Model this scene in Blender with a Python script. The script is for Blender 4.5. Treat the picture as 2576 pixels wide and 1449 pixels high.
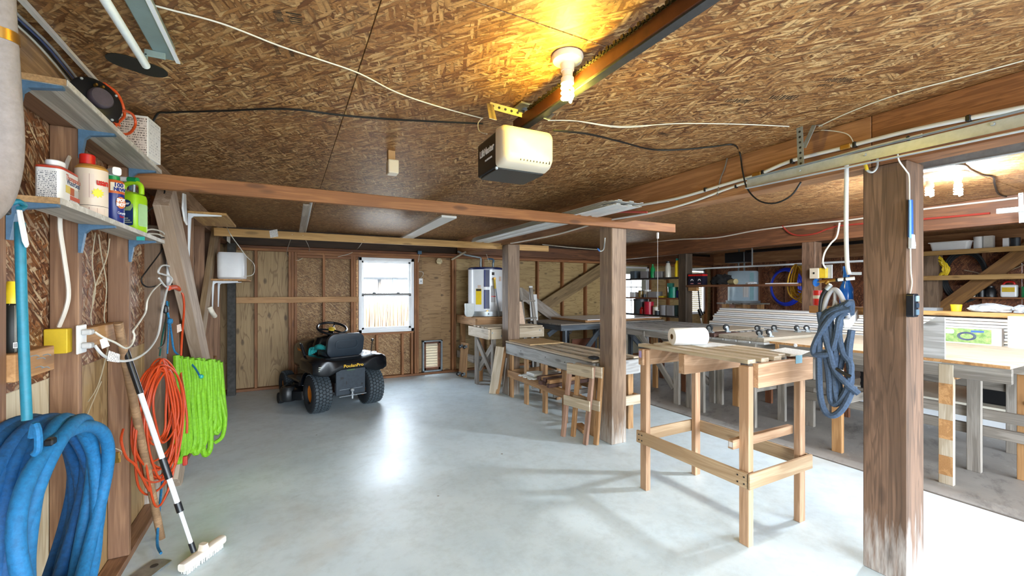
import bpy, bmesh, math, random
from mathutils import Vector as V, Matrix as M
random.seed(11)
S = bpy.context.scene
for o in list(bpy.data.objects): bpy.data.objects.remove(o)
C = S.collection
I4 = M.Identity(4)
PI = math.pi
def T(x, y=None, z=None):
    return M.Translation(V(x) if y is None else V((x, y, z)))
def RZ(a): return M.Rotation(a, 4, 'Z')
def RX(a): return M.Rotation(a, 4, 'X')
def RY(a): return M.Rotation(a, 4, 'Y')

# ---------------------------------------------------------------- camera, world, exposure
cam = bpy.data.cameras.new('camera')
co = bpy.data.objects.new('camera', cam); C.objects.link(co)
co.location = (0, 0, 1.5); co.rotation_euler = (PI/2, 0, -0.4868)
cam.sensor_width = 36; cam.lens = 36*1070/2576
cam.shift_y = (731-724.5)/2576
cam.clip_start = 0.02; cam.clip_end = 200
S.camera = co
vs = S.view_settings
vs.view_transform = 'Standard'; vs.look = 'None'; vs.gamma = 1; vs.use_curve_mapping = False
vs.exposure = 1.15
S.cycles.max_bounces = 7; S.cycles.diffuse_bounces = 4; S.cycles.glossy_bounces = 3; S.cycles.transmission_bounces = 5
w = bpy.data.worlds.new('sky'); S.world = w; w.use_nodes = True
nt = w.node_tree; bgn = nt.nodes['Background']
bgn.inputs[0].default_value = (.80, .90, 1, 1); bgn.inputs[1].default_value = 11.0
def portal(name, loc, rot, sx, sy):
    l = bpy.data.lights.new(name, 'AREA'); l.shape = 'RECTANGLE'; l.size = sx; l.size_y = sy
    l.cycles.is_portal = True
    o = bpy.data.objects.new(name, l); C.objects.link(o); o.location = loc; o.rotation_euler = rot
portal('garage_opening_portal', (.95, -2.6, 1.1), (PI/2, 0, 0), 3.3, 2.2)
portal('middle_opening_portal', (4.5, -2.6, 1.1), (PI/2, 0, 0), 2.7, 2.1)
portal('window_portal', (1.51, 7.62, 1.43), (PI/2, 0, PI), .85, 1.2)

# ---------------------------------------------------------------- helpers
WM = {}
def link(o, parent=None, mw=I4):
    C.objects.link(o)
    if parent is not None:
        o.parent = parent; o.matrix_basis = WM[parent].inverted() @ mw
    else: o.matrix_basis = mw
    WM[o] = mw.copy()
    return o
def tag(o, label, cat, group=None, kind=None):
    o['label'] = label; o['category'] = cat
    if group: o['group'] = group
    if kind: o['kind'] = kind
    return o
def thing(name, label, cat, loc=(0, 0, 0), rz=0, group=None, kind=None):
    o = bpy.data.objects.new(name, None); o.empty_display_size = .1
    link(o, None, T(loc) @ RZ(rz))
    return tag(o, label, cat, group, kind)
def fin(name, bm, m, parent=None, mw=I4, smooth=False, fix=True):
    if fix: bmesh.ops.recalc_face_normals(bm, faces=bm.faces[:])
    me = bpy.data.meshes.new(name); bm.to_mesh(me); bm.free()
    if smooth:
        me.polygons.foreach_set('use_smooth', [True]*len(me.polygons))
        try: me.set_sharp_from_angle(angle=math.radians(40))
        except Exception: pass
    me.materials.append(m)
    return link(bpy.data.objects.new(name, me), parent, mw)
def again(o, parent, mw):
    return link(o.copy(), parent, mw)
def bbox(bm, x0, x1, y0, y1, z0, z1, bev=0, seg=1):
    r = bmesh.ops.create_cube(bm, size=1, matrix=T((x0+x1)/2, (y0+y1)/2, (z0+z1)/2) @ M.Diagonal((abs(x1-x0), abs(y1-y0), abs(z1-z0), 1)))
    if bev:
        es = list({e for v in r['verts'] for e in v.link_edges})
        bmesh.ops.bevel(bm, geom=es, offset=bev, segments=seg, affect='EDGES', profile=.5)
def box(name, x0, x1, y0, y1, z0, z1, m, parent=None, mw=I4, bev=0, seg=1, smooth=False):
    """box mesh about its own centre, extents given in the frame mw"""
    bm = bmesh.new(); hx, hy, hz = abs(x1-x0)/2, abs(y1-y0)/2, abs(z1-z0)/2
    bbox(bm, -hx, hx, -hy, hy, -hz, hz, bev, seg)
    return fin(name, bm, m, parent, mw @ T((x0+x1)/2, (y0+y1)/2, (z0+z1)/2), smooth)
BC = {}
def board(name, p0, p1, w, t, m, parent=None, side=(0, 0, 1), bev=.003, base=I4):
    """plank from p0 to p1 (centre line), w along side, t across; local x runs along the grain"""
    p0, p1 = base @ V(p0), base @ V(p1); side = base.to_3x3() @ V(side)
    x = (p1-p0); L = x.length; x.normalize()
    y = (side - x*side.dot(x)).normalized(); z = x.cross(y)
    mw = M((x, y, z)).transposed().to_4x4(); mw.translation = (p0+p1)/2
    key = (round(L, 3), round(w, 3), round(t, 3), bev, m.name)
    if key in BC:
        o = bpy.data.objects.new(name, BC[key]); return link(o, parent, mw)
    bm = bmesh.new(); bbox(bm, -L/2, L/2, -w/2, w/2, -t/2, t/2, min(bev, t*.3))
    o = fin(name, bm, m, parent, mw); BC[key] = o.data
    return o
def smoothpts(pts, k=5, closed=False):
    P = [V(p) for p in pts]; n = len(P); out = []
    if n < 3: return P
    for i in range(n if closed else n-1):
        g = (lambda j: P[j % n]) if closed else (lambda j: P[max(0, min(n-1, j))])
        a, b, c, d = g(i-1), g(i), g(i+1), g(i+2)
        for s in range(k):
            t = s/k
            out.append(.5*((2*b)+(c-a)*t+(2*a-5*b+4*c-d)*t*t+(3*b-a-3*c+d)*t**3))
    if not closed: out.append(P[-1])
    return out
def sweep(bm, pts, r, n=8, closed=False, cap=True):
    P = [V(p) for p in pts]; N = len(P); rings = []
    d0 = (P[1]-P[0]).normalized()
    u = d0.orthogonal().normalized()
    for i in range(N):
        if closed: d = P[(i+1) % N]-P[i-1]
        else: d = P[min(N-1, i+1)]-P[max(0, i-1)]
        d = d.normalized() if d.length > 1e-9 else d0
        u = u - d*u.dot(d)
        u = u.normalized() if u.length > 1e-6 else d.orthogonal().normalized()
        v = d.cross(u); rr = r[i] if isinstance(r, (list, tuple)) else r
        rings.append([bm.verts.new(P[i]+(u*math.cos(2*PI*k/n)+v*math.sin(2*PI*k/n))*rr) for k in range(n)])
        d0 = d
    for i in range(N if closed else N-1):
        a, b = rings[i], rings[(i+1) % N]
        off = 0
        if closed and i == N-1:
            off = min(range(n), key=lambda q: (a[0].co-b[q].co).length)
        for k in range(n):
            bm.faces.new((a[k], a[(k+1) % n], b[(k+1+off) % n], b[(k+off) % n]))
    if cap and not closed:
        bm.faces.new(rings[0][::-1]); bm.faces.new(rings[-1])
def tube(name, pts, r, m, parent=None, n=8, k=5, closed=False, base=I4):
    P = [base @ V(p) for p in pts]
    Q = smoothpts(P, k, closed) if k > 1 else P
    c = sum(Q, V((0, 0, 0)))/len(Q); bm = bmesh.new()
    if isinstance(r, (list, tuple)) and len(r) != len(Q): r = [r[min(len(r)-1, int(i/len(Q)*len(r)))] for i in range(len(Q))]
    sweep(bm, [q-c for q in Q], r, n, closed)
    return fin(name, bm, m, parent, T(c), True)
def lathebm(bm, prof, n=24, mat=I4):
    rings = []
    for r, z in prof:
        rings.append([bm.verts.new(mat @ V((max(r, 1e-4)*math.cos(2*PI*k/n), max(r, 1e-4)*math.sin(2*PI*k/n), z))) for k in range(n)])
    for a, b in zip(rings, rings[1:]):
        for k in range(n): bm.faces.new((a[k], a[(k+1) % n], b[(k+1) % n], b[k]))
    bm.faces.new(rings[0][::-1]); bm.faces.new(rings[-1])
def lathe(name, prof, m, parent=None, mw=I4, n=24):
    bm = bmesh.new(); lathebm(bm, prof, n)
    return fin(name, bm, m, parent, mw, True)
def prism(name, poly, d, m, parent=None, mw=I4, bev=0, smooth=False):
    """polygon in local xy, extruded 0..d along local z"""
    bm = bmesh.new()
    vs_ = [bm.verts.new((x, y, 0)) for x, y in poly]; f = bm.faces.new(vs_)
    r = bmesh.ops.extrude_face_region(bm, geom=[f])
    bmesh.ops.translate(bm, vec=(0, 0, d), verts=[g for g in r['geom'] if isinstance(g, bmesh.types.BMVert)])
    if bev: bmesh.ops.bevel(bm, geom=bm.edges[:], offset=bev, segments=2, affect='EDGES', profile=.5)
    return fin(name, bm, m, parent, mw, smooth)
def rrect(w, h, r, n=4, cx=0, cy=0):
    out = []
    for (sx, sy, a) in ((1, 1, 0), (-1, 1, PI/2), (-1, -1, PI), (1, -1, 1.5*PI)):
        for i in range(n+1):
            t = a+PI/2*i/n; out.append((cx+sx*(w/2-r)+r*math.cos(t), cy+sy*(h/2-r)+r*math.sin(t)))
    return out
def loft(name, secs, m, parent=None, mw=I4, smooth=True):
    """closed rings of equal length joined in order, ends capped"""
    bm = bmesh.new(); R_ = [[bm.verts.new(p) for p in s] for s in secs]; n = len(R_[0])
    for a, b in zip(R_, R_[1:]):
        for k in range(n): bm.faces.new((a[k], a[(k+1) % n], b[(k+1) % n], b[k]))
    bm.faces.new(R_[0][::-1]); bm.faces.new(R_[-1])
    return fin(name, bm, m, parent, mw, smooth)
def text(name, s, size, m, parent, mw, ext=.0006, sx=1, bold=0):
    cu = bpy.data.curves.new(name, 'FONT'); cu.body = s; cu.size = size; cu.extrude = ext; cu.offset = bold
    cu.align_x = 'CENTER'; cu.align_y = 'CENTER'; cu.resolution_u = 3
    t = bpy.data.objects.new('tmp', cu); C.objects.link(t)
    me = bpy.data.meshes.new_from_object(t); bpy.data.objects.remove(t)
    me.materials.clear(); me.materials.append(m); me.name = name
    return link(bpy.data.objects.new(name, me), parent, mw @ M.Diagonal((sx, 1, 1, 1)))
def frame(o, x, z):
    """matrix with local x along x, local z along z (text reads along x, faces z)"""
    x = V(x).normalized(); z = V(z); z = (z-x*z.dot(x)).normalized(); y = z.cross(x)
    mw = M((x, y, z)).transposed().to_4x4(); mw.translation = V(o); return mw
def catenary(a, b, sag, n=6):
    a, b = V(a), V(b)
    return [a.lerp(b, i/n)-V((0, 0, sag*4*(i/n)*(1-i/n))) for i in range(n+1)]

# ---------------------------------------------------------------- materials
def lin(c):
    if isinstance(c, str): c = tuple(int(c[i:i+2], 16) for i in (0, 2, 4))
    return tuple(((v/255)/12.92 if v/255 <= .04045 else ((v/255+.055)/1.055)**2.4) for v in c)+(1,)
class NT:
    def __init__(s, name):
        s.m = bpy.data.materials.new(name); s.m.use_nodes = True
        s.t = s.m.node_tree; s.b = s.t.nodes['Principled BSDF']
    def n(s, ty, **kw):
        x = s.t.nodes.new('ShaderNode'+ty)
        for k, v in kw.items():
            if k.startswith('i_'): x.inputs[k[2:].replace('_', ' ')].default_value = v
            else: setattr(x, k, v)
        return x
    def l(s, a, b): s.t.links.new(a, b)
    def coords(s, scale=(1, 1, 1), rot=(0, 0, 0), rnd=True):
        tc = s.n('TexCoord'); mp = s.n('Mapping', vector_type='TEXTURE'); mp.inputs['Scale'].default_value = tuple(1/k for k in scale); mp.inputs['Rotation'].default_value = rot
        if rnd:
            oi = s.n('ObjectInfo'); mu = s.n('VectorMath', operation='SCALE'); mu.inputs[0].default_value = (17.3, 29.1, 41.7)
            s.l(oi.outputs['Random'], mu.inputs['Scale'])
            ad = s.n('VectorMath', operation='ADD'); s.l(tc.outputs['Object'], ad.inputs[0]); s.l(mu.outputs[0], ad.inputs[1])
            s.l(ad.outputs[0], mp.inputs[0])
        else: s.l(tc.outputs['Object'], mp.inputs[0])
        return mp.outputs[0]
    def noise(s, vec, scale=1, detail=4, rough=.6, dist=0):
        x = s.n('TexNoise'); x.inputs['Scale'].default_value = scale; x.inputs['Detail'].default_value = detail
        x.inputs['Roughness'].default_value = rough; x.inputs['Distortion'].default_value = dist
        s.l(vec, x.inputs['Vector']); return x
    def ramp(s, fac, stops):
        r = s.n('ValToRGB'); e = r.color_ramp.elements
        while len(e) < len(stops): e.new(.5)
        for q, (p, c) in zip(e, stops): q.position = p; q.color = c
        s.l(fac, r.inputs[0]); return r.outputs[0]
    def mix(s, fac, a, b, mode='MIX'):
        x = s.n('Mix', data_type='RGBA', blend_type=mode)
        for inp, v in ((x.inputs[0], fac), (x.inputs[6], a), (x.inputs[7], b)):
            if hasattr(v, 'links'): s.l(v, inp)
            else: inp.default_value = v
        return x.outputs[2]
    def bump(s, h, st=.2, d=.01):
        b = s.n('Bump'); b.inputs['Strength'].default_value = st; b.inputs['Distance'].default_value = d
        s.l(h, b.inputs['Height']); s.l(b.outputs[0], s.b.inputs['Normal'])
    def rand_value(s, col, amt):
        oi = s.n('ObjectInfo'); mr = s.n('MapRange'); mr.inputs[3].default_value = 1-amt; mr.inputs[4].default_value = 1+amt
        s.l(oi.outputs['Random'], mr.inputs[0])
        hv = s.n('HueSaturation'); s.l(mr.outputs[0], hv.inputs['Value']); s.l(col, hv.inputs['Color'])
        return hv.outputs[0]
    def done(s, col, rough=.6, metal=0, spec=None):
        if hasattr(col, 'links'): s.l(col, s.b.inputs['Base Color'])
        else: s.b.inputs['Base Color'].default_value = col
        s.b.inputs['Roughness'].default_value = rough; s.b.inputs['Metallic'].default_value = metal
        if spec is not None: s.b.inputs['Specular IOR Level'].default_value = spec
        return s.m
def plain(name, c, rough=.5, metal=0, var=.06, scale=14, bump=0, spec=None):
    q = NT(name); v = q.coords((1, 1, 1)); nz = q.noise(v, scale, 5, .65)
    c = lin(c); d = tuple(max(0, k*(1-var*1.6)) for k in c[:3])+(1,); l = tuple(min(1, k*(1+var)) for k in c[:3])+(1,)
    col = q.ramp(nz.outputs[0], [(.3, d), (.7, l)])
    if bump: q.bump(nz.outputs[0], bump, .004)
    return q.done(col, rough, metal, spec)
def wood(name, light, dark, rough=.62, rings=1.0, knots=.5, var=.12, stain=None, spots=None, lines=0):
    q = NT(name); L, D = [tuple(k*.84 for k in lin(c)[:3])+(1,) for c in (light, dark)]
    v = q.coords((1.0, 11, 11)); wv = q.noise(v, 1.6*rings, 2, .5, .6)
    sa = q.n('Math', operation='MULTIPLY'); sa.inputs[1].default_value = 13; q.l(wv.outputs[0], sa.inputs[0])
    fr = q.n('Math', operation='SINE'); q.l(sa.outputs[0], fr.inputs[0])
    g = q.ramp(fr.outputs[0], [(0.0, (0, 0, 0, 1)), (.75, (1, 1, 1, 1))])
    v2 = q.coords((3, 120, 120)); f2 = q.noise(v2, 1, 3, .7)
    base = q.mix(g, q.mix(.55, L, D), L)
    if lines:
        w2 = q.noise(q.coords((.4, 6.5, 6.5)), 1.5*rings, 3, .5, 1.0); s2 = q.n('Math', operation='MULTIPLY'); s2.inputs[1].default_value = 46; q.l(w2.outputs[0], s2.inputs[0])
        c2 = q.n('Math', operation='SINE'); q.l(s2.outputs[0], c2.inputs[0])
        base = q.mix(q.ramp(c2.outputs[0], [(.55, (0, 0, 0, 1)), (.95, (lines,)*3+(1,))]), base, tuple(k*.5 for k in D[:3])+(1,))
    col = q.mix(q.ramp(f2.outputs[0], [(.35, (.55, .55, .55, 1)), (.62, (0, 0, 0, 1))]), base, D)
    v3 = q.coords((2.6, 9, 9)); vo = q.n('TexVoronoi'); vo.inputs['Scale'].default_value = 1; q.l(v3, vo.inputs['Vector'])
    kd = tuple(k*.28 for k in D[:3])+(1,)
    k = q.ramp(vo.outputs['Distance'], [(.0, (knots,)*3+(1,)), (.13, (knots*.7,)*3+(1,)), (.2, (0, 0, 0, 1))])
    col = q.mix(k, col, kd)
    if spots:
        v4 = q.coords((6, 6, 6)); n4 = q.noise(v4, 1.2, 5, .7)
        col = q.mix(q.ramp(n4.outputs[0], [(.5, (0, 0, 0, 1)), (.72, (.75, .75, .75, 1))]), col, lin(spots))
    if stain:  # whitish mineral bloom near the floor: a mark of its own at the foot of the timber
        geo = q.n('NewGeometry'); sp = q.n('SeparateXYZ'); q.l(geo.outputs['Position'], sp.inputs[0])
        v5 = q.coords((3, 34, 34)); n5 = q.noise(v5, 1, 4, .65)
        ma = q.n('Math', operation='MULTIPLY_ADD'); q.l(n5.outputs[0], ma.inputs[0]); ma.inputs[1].default_value = -1.15; q.l(sp.outputs[2], ma.inputs[2])
        mr = q.n('MapRange'); q.l(ma.outputs[0], mr.inputs[0]); mr.inputs[1].default_value = -.66; mr.inputs[2].default_value = -.30; mr.inputs[3].default_value = .9; mr.inputs[4].default_value = 0
        col = q.mix(mr.outputs[0], col, lin(stain))
    col = q.rand_value(col, var); q.bump(f2.outputs[0], .25, .002)
    return q.done(col, rough)
def osb(name, c0, c1, c2, rough=.5, sc=1.0, var=.04):
    """strand board: three layers of long cells lying at different angles"""
    q = NT(name); cols = []; edges = []
    for a, s, px in ((.2, 1, 0), (-.65, 1.15, 5), (1.25, .9, 9), (2.2, 1.05, 13)):
        v = q.coords((12.5*s*sc, 76*s*sc, 3), (0, 0, a)); nz = q.noise(v, .55, 2, .5)
        ad = q.n('VectorMath', operation='MULTIPLY_ADD'); ad.inputs[1].default_value = (1.6, 1.6, 0); q.l(nz.outputs[1], ad.inputs[0]); q.l(v, ad.inputs[2])
        vo = q.n('TexVoronoi'); vo.inputs['Scale'].default_value = 1; vo.inputs['Randomness'].default_value = 1; q.l(ad.outputs[0], vo.inputs['Vector'])
        sp = q.n('SeparateColor'); q.l(vo.outputs['Color'], sp.inputs[0]); cols.append(sp)
        edges.append(vo.outputs['Distance'])
    A, B, D = [tuple(k*.84 for k in lin(c)[:3])+(1,) for c in (c0, c1, c2)]
    st = [(0, D), (.22, tuple(.5*(a+d) for a, d in zip(A, D))), (.5, A), (.8, tuple(.5*(a+b) for a, b in zip(A, B))), (1, B)]
    r = [q.ramp(c.outputs[0], st) for c in cols]
    s1 = q.ramp(cols[1].outputs[1], [(.5, (0, 0, 0, 1)), (.52, (1, 1, 1, 1))])
    s2 = q.ramp(cols[2].outputs[1], [(.6, (0, 0, 0, 1)), (.62, (1, 1, 1, 1))])
    s3 = q.ramp(cols[3].outputs[1], [(.6, (0, 0, 0, 1)), (.62, (1, 1, 1, 1))])
    col = q.mix(s3, q.mix(s2, q.mix(s1, r[0], r[1]), r[2]), r[3])
    e = q.mix(s3, q.mix(s2, q.mix(s1, edges[0], edges[1]), edges[2]), edges[3])
    col = q.mix(q.ramp(e, [(.42, (0, 0, 0, 1)), (.8, (.8, .8, .8, 1))]), col, tuple(k*.45 for k in D[:3])+(1,))
    vb = q.coords((1.3, 1.3, 1.3)); nb = q.noise(vb, 1, 3, .6)
    col = q.mix(q.ramp(nb.outputs[0], [(.35, (.35, .35, .35, 1)), (.65, (0, 0, 0, 1))]), col, q.mix(.5, A, D))
    vf = q.coords((150, 150, 150)); nf = q.noise(vf, 1, 2, .6)
    col = q.mix(.3, col, q.ramp(nf.outputs[0], [(.3, (.25, .25, .25, 1)), (.7, (.9, .9, .9, 1))]), 'OVERLAY')
    col = q.rand_value(col, var); q.bump(e, .3, .002)
    return q.done(col, rough)
def ply(name, light, dark, rough=.6, sc=1.0, var=.08, spots=True):
    """rotary cut plywood: broad wavy cathedral bands along local x"""
    q = NT(name); L, D = [tuple(k*.85 for k in lin(c)[:3])+(1,) for c in (light, dark)]
    v = q.coords((1.1*sc, 7*sc, 7*sc)); n1 = q.noise(v, 1.1, 2, .45, 1.2)
    m1 = q.n('Math', operation='MULTIPLY'); m1.inputs[1].default_value = 30; q.l(n1.outputs[0], m1.inputs[0])
    si = q.n('Math', operation='SINE'); q.l(m1.outputs[0], si.inputs[0])
    g = q.ramp(si.outputs[0], [(.55, (0, 0, 0, 1)), (1, (.62, .62, .62, 1))])
    v2 = q.coords((2, 70, 70)); f = q.noise(v2, 1, 3, .7)
    col = q.mix(g, L, D); col = q.mix(q.ramp(f.outputs[0], [(.3, (.35, .35, .35, 1)), (.6, (0, 0, 0, 1))]), col, D)
    v3 = q.coords((1.5, 1.5, 1.5)); n3 = q.noise(v3, 1, 4, .6)
    col = q.mix(q.ramp(n3.outputs[0], [(.45, (0, 0, 0, 1)), (.75, (.5, .5, .5, 1))]), col, q.mix(.6, L, D))
    if spots:
        v4 = q.coords((3, 6, 6)); vo = q.n('TexVoronoi'); vo.inputs['Scale'].default_value = 1; q.l(v4, vo.inputs['Vector'])
        col = q.mix(q.ramp(vo.outputs['Distance'], [(0, (.8, .8, .8, 1)), (.1, (.6, .6, .6, 1)), (.17, (0, 0, 0, 1))]), col, tuple(k*.3 for k in D[:3])+(1,))
    col = q.rand_value(col, var)
    return q.done(col, rough)
def glow(name, c, s):
    q = NT(name); q.b.inputs['Emission Color'].default_value = lin(c); q.b.inputs['Emission Strength'].default_value = s
    return q.done(lin(c), .4)
def printed(name, base, ink, rows=40, dens=.5, rough=.5):
    """small-print paper: rows of broken dark dashes"""
    q = NT(name); v = q.coords((1, 1, 1), rnd=False); sp = q.n('SeparateXYZ'); q.l(v, sp.inputs[0])
    my = q.n('Math', operation='MULTIPLY'); my.inputs[1].default_value = rows; q.l(sp.outputs[1], my.inputs[0])
    fy = q.n('Math', operation='FRACT'); q.l(my.outputs[0], fy.inputs[0])
    fl_ = q.n('Math', operation='FLOOR'); q.l(my.outputs[0], fl_.inputs[0])
    cb = q.n('CombineXYZ'); mx = q.n('Math', operation='MULTIPLY'); mx.inputs[1].default_value = rows*1.6; q.l(sp.outputs[0], mx.inputs[0])
    q.l(mx.outputs[0], cb.inputs[0]); ff = q.n('Math', operation='MULTIPLY'); ff.inputs[1].default_value = 3.7; q.l(fl_.outputs[0], ff.inputs[0]); q.l(ff.outputs[0], cb.inputs[1])
    nz = q.noise(cb.outputs[0], 1, 2, .8)
    a = q.n('Math', operation='GREATER_THAN'); a.inputs[1].default_value = .5; q.l(fy.outputs[0], a.inputs[0])
    b = q.n('Math', operation='GREATER_THAN'); b.inputs[1].default_value = 1-dens; q.l(nz.outputs[0], b.inputs[0])
    c = q.n('Math', operation='MULTIPLY'); q.l(a.outputs[0], c.inputs[0]); q.l(b.outputs[0], c.inputs[1])
    return q.done(q.mix(c.outputs[0], lin(base), lin(ink)), rough)

OSB_C = osb('ceiling_strand_board', 'ac7a46', 'd8b27c', '623618', .5)
OSB_W = osb('wall_strand_board', 'b48a56', 'd8b480', '744a24', .6, 1.3)
OSB_L = osb('whitish_lit_board', '9a6238', 'dcc6a4', '4c2410', .6, 1.1)  # reddish brown board; whitish light on the left wall put into its flakes
PLY_W = ply('wall_plywood', 'b99a6c', '7c5c36')
PLY_Y = ply('pale_wall_plywood', 'ba9e6c', '7e6238', sc=1.3)
PLY_G = ply('end_wall_plywood', 'b08c5e', '6e4c2a', sc=1.2)
PLY_P = ply('pale_lit_plywood', 'e2d6bc', 'bca680', spots=False)  # pale sheet, its colour lightened further for the strong light there
STUD = wood('framing_lumber', 'b07848', '7e4c28', knots=.5)
STUD_P = wood('pale_lumber', 'c99a66', '9c6c3c', knots=.6)
STUD_R = wood('reddish_lumber', '8e5a38', '5e3420', knots=.4)
LEFTW = wood('left_wall_lumber', 'a07a5c', '6c4a34', knots=.6)
GREYB = wood('grey_board', 'bdb2a6', '8c7e70', knots=.5)
JOIST = wood('orange_joist_lumber', 'a87040', '7c4a24', knots=.7)
JOIST_P = wood('yellow_joist_lumber', 'cfa568', 'a47a44', knots=.6)
POST = wood('weathered_post', '8c6c56', '5a4434', knots=.6, lines=.5, stain='c9c2bc')
POST_G = wood('pale_post', '9a8068', '6c5440', knots=.4, lines=.3, stain='b0aaa2')
POST_D = wood('dark_post', '5a4c3e', '33291f', knots=.3)
BEAM = wood('beam_lumber', 'c08c60', '8c5e3c', knots=.5, lines=.25)
BEAM_D = wood('dark_beam_lumber', '8a5a38', '54321e', knots=.5)
TABLE = wood('work_table_lumber', 'c79c6c', '946a42', knots=.5)
TABLE_L = wood('light_slat_lumber', 'd6c8b2', 'ac987a', knots=.5)
OLDW = wood('weathered_grey_lumber', 'a8a096', '6e665c', knots=.5)
OLDP = wood('whitewashed_lumber', 'c6c8c8', '96948f', knots=.7)
BLUEG = wood('blue_grey_lumber', '6c7680', '3e444c', knots=.3)
WHITEW = wood('white_painted_wood', 'e4e0d8', 'b4aca0', knots=.15, var=.04)
SHELFW = wood('whitewashed_shelf', 'cdc6ba', '9a9082', knots=.1, var=.04)
ENDG = plain('end_grain', 'a8845a', .8, 0, .25, 90)
WHITE = plain('white_plastic', 'e8e9ea', .35, 0, .02)
WHITE_M = plain('white_enamel', 'e6eaee', .25, 0, .02)
CREAM = plain('cream_plastic', 'c8bca8', .4, 0, .02)
VINYL = plain('white_vinyl', 'd6d8d8', .4, 0, .03)
VINYL_W = plain('warm_white_vinyl', 'd8d0c4', .45, 0, .03)
BLACK = plain('black_plastic', '14161a', .35, 0, .1)
BLACKR = plain('black_rubber', '1b1e21', .75, 0, .15, 60)
DKGREY = plain('dark_grey_metal', '3a3f45', .45, .4, .12, 30)
GALV = plain('galvanised_steel', '8f979b', .42, .45, .12, 30)
GALV_L = plain('bright_galvanised_steel', 'b4babd', .36, .4, .08, 30)
STEELB = plain('blue_painted_steel', '50708c', .45, .2, .15, 40)
BRASS = plain('brass', 'b98f4a', .35, .9, .1)
CABLE_W = plain('white_cable', 'd8d4c8', .5, 0, .05)
CABLE_K = plain('black_cable', '101010', .55, 0, .1)
ROPE_T = plain('teal_hose', '17758c', .5, 0, .12, 50)
GLASS_D = plain('dark_glass', '203040', .15, 0, .05)
PAPER = plain('white_paper', 'eceae4', .8, 0, .03)
NEWS = printed('newsprint', 'dcdedc', '6a7076', 160, .45, .8)
SMALLP = printed('small_print_label', 'd9d5d2', '5c6068', 170, .5)
SMALLT = printed('small_print_tan_label', 'd9c4b4', '8a6458', 150, .42)
INK = plain('black_ink', '2a2622', .7, 0, .1)
INKOSB = plain('faded_stamp_ink', '33281c', .8, 0, .3, 60)
YELLOW = plain('yellow_plastic', 'd0b028', .45, 0, .1)
YELLOWB = plain('bright_yellow', 'f0cf2a', .4, 0, .05)
RED = plain('red_plastic', 'c22018', .35, 0, .05)
GREENC = plain('green_plastic', '128a4a', .35, 0, .06)
BLUEP = plain('blue_plastic', '1d5fae', .35, 0, .1)
TEALG = plain('teal_plastic', '1a9a90', .4, 0, .1)

# ---------------------------------------------------------------- floor
def floor_mat():
    q = NT('painted_concrete'); v = q.coords((1, 1, 1), rnd=False)
    a = q.noise(v, 1.3, 6, .6); b = q.noise(v, 9, 6, .7); d = q.noise(v, .55, 4, .55, .6)
    col = q.ramp(a.outputs[0], [(.3, lin('c4d6e0')), (.5, lin('d2e2ea')), (.7, lin('dceaf0'))])
    col = q.mix(q.ramp(b.outputs[0], [(.3, (.35, .35, .35, 1)), (.55, (0, 0, 0, 1))]), col, lin('a8b4b6'))
    col = q.mix(q.ramp(d.outputs[0], [(.60, (0, 0, 0, 1)), (.76, (.55, .55, .55, 1))]), col, lin('b3a286'))
    vo = q.n('TexVoronoi'); vo.inputs['Scale'].default_value = 2.3; q.l(v, vo.inputs['Vector'])
    col = q.mix(q.ramp(vo.outputs['Distance'], [(0, (1, 1, 1, 1)), (.018, (.8, .8, .8, 1)), (.03, (0, 0, 0, 1))]), col, lin('6a6258'))
    sc = q.noise(q.coords((2.2, 16, 1), (0, 0, .5), False), 1.2, 6, .75)
    col = q.mix(q.ramp(sc.outputs[0], [(.62, (0, 0, 0, 1)), (.75, (.4, .4, .4, 1))]), col, lin('9aa6aa'))
    q.bump(b.outputs[0], .05, .002)
    rr = q.ramp(a.outputs[0], [(.3, (.34, .34, .34, 1)), (.7, (.46, .46, .46, 1))])
    q.l(rr, q.b.inputs['Roughness']); q.l(col, q.b.inputs['Base Color']); return q.m
def slab_mat():
    q = NT('bare_concrete'); v = q.coords((1, 1, 1), rnd=False)
    a = q.noise(v, 1.6, 6, .65); b = q.noise(q.coords((1.1, 2.6, 1), (0, 0, .4), False), 1.3, 7, .75)
    col = q.ramp(a.outputs[0], [(.3, lin('8d8a86')), (.7, lin('aaa7a2'))])
    col = q.mix(q.ramp(b.outputs[0], [(.52, (0, 0, 0, 1)), (.7, (.8, .8, .8, 1))]), col, lin('4c4a48'))
    col = q.mix(q.ramp(b.outputs[0], [(.3, (.7, .7, .7, 1)), (.42, (0, 0, 0, 1))]), col, lin('c4c8c8'))
    return q.done(col, .5)
FLOORM, SLABM = floor_mat(), slab_mat()
fl_o = box('floor', -1.05, 4.22, -2.7, 7.7, -.1, 0, FLOORM)
tag(fl_o, 'blue white painted concrete garage floor with scuffs and tan stains', 'floor', kind='structure')
box('bare_slab', 4.255, 10.0, -2.7, 7.7, -.1, 0, SLABM, fl_o)['label'] = 'unpainted grey brown slab with black stains under the tables'
box('slab_joint', 4.22, 4.255, -2.7, 7.7, -.1, -.004, plain('joint_filler', '5c544c', .8), fl_o)

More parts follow.
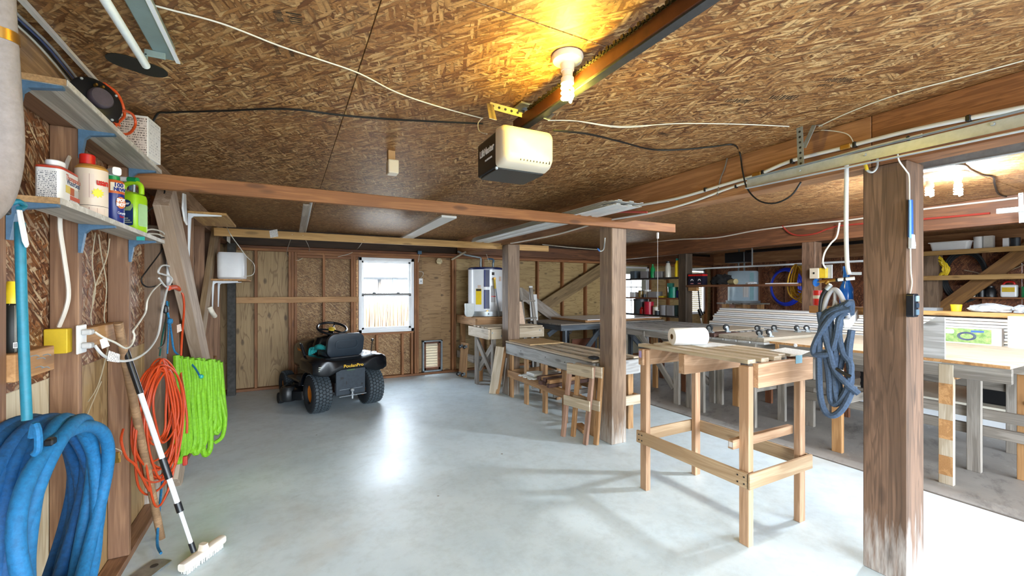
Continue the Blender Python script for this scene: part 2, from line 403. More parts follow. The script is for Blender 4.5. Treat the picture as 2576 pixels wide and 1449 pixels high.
# ---------------------------------------------------------------- ceiling
cl = box('ceiling', -1.05, 10.0, -2.7, 7.7, 2.459, 2.5, plain('roof_dark', '3a2414', .9))
tag(cl, 'low ceiling sheathed in brown oriented strand board sheets', 'ceiling', kind='structure')
xs = [-1.0, .27, 2.71, 5.15, 7.59, 9.95]; ys = [-2.7, -1.36, -.04, 1.28, 2.60, 3.92, 5.24, 6.56, 7.62]
for i in range(5):
    for j in range(8):
        x0, x1, y0, y1 = xs[i]+.0016, xs[i+1]-.0016, ys[j]+.0016, ys[j+1]-.0016
        board('strand_board', (x0, (y0+y1)/2, 2.449), (x1, (y0+y1)/2, 2.449), y1-y0, .017, OSB_C, cl, (0, 1, 0), .0015)
# faded black mill stamps on the sheets (unreadable strokes in the photograph)
def stamp(o, ang, rows):
    global cl
    bm = bmesh.new(); rnd = random.Random(int(o[0]*100))
    for r, (n, h, wd) in enumerate(rows):
        x = 0
        for k in range(n):
            hh = h*rnd.uniform(.5, 1); ww = wd*rnd.uniform(.3, 1)
            bbox(bm, x, x+ww, r*.05-hh/2, r*.05+hh/2, 0, .0006); x += wd*1.7
    fin('mill_stamp', bm, INKOSB, cl, T(o[0], o[1], 2.4395) @ RZ(ang))
stamp((1.955, 1.83), .0, [(9, .035, .006)]); stamp((1.92, 1.36), -.35, [(14, .05, .006), (10, .02, .004)])
stamp((2.08, 1.24), -.45, [(10, .06, .008)]); stamp((2.13, 1.02), -.45, [(12, .05, .006), (10, .025, .004)])
stamp((.02, 1.62), 1.4, [(6, .05, .007), (8, .03, .005)]); stamp((.01, 1.86), 1.4, [(10, .02, .004), (10, .02, .004)])
stamp((1.49, 2.74), .6, [(7, .04, .006)]); stamp((.18, 3.6), .3, [(6, .03, .006)])

# ---------------------------------------------------------------- back wall
wb = thing('wall_back', 'unfinished back wall of studs over plywood and strand board', 'wall', (0, 7.45, 0), kind='structure')
def panel(x0, x1, z0, z1, m, horiz=False, y=7.52, par=None, nm='sheathing_panel'):
    par = par or wb
    if horiz: return board(nm, (x0, y, (z0+z1)/2), (x1, y, (z0+z1)/2), z1-z0, .014, m, par, (0, 0, 1), .001)
    return board(nm, ((x0+x1)/2, y, z0), ((x0+x1)/2, y, z1), x1-x0, .014, m, par, (1, 0, 0), .001)
panel(-1.0, .085, 0, 2.44, PLY_W); panel(.087, 1.06, 0, 2.44, OSB_W); panel(1.06, 1.96, 0, .80, OSB_W); panel(1.06, 1.96, 2.05, 2.44, OSB_W)
panel(1.96, 2.14, 0, 2.44, PLY_G, True); panel(2.14, 2.50, .60, 2.44, PLY_G, True); panel(2.50, 2.74, 0, 2.44, PLY_G, True)
panel(2.14, 2.50, 0, .05, PLY_G, True); panel(2.742, 3.92, 0, 2.44, PLY_Y, True); panel(3.922, 5.14, 0, 2.44, PLY_Y, True)
panel(5.142, 6.35, 0, 2.44, PLY_Y, True); panel(6.352, 6.7, 0, 2.44, PLY_Y, True); panel(6.7, 7.62, 2.06, 2.44, PLY_Y, True)
panel(7.62, 8.85, 0, 2.44, PLY_Y, True); panel(8.85, 9.6, 2.06, 2.44, PLY_Y, True); panel(8.85, 9.6, 0, .9, PLY_Y, True); panel(9.6, 10, 0, 2.44, PLY_Y, True)
def studb(x, z0=.04, z1=2.10, m=None): return board('stud', (x, 7.466, z0), (x, 7.466, z1), .089, .038, m or STUD, wb, (0, 1, 0))
for x in (-.88, -.41, .04, .08, .122, .525, .95, .99, 2.005, 2.045, 2.70, 2.745, 3.31, 3.92, 4.535, 5.15, 5.76, 6.36, 6.62, 7.68, 8.3, 8.79, 9.68): studb(x)
studb(1.03, .04, .79); studb(1.35, .04, .75); studb(1.78, .04, .75); studb(1.945, .04, .79)
board('bottom_plate', (-1, 7.466, .019), (10, 7.466, .019), .089, .038, STUD, wb, (0, 1, 0))
board('top_plate', (-.64, 7.466, 2.119), (10, 7.466, 2.119), .089, .038, STUD, wb, (0, 1, 0))
board('top_plate', (-.64, 7.466, 2.158), (10, 7.466, 2.158), .089, .038, STUD_R, wb, (0, 1, 0))
board('header', (.14, 7.44, 2.078), (2.06, 7.44, 2.078), .042, .036, STUD, wb)
board('header', (.14, 7.445, 2.035), (1.04, 7.445, 2.035), .04, .034, STUD, wb)
board('window_sill_plate', (1.01, 7.455, .772), (1.97, 7.455, .772), .07, .036, STUD, wb, (0, 1, 0))
board('girt', (-.66, 7.40, 1.357), (1.045, 7.40, 1.357), .089, .038, STUD_P, wb)
board('rim_board', (-1, 7.49, 2.31), (10, 7.49, 2.31), .255, .04, wood('shadowed_rim_board', '4a3424', '2c1c12'), wb)  # rim coloured dark to stand for the joist's shadow band
board('corner_post', (-.70, 7.27, 0), (-.70, 7.27, 2.18), .10, .10, plain('dark_corner_post', '4a4844', .8, 0, .3, 20), wb, (1, 0, 0))
# knee braces on the back wall of the middle bay
b = board('knee_brace', (4.312, 7.3, 1.033), (6.378, 7.3, 2.126), .24, .05, wood('brown_brace', '9a8058', '6e5838', knots=.6))
tag(b, 'broad brown diagonal brace rising to the right on the back wall', 'brace')
b = board('knee_brace', (3.996, 7.22, 1.469), (5.241, 7.22, 0.683), .20, .045, GREYB)
tag(b, 'pale grey diagonal plank sloping down right across the back wall', 'brace')

# window in the back wall
wn = thing('window_1', 'white vinyl single hung window glowing with daylight', 'window', (1.51, 7.42, 1.42), kind='structure')
X0, X1, Z0, Z1 = 1.05, 1.97, .793, 2.055
for nm, a in (('frame', (X0, X1, Z1-.055, Z1)), ('frame', (X0, X1, Z0, Z0+.055)), ('frame', (X0, X0+.05, Z0, Z1)), ('frame', (X1-.05, X1, Z0, Z1))):
    box(nm, a[0], a[1], 7.395, 7.50, a[2], a[3], WHITE, wn, bev=.004)
def sash(y, z0, z1, wd):
    for a in ((X0+.05, X1-.05, z1-wd, z1), (X0+.05, X1-.05, z0, z0+wd), (X0+.05, X0+.05+wd, z0, z1), (X1-.05-wd, X1-.05, z0, z1)):
        box('sash', a[0], a[1], y, y+.032, a[2], a[3], WHITE, wn, bev=.003)
sash(7.455, 1.42, 2.0, .034); sash(7.415, .848, 1.44, .036)
box('meeting_rail', X0+.05, X1-.05, 7.405, 7.44, 1.425, 1.452, plain('grey_rail', '7c7a78', .6), wn, bev=.003)  # meeting rail is mid grey, darker than the white frame
for x in (1.30, 1.70): prism('sash_lock', [(-.03, 0), (.03, 0), (.018, .018), (-.018, .018)], .02, DKGREY, wn, frame((x, 7.43, 1.452), (1, 0, 0), (0, -1, 0)))
q = NT('window_glass'); q.b.inputs['Transmission Weight'].default_value = 1; q.b.inputs['IOR'].default_value = 1.05
GLASS = q.done((.97, .98, 1, 1), .02)
box('pane', X0+.07, X1-.07, 7.468, 7.472, 1.44, 1.98, GLASS, wn); box('pane', X0+.07, X1-.07, 7.428, 7.432, .87, 1.42, GLASS, wn)

# louvred vent low in the back wall
q = NT('translucent_louvre'); tr = q.n('BsdfTranslucent'); tr.inputs[0].default_value = lin('8a8272'); mx = q.n('MixShader'); mx.inputs[0].default_value = .45
q.l(q.b.outputs[0], mx.inputs[1]); q.l(tr.outputs[0], mx.inputs[2]); q.l(mx.outputs[0], q.t.nodes['Material Output'].inputs[0])
LOUV = q.done(lin('f0e6d0'), .5)
vt = thing('louvre_vent', 'white louvred wall vent in a metal and red wood frame by the floor', 'vent', (2.32, 7.45, .04))
for a in ((2.135, 2.165, .04, .605), (2.475, 2.505, .04, .605), (2.135, 2.505, .578, .605), (2.135, 2.505, .04, .068)):
    box('metal_frame', a[0], a[1], 7.43, 7.51, a[2], a[3], GALV, vt, bev=.004)
for a in ((2.167, 2.205, .07, .576), (2.435, 2.473, .07, .576), (2.167, 2.473, .545, .576), (2.167, 2.473, .07, .115)):
    box('wood_frame', a[0], a[1], 7.46, 7.53, a[2], a[3], STUD_R, vt, bev=.003)
for k in range(9):
    z = .14+k*.047; board('slat', (2.205, 7.51, z), (2.435, 7.51, z), .058, .004, LOUV, vt, (0, .35, 1), .001)

# second opening in the back wall: pale door with nine panes, and a blind window
d1 = thing('door_1', 'pale grey green back door with a nine pane window', 'door', (7.16, 7.46, 0), kind='structure')
DOORM = plain('pale_door_paint', 'b4b4a0', .5, 0, .04)
for a in ((6.72, 6.79), (7.55, 7.62)): box('jamb', a[0], a[1], 7.42, 7.52, 0, 2.06, WHITE, d1, bev=.003)
box('jamb', 6.72, 7.62, 7.42, 7.52, 2.02, 2.06, WHITE, d1, bev=.003)
for a in ((6.79, 7.55, 1.88, 2.02), (6.79, 7.55, 0, .98), (6.79, 6.92, .98, 1.88), (7.42, 7.55, .98, 1.88)): box('door_leaf', a[0], a[1], 7.46, 7.5, a[2], a[3], DOORM, d1)
for k in (1, 2):
    box('muntin', 6.92+k*.1667-.01, 6.92+k*.1667+.01, 7.455, 7.49, .98, 1.88, WHITE, d1); box('muntin', 6.92, 7.42, 7.455, 7.49, .98+k*.3-.01, .98+k*.3+.01, WHITE, d1)
box('pane', 6.92, 7.42, 7.478, 7.482, .98, 1.88, GLASS, d1)
box('door_knob', 7.47, 7.52, 7.40, 7.46, .9, .95, BRASS, d1, bev=.02, seg=3, smooth=True)
w2 = thing('window_2', 'bright window with drawn white blinds behind the dark post', 'window', (9.2, 7.46, .9), kind='structure')
for a in ((8.85, 8.91, .9, 2.06), (9.54, 9.6, .9, 2.06), (8.85, 9.6, 2.0, 2.06), (8.85, 9.6, .9, .96)): box('frame', a[0], a[1], 7.42, 7.52, a[2], a[3], WHITE, w2)
for k in range(20): board('blind_slat', (8.91, 7.47, .985+k*.051), (9.54, 7.47, .985+k*.051), .05, .003, LOUV, w2, (0, .4, 1), .0005)

# ---------------------------------------------------------------- left wall
wl = thing('wall_left', 'open stud left wall of reddish lumber over strand board', 'wall', (-.84, 3, 0), kind='structure')
def panl(y0, y1, z0, z1, m): return board('sheathing_panel', (-.868, (y0+y1)/2, z0), (-.868, (y0+y1)/2, z1), y1-y0, .014, m, wl, (0, 1, 0), .001)
for y0, y1 in ((-2.7, .05), (.053, 1.27), (1.273, 2.44), (2.443, 3.68), (3.683, 4.9), (4.903, 6.1), (6.103, 7.6)):
    panl(y0, y1, 1.142, 2.44, OSB_L); panl(y0, y1, 0, 1.14, PLY_P if y0 < 2 else PLY_W)
def studl(y, z0=.04, z1=2.18, m=None): return board('stud', (-.8145, y, z0), (-.8145, y, z1), .089, .038, m or LEFTW, wl, (1, 0, 0))
for y in (-2.4, -1.8, -1.2, -.6, 0, .64, 1.26): studl(y)
for y in (1.885, 2.44, 3.08, 4.3, 4.9, 5.5, 6.1, 6.7): studl(y)
board('wall_post', (-.85, 3.84, 0), (-.85, 3.84, 1.95), .19, .15, POST_G, wl, (0, 1, 0))
board('wall_post', (-.84, 4.0, 1.9), (-.84, 4.0, 2.30), .19, .13, STUD_R, wl, (0, 1, 0))
board('bottom_plate', (-.8145, -2.6, .019), (-.8145, 7.4, .019), .089, .038, LEFTW, wl, (1, 0, 0))
board('top_plate', (-.8145, -2.6, 2.199), (-.8145, 7.4, 2.199), .089, .038, LEFTW, wl, (1, 0, 0))
board('rim_beam', (-.865, -2.6, 2.33), (-.865, 7.4, 2.33), .21, .09, wood('ribbed_pale_beam', 'c4a07c', '8a6a4c', rings=2), wl)
for y0, y1, z in ((1.3, 1.8, 1.24), (2.47, 3.05, 1.285), (6.0, 6.6, .62)): board('blocking', (-.825, y0, z), (-.825, y1, z), .09, .06, STUD_P, wl)
# pieces of the great X brace
xb = thing('cross_brace', 'big pale X brace of two crossed timbers on the left wall', 'brace', (-.7, 4.6, 0))
board('timber', (-.71, 3.52, 2.13), (-.71, 5.79, .03), .24, .085, wood('brace_timber', 'c8b09a', '9a8068', knots=.5), xb, (0, 1, 1))
board('timber', (-.745, 6.25, 2.40), (-.745, 5.02, 1.0), .20, .05, wood('brace_timber_b', 'b49a78', '84684a', knots=.5), xb, (0, 1, 1))
board('timber', (-.745, 4.72, .78), (-.745, 4.05, .03), .20, .05, wood('brace_timber_b2', 'c8b4a0', '96806a', knots=.5), xb, (0, 1, 1))

# ---------------------------------------------------------------- right wall, front wall
wr = thing('wall_right', 'far right wall of dark studs and reddish strand board', 'wall', (9.9, 3, 0), kind='structure')
RIGHTP = osb('dark_right_board', '8a5030', 'a8744a', '4a2414', .6, .9)
for y0, y1 in ((-2.7, -.3), (-.297, 2.1), (2.103, 4.5), (4.503, 7.6)): board('sheathing_panel', (9.95, y0, 1.22), (9.95, y1, 1.22), 2.44, .02, RIGHTP, wr, (0, 0, 1), .001)
for k in range(17): board('stud', (9.885, -2.4+k*.61, .04), (9.885, -2.4+k*.61, 2.2), .10, .04, STUD_R, wr, (1, 0, 0))
board('bottom_plate', (9.885, -2.6, .02), (9.885, 7.4, .02), .1, .04, STUD_R, wr, (1, 0, 0))
board('header_beam', (9.8, -2.6, 2.30), (9.8, 7.4, 2.30), .28, .08, BEAM, wr)
wf = thing('wall_front', 'front wall with three open garage door openings', 'wall', (4.5, -2.65, 0), kind='structure')
for x0, x1 in ((-1.0, -.70), (2.6, 3.15), (5.85, 6.7), (9.4, 10.0)): box('sheathing_panel', x0, x1, -2.7, -2.62, 0, 2.44, STUD_P, wf)
box('header_beam', -1.0, 10.0, -2.7, -2.6, 2.2, 2.44, BEAM, wf); box('garage_door', 6.7, 9.4, -2.68, -2.64, 0, 2.1, WHITE_M, wf)
# exterior seen through the openings
gr = box('exterior_ground', -30, 50, -40, 60, -.25, -.12, plain('pale_gravel', '8a857c', .9, 0, .12, 3)); tag(gr, 'pale sandy ground outside the window', 'ground', kind='structure')
gz = thing('gazebo', 'pale gazebo with pyramid roof seen through the window', 'gazebo', (4.75, 24, -.12))
GZ = plain('gazebo_grey', '5c6268', .8)
bm = bmesh.new(); zz = 2.42
vv = [bm.verts.new(p) for p in ((-2.3, -2.3, zz), (2.3, -2.3, zz), (2.3, 2.3, zz), (-2.3, 2.3, zz), (-2.3, -2.3, zz-.15), (2.3, -2.3, zz-.15), (2.3, 2.3, zz-.15), (-2.3, 2.3, zz-.15))]; top = bm.verts.new((0, 0, zz+.52))
for a, b_ in ((0, 1), (1, 2), (2, 3), (3, 0)): bm.faces.new((vv[a], vv[b_], top)); bm.faces.new((vv[a+4], vv[b_+4], vv[b_], vv[a]))
bm.faces.new(vv[4:]); fin('roof', bm, GZ, gz, T(4.75, 24, -.12))
for x in (-2, .1, 2):
    for y in (-2, 2): box('post', 4.75+x-.1, 4.75+x+.1, 24+y-.1, 24+y+.1, -.12, 2.35, GZ, gz)
box('railing', 2.75, 6.75, 21.95, 22.05, .6, .75, GZ, gz); box('deck', 2.5, 7, 21.5, 26.3, -.12, .15, GZ, gz)
rd = bmesh.new(); rnd = random.Random(3)
for k in range(900):
    x, y, h = rnd.uniform(2.2, 4.3), rnd.uniform(15, 17), rnd.uniform(.9, 2.0); dx = rnd.uniform(-.1, .1)
    a = rd.verts.new((x-.015, y, -.12)); b_ = rd.verts.new((x+.015, y, -.12)); c = rd.verts.new((x+dx, y, h)); rd.faces.new((a, b_, c))
rd = fin('reeds', rd, plain('dry_reeds', '86705a', .9), None, I4, fix=False); tag(rd, 'tan dry reeds outside the window', 'reeds', kind='stuff')
pl = box('planter_wall', 3.2, 6, 12.9, 13.1, -.12, .55, WHITE); tag(pl, 'low white wall outside the window', 'wall', kind='structure')

# ---------------------------------------------------------------- posts and beams
def post(x, y, w, m, label, z1=2.164):
    o = board('timber_post', (x+w/2, y+w/2, 0), (x+w/2, y+w/2, z1), w, w, m, None, (1, 0, 0), .006)
    return tag(o, label, 'post', 'timber posts carrying the ceiling beams')
post(2.775, .965, .19, POST, 'near weathered brown timber post with white bloom at its foot')
post(2.785, 3.19, .185, POST_G, 'grey brown timber post with a green stain, between the bench and the paper towel table')
post(2.785, 5.38, .19, POST_G, 'yellowish brown timber post behind the far end of the low bench')
post(6.3, 5.26, .17, POST_D, 'very dark timber post beside the nine pane door')
post(6.3, 3.16, .17, POST, 'brown timber post with a blue valve and yellow box on it')
post(6.3, .9, .17, POST, 'brown timber post beyond the plywood work table')
post(9.55, 2.93, .19, POST_G, 'pale timber post on the far right wall with yellow cable on it')
for i, (x, y0, y1, lab) in enumerate(((2.775, -2.6, 1.115, 'near half of the ribbed orange ceiling beam over the near post'), (2.775, 1.118, 7.4, 'far half of the ceiling beam with knots, carrying the white pipes'))):
    b = board('ceiling_beam', (x+.07, y0, 2.302), (x+.07, y1, 2.302), .275, .14, wood('ribbed_beam', 'b0764a', '784a2c', rings=3) if i == 0 else BEAM); tag(b, lab, 'beam')
b = board('ceiling_beam', (6.37, -2.6, 2.302), (6.37, 7.4, 2.302), .275, .14, BEAM_D); tag(b, 'second long reddish ceiling beam above the workshop tables', 'beam')
b = board('ceiling_beam', (2.93, 7.33, 2.262), (9.8, 7.33, 2.262), .20, .09, BEAM_D); tag(b, 'dark beam along the top of the back wall in the middle bay', 'beam')
# loose cross joists hung below the ceiling
b = board('cross_joist', (-.93, 3.165, 2.136), (3.611, 3.165, 2.154), .088, .038, JOIST); tag(b, 'near long orange two by four crossing the garage below the ceiling', 'joist')
b = board('cross_joist', (-.70, 5.597, 2.14), (3.60, 5.597, 2.15), .088, .038, JOIST_P); tag(b, 'far long yellow two by four crossing the garage below the ceiling', 'joist')

# ---------------------------------------------------------------- lamps
SOCK = plain('porcelain_socket', 'ece6da', .25, 0, .02)
def cfl(loc, label, col, st, group=None):
    t = thing('ceiling_lamp', label, 'lamp', loc, group=group); b = T(loc)
    lathe('porcelain_base', [(0, 0), (.062, 0), (.064, -.008), (.058, -.022), (.03, -.034), (.026, -.062), (0, -.062)], SOCK, t, b, 28)
    lathe('bulb_collar', [(0, -.06), (.021, -.06), (.021, -.085), (.026, -.09), (.026, -.112), (.017, -.118), (0, -.118)], SOCK, t, b, 20)
    pts = []
    for k in range(61):
        a = k/60*2*PI*3; r = .021 if 3 < k < 57 else .013
        pts.append((r*math.cos(a), r*math.sin(a), -.120-.062*k/60))
    tube('glass_spiral', pts, .0062, glow('lamp_glow_'+str(int(st)), col, st), t, 8, 1, base=b)
    return t
cfl((.992, 1.40, 2.439), 'lit spiral bulb in a white porcelain holder above the door opener', 'ffe456', 330)
for x, y, lab in ((4.56, 1.45, 'left of two glaring bulbs on the workshop ceiling'), (4.72, 1.33, 'right of two glaring bulbs on the workshop ceiling')):
    cfl((x, y, 2.439), lab, 'f0f8ff', 1400)
# ---------------------------------------------------------------- garage door opener
go = thing('garage_door_opener', 'black and cream door opener hanging from the ceiling with its chain rail', 'door opener', (.93, 1.72, 2.06))
gb = T(1.0, 1.815, 2.165)
# local: x across, y away from camera, z up ; cream lamp cover towards the camera, black body behind
def sec(y, x0, x1, z0, z1, r): return [(x, y, z) for x, z in rrect(x1-x0, z1-z0, r, 4, (x0+x1)/2, (z0+z1)/2)]
RB = RZ(-.03)
loft('motor_housing', [sec(-.03, -.135, .135, -.085, .085, .012), sec(.2, -.135, .135, -.085, .085, .012)], plain('opener_black', '0e0d0f', .3, 0, .1), go, gb @ RB)
loft('lamp_cover', [sec(-.028, -.138, .138, -.088, .1, .02), sec(-.07, -.136, .136, -.086, .1, .03), sec(-.105, -.126, .126, -.07, .085, .03), sec(-.118, -.11, .11, -.05, .06, .03)], CREAM, go, gb @ RB)
prism('bottom_tray', rrect(.25, .22, .01, 2), .006, plain('smoked_lens', '2a2c2c', .3), go, gb @ RB @ T(0, .085, -.093))
for k in range(10): box('vent_slot', -.05+k*.017, -.046+k*.017, -.112, -.106, -.066, -.052, BLACK, go, gb @ RB @ RY(.0))
box('pull_knob', -.134, -.116, -.075, -.065, .03, .055, BLACK, go, gb @ RB, bev=.004)
q_ = gb @ RB
text('lettering', 'LiftMaster', .048, WHITE, go, q_ @ frame((-.1365, .085, .02), (0, -1, 0), (-1, 0, 0)), .0008, .9, .001)
text('lettering', 'PROFESSIONAL', .013, WHITE, go, q_ @ frame((-.1365, .06, -.025), (0, -1, 0), (-1, 0, 0)), .0006)
lathe('screw', [(0, 0), (.008, 0), (.006, .006), (0, .006)], GALV_L, go, q_ @ T(-.13, -.02, -.09) @ RX(PI/2), 10)
# perforated hanger frame
def perf(name, p0, p1, w, par, m=GALV_L, side=(0, 1, 0), n=None, t=.003):
    o = board(name, p0, p1, w, t, m, par, side, .0005)
    p0, p1 = V(p0), V(p1); d = p1-p0; n = n or int(d.length/.028)
    nrm = d.normalized().cross(V(side).normalized())
    for k in range(n):
        c = p0+d*((k+.5)/n)
        bm = bmesh.new(); lathebm(bm, [(0, -t*.6), (w*.2, -t*.6), (w*.2, t*.6), (0, t*.6)], 8)
        x = d.normalized(); fr = frame(c, x, nrm); fin('hole', bm, BLACK, o, fr)
    return o
BR2 = plain('yellow_zinc', 'b8a878', .35, .7, .1, 30)
perf('hanger_strap', (0.744, 1.572, 2.2), (0.866, 1.865, 2.4), .032, go, BR2, (1, 0, 0))
perf('hanger_strap', (0.871, 1.877, 2.4), (1.052, 1.832, 2.37), .034, go, BR2, (0, 0, 1))
perf('hanger_strap', (1.072, 1.68, 2.3), (1.215, 1.854, 2.42), .03, go, GALV, (1, 0, 0))
box('junction_plate', 1.02, 1.14, 1.83, 1.93, 2.425, 2.436, BR2, go, bev=.003)
lathe('knockout', [(0, 0), (.016, 0), (.016, .002), (0, .002)], GALV, go, T(1.07, 1.88, 2.4225), 16)
# rail and chain
RAILM = plain('rail_steel', '4a4c50', .3, .6, .15, 20)
box('rail', 1.036, 1.072, -2.3, 1.93, 2.312, 2.368, RAILM, go); box('rail_side', 1.028, 1.0355, -2.3, 1.93, 2.318, 2.372, plain('rail_rust', '542c1a', .4, .4, .2), go)
ch = bmesh.new(); rnd = random.Random(1)
for k in range(210):
    y = 1.75-k*.0195
    bbox(ch, 1.014, 1.028, y, y+.0125, 2.366, 2.378 if k % 2 else 2.372)
bbox(ch, 1.019, 1.023, -2.3, 1.75, 2.366, 2.371)
ch = fin('chain', ch, plain('chain_steel', '3c3424', .35, .7, .2), go); ch['kind'] = 'stuff'
lathe('sprocket', [(0, 0), (.03, 0), (.03, .012), (0, .012)], DKGREY, go, T(1.03, 1.86, 2.38), 14)
box('bolt', 1.045, 1.055, 1.70, 1.71, 2.368, 2.41, BRASS, go)
# ---------------------------------------------------------------- ceiling fittings
sd = thing('ceiling_box', 'small cream box hanging under a bracket on the ceiling', 'sensor', (.62, 2.915, 2.36))
box('bracket', .60, .645, 2.90, 2.95, 2.37, 2.44, plain('tan_bracket', 'a8845c', .7), sd); box('body', .592, .662, 2.86, 2.945, 2.28, 2.372, CREAM, sd, bev=.008, seg=2)
ho = thing('ceiling_hole', 'dark oval hole cut in the ceiling beside the tube light', 'hole', (-.57, 2.31, 2.438))
prism('rim', rrect(.20, .13, .064, 6), .003, plain('hole_dark', '1c1a10', .9), ho, T(-.55, 2.30, 2.4365) @ RZ(.5))
fx = thing('tube_light', 'bare unlit fluorescent strip light on the ceiling near the left wall', 'light', (-.43, 1.2, 2.34))
FXM = plain('strip_light_grey', '7f908e', .4, .1, .06)
box('channel', -.44, -.38, -.1, 2.06, 2.385, 2.438, FXM, fx, bev=.004); box('channel_lip', -.378, -.365, -.1, 2.06, 2.378, 2.384, WHITE_M, fx)
box('lamp_holder', -.462, -.40, 2.004, 2.014, 2.362, 2.386, FXM, fx, bev=.002); box('tube_clip', -.472, -.452, 2.004, 2.014, 2.325, 2.37, FXM, fx, bev=.002)
tube('glass_tube', [(-.462, -.1, 2.335), (-.462, 2.03, 2.335)], .0135, plain('tube_white', 'e4ecec', .3), fx, 12, 1)
# cables across the ceiling
def cable(name, pts, r, m, label, cat='cable', k=5, n=6, group=None):
    return tag(tube(name, pts, r, m, None, n, k), label, cat, group)
cable('black_cable', [(-.70, 3.05, 2.30), (-0.614, 2.876, 2.425), (-0.536, 2.802, 2.432), (-0.295, 2.652, 2.432), (-0.003, 2.471, 2.432), (0.258, 2.422, 2.432), (0.533, 2.342, 2.432), (0.955, 2.146, 2.42)], .0052, CABLE_K, 'black cable crossing the ceiling from the shelf to the door opener')
cable('black_cable', [(1.029, 1.558, 2.2), (1.361, 1.738, 2.3), (1.739, 1.921, 2.38), (2.126, 2.046, 2.43), (2.317, 1.952, 2.432), (2.447, 1.813, 2.432), (2.521, 1.74, 2.432), (2.73, 1.837, 2.438), (2.73, 1.817, 2.311), (2.73, 1.783, 2.183), (2.73, 1.702, 2.087), (2.73, 1.599, 2.053), (2.74, 1.509, 2.084), (2.77, 1.468, 2.162)], .0052, CABLE_K, 'black cable from the door opener drooping in a loop below the beam')
cable('white_wire', [(-0.424, 1.779, 2.435), (-0.352, 1.783, 2.435), (-0.199, 1.792, 2.435), (-0.029, 1.85, 2.435), (0.111, 1.883, 2.435), (0.277, 1.926, 2.435), (0.462, 2.029, 2.435), (0.696, 2.087, 2.435), (0.936, 2.105, 2.43)], .003, CABLE_W, 'thin white wire running over the ceiling to the left of the opener')
cable('white_wire', [(0.932, 2.095, 2.43), (0.909, 2.107, 2.4), (0.886, 2.037, 2.33), (0.847, 1.856, 2.25)], .0025, CABLE_W, 'short white wire looping beside the hanger strap of the opener')
cable('white_wire', [(1.26, 1.963, 2.43), (1.41, 1.905, 2.435), (1.677, 1.853, 2.435), (1.925, 1.676, 2.435), (2.225, 1.524, 2.435), (2.528, 1.403, 2.435)], .003, CABLE_W, 'twisted white wire from the opener to the perforated hanger on the beam')
cable('white_wire', [(1.402, 1.895, 2.43), (1.684, 1.861, 2.432), (1.849, 1.721, 2.432)], .0022, CABLE_W, 'second thin strand twisted along the white wire right of the opener')
cable('white_wire', [(2.664, 1.316, 2.43), (2.609, 1.157, 2.435), (2.572, 0.944, 2.435), (2.612, 0.749, 2.435), (2.647, 0.554, 2.435), (2.667, 0.435, 2.435)], .003, CABLE_W, 'white wire leading along the ceiling from the hanger to the upper right corner')
cable('white_wire', [(2.77, 1.395, 2.457), (2.77, 1.287, 2.412), (2.77, 1.218, 2.367), (2.77, 1.19, 2.296)], .003, CABLE_W, 'short white wire dropping onto the pipes below the hanger')
pp = thing('water_pipe', 'upper white plastic water pipe with brass couplings along the beam', 'pipe', (2.755, 1.8, 2.27))
tube('pipe', [(2.75, 2.882, 2.26), (2.75, 2.395, 2.235), (2.75, 1.943, 2.255), (2.75, 1.728, 2.265), (2.75, 1.514, 2.3), (2.75, 1.238, 2.299), (2.75, 0.931, 2.298), (2.75, 0.576, 2.274), (2.75, 0.449, 2.268)], .011, VINYL, pp, 10, 4)
def clip(p, m, L=.02, r=.016, par=None):
    board('pipe_clip', (p[0], p[1]-L/2, p[2]), (p[0], p[1]+L/2, p[2]), 2*r, 2*r, m, par, (0, 0, 1), .004)
clip((2.75, 1.728, 2.268), BRASS, .06, .014, pp); clip((2.75, 1.223, 2.299), BRASS, .05, .014, pp)
for p in ((2.75, 2.121, 2.25), (2.75, 1.507, 2.295), (2.75, 0.74, 2.285), (2.75, 2.882, 2.26), (2.75, 1.18, 2.299), (2.75, 1.688, 2.271)): clip(p, BLACK, .018, .015, pp)
p2 = thing('water_pipe', 'lower thinner white water pipe with black clips under the first', 'pipe', (2.75, 2.2, 2.2))
tube('pipe', [(2.745, 3.142, 2.179), (2.745, 2.641, 2.163), (2.745, 2.239, 2.18), (2.745, 1.879, 2.224), (2.745, 1.488, 2.243), (2.745, 1.161, 2.26), (2.745, 0.9, 2.26)], .0085, VINYL, p2, 8, 4)
for p in ((2.745, 1.874, 2.22), (2.745, 0.952, 2.261)): clip(p, BLACK, .014, .012, p2)
pd = thing('water_pipe', 'vertical white pipe dropping beside the near post to a valve', 'pipe', (2.72, 1.19, 1.6))
tube('pipe', [(2.74, 1.215, 2.196), (2.74, 1.218, 1.899), (2.74, 1.213, 1.656), (2.74, 1.202, 1.59)], .0105, VINYL, pd, 10, 4)
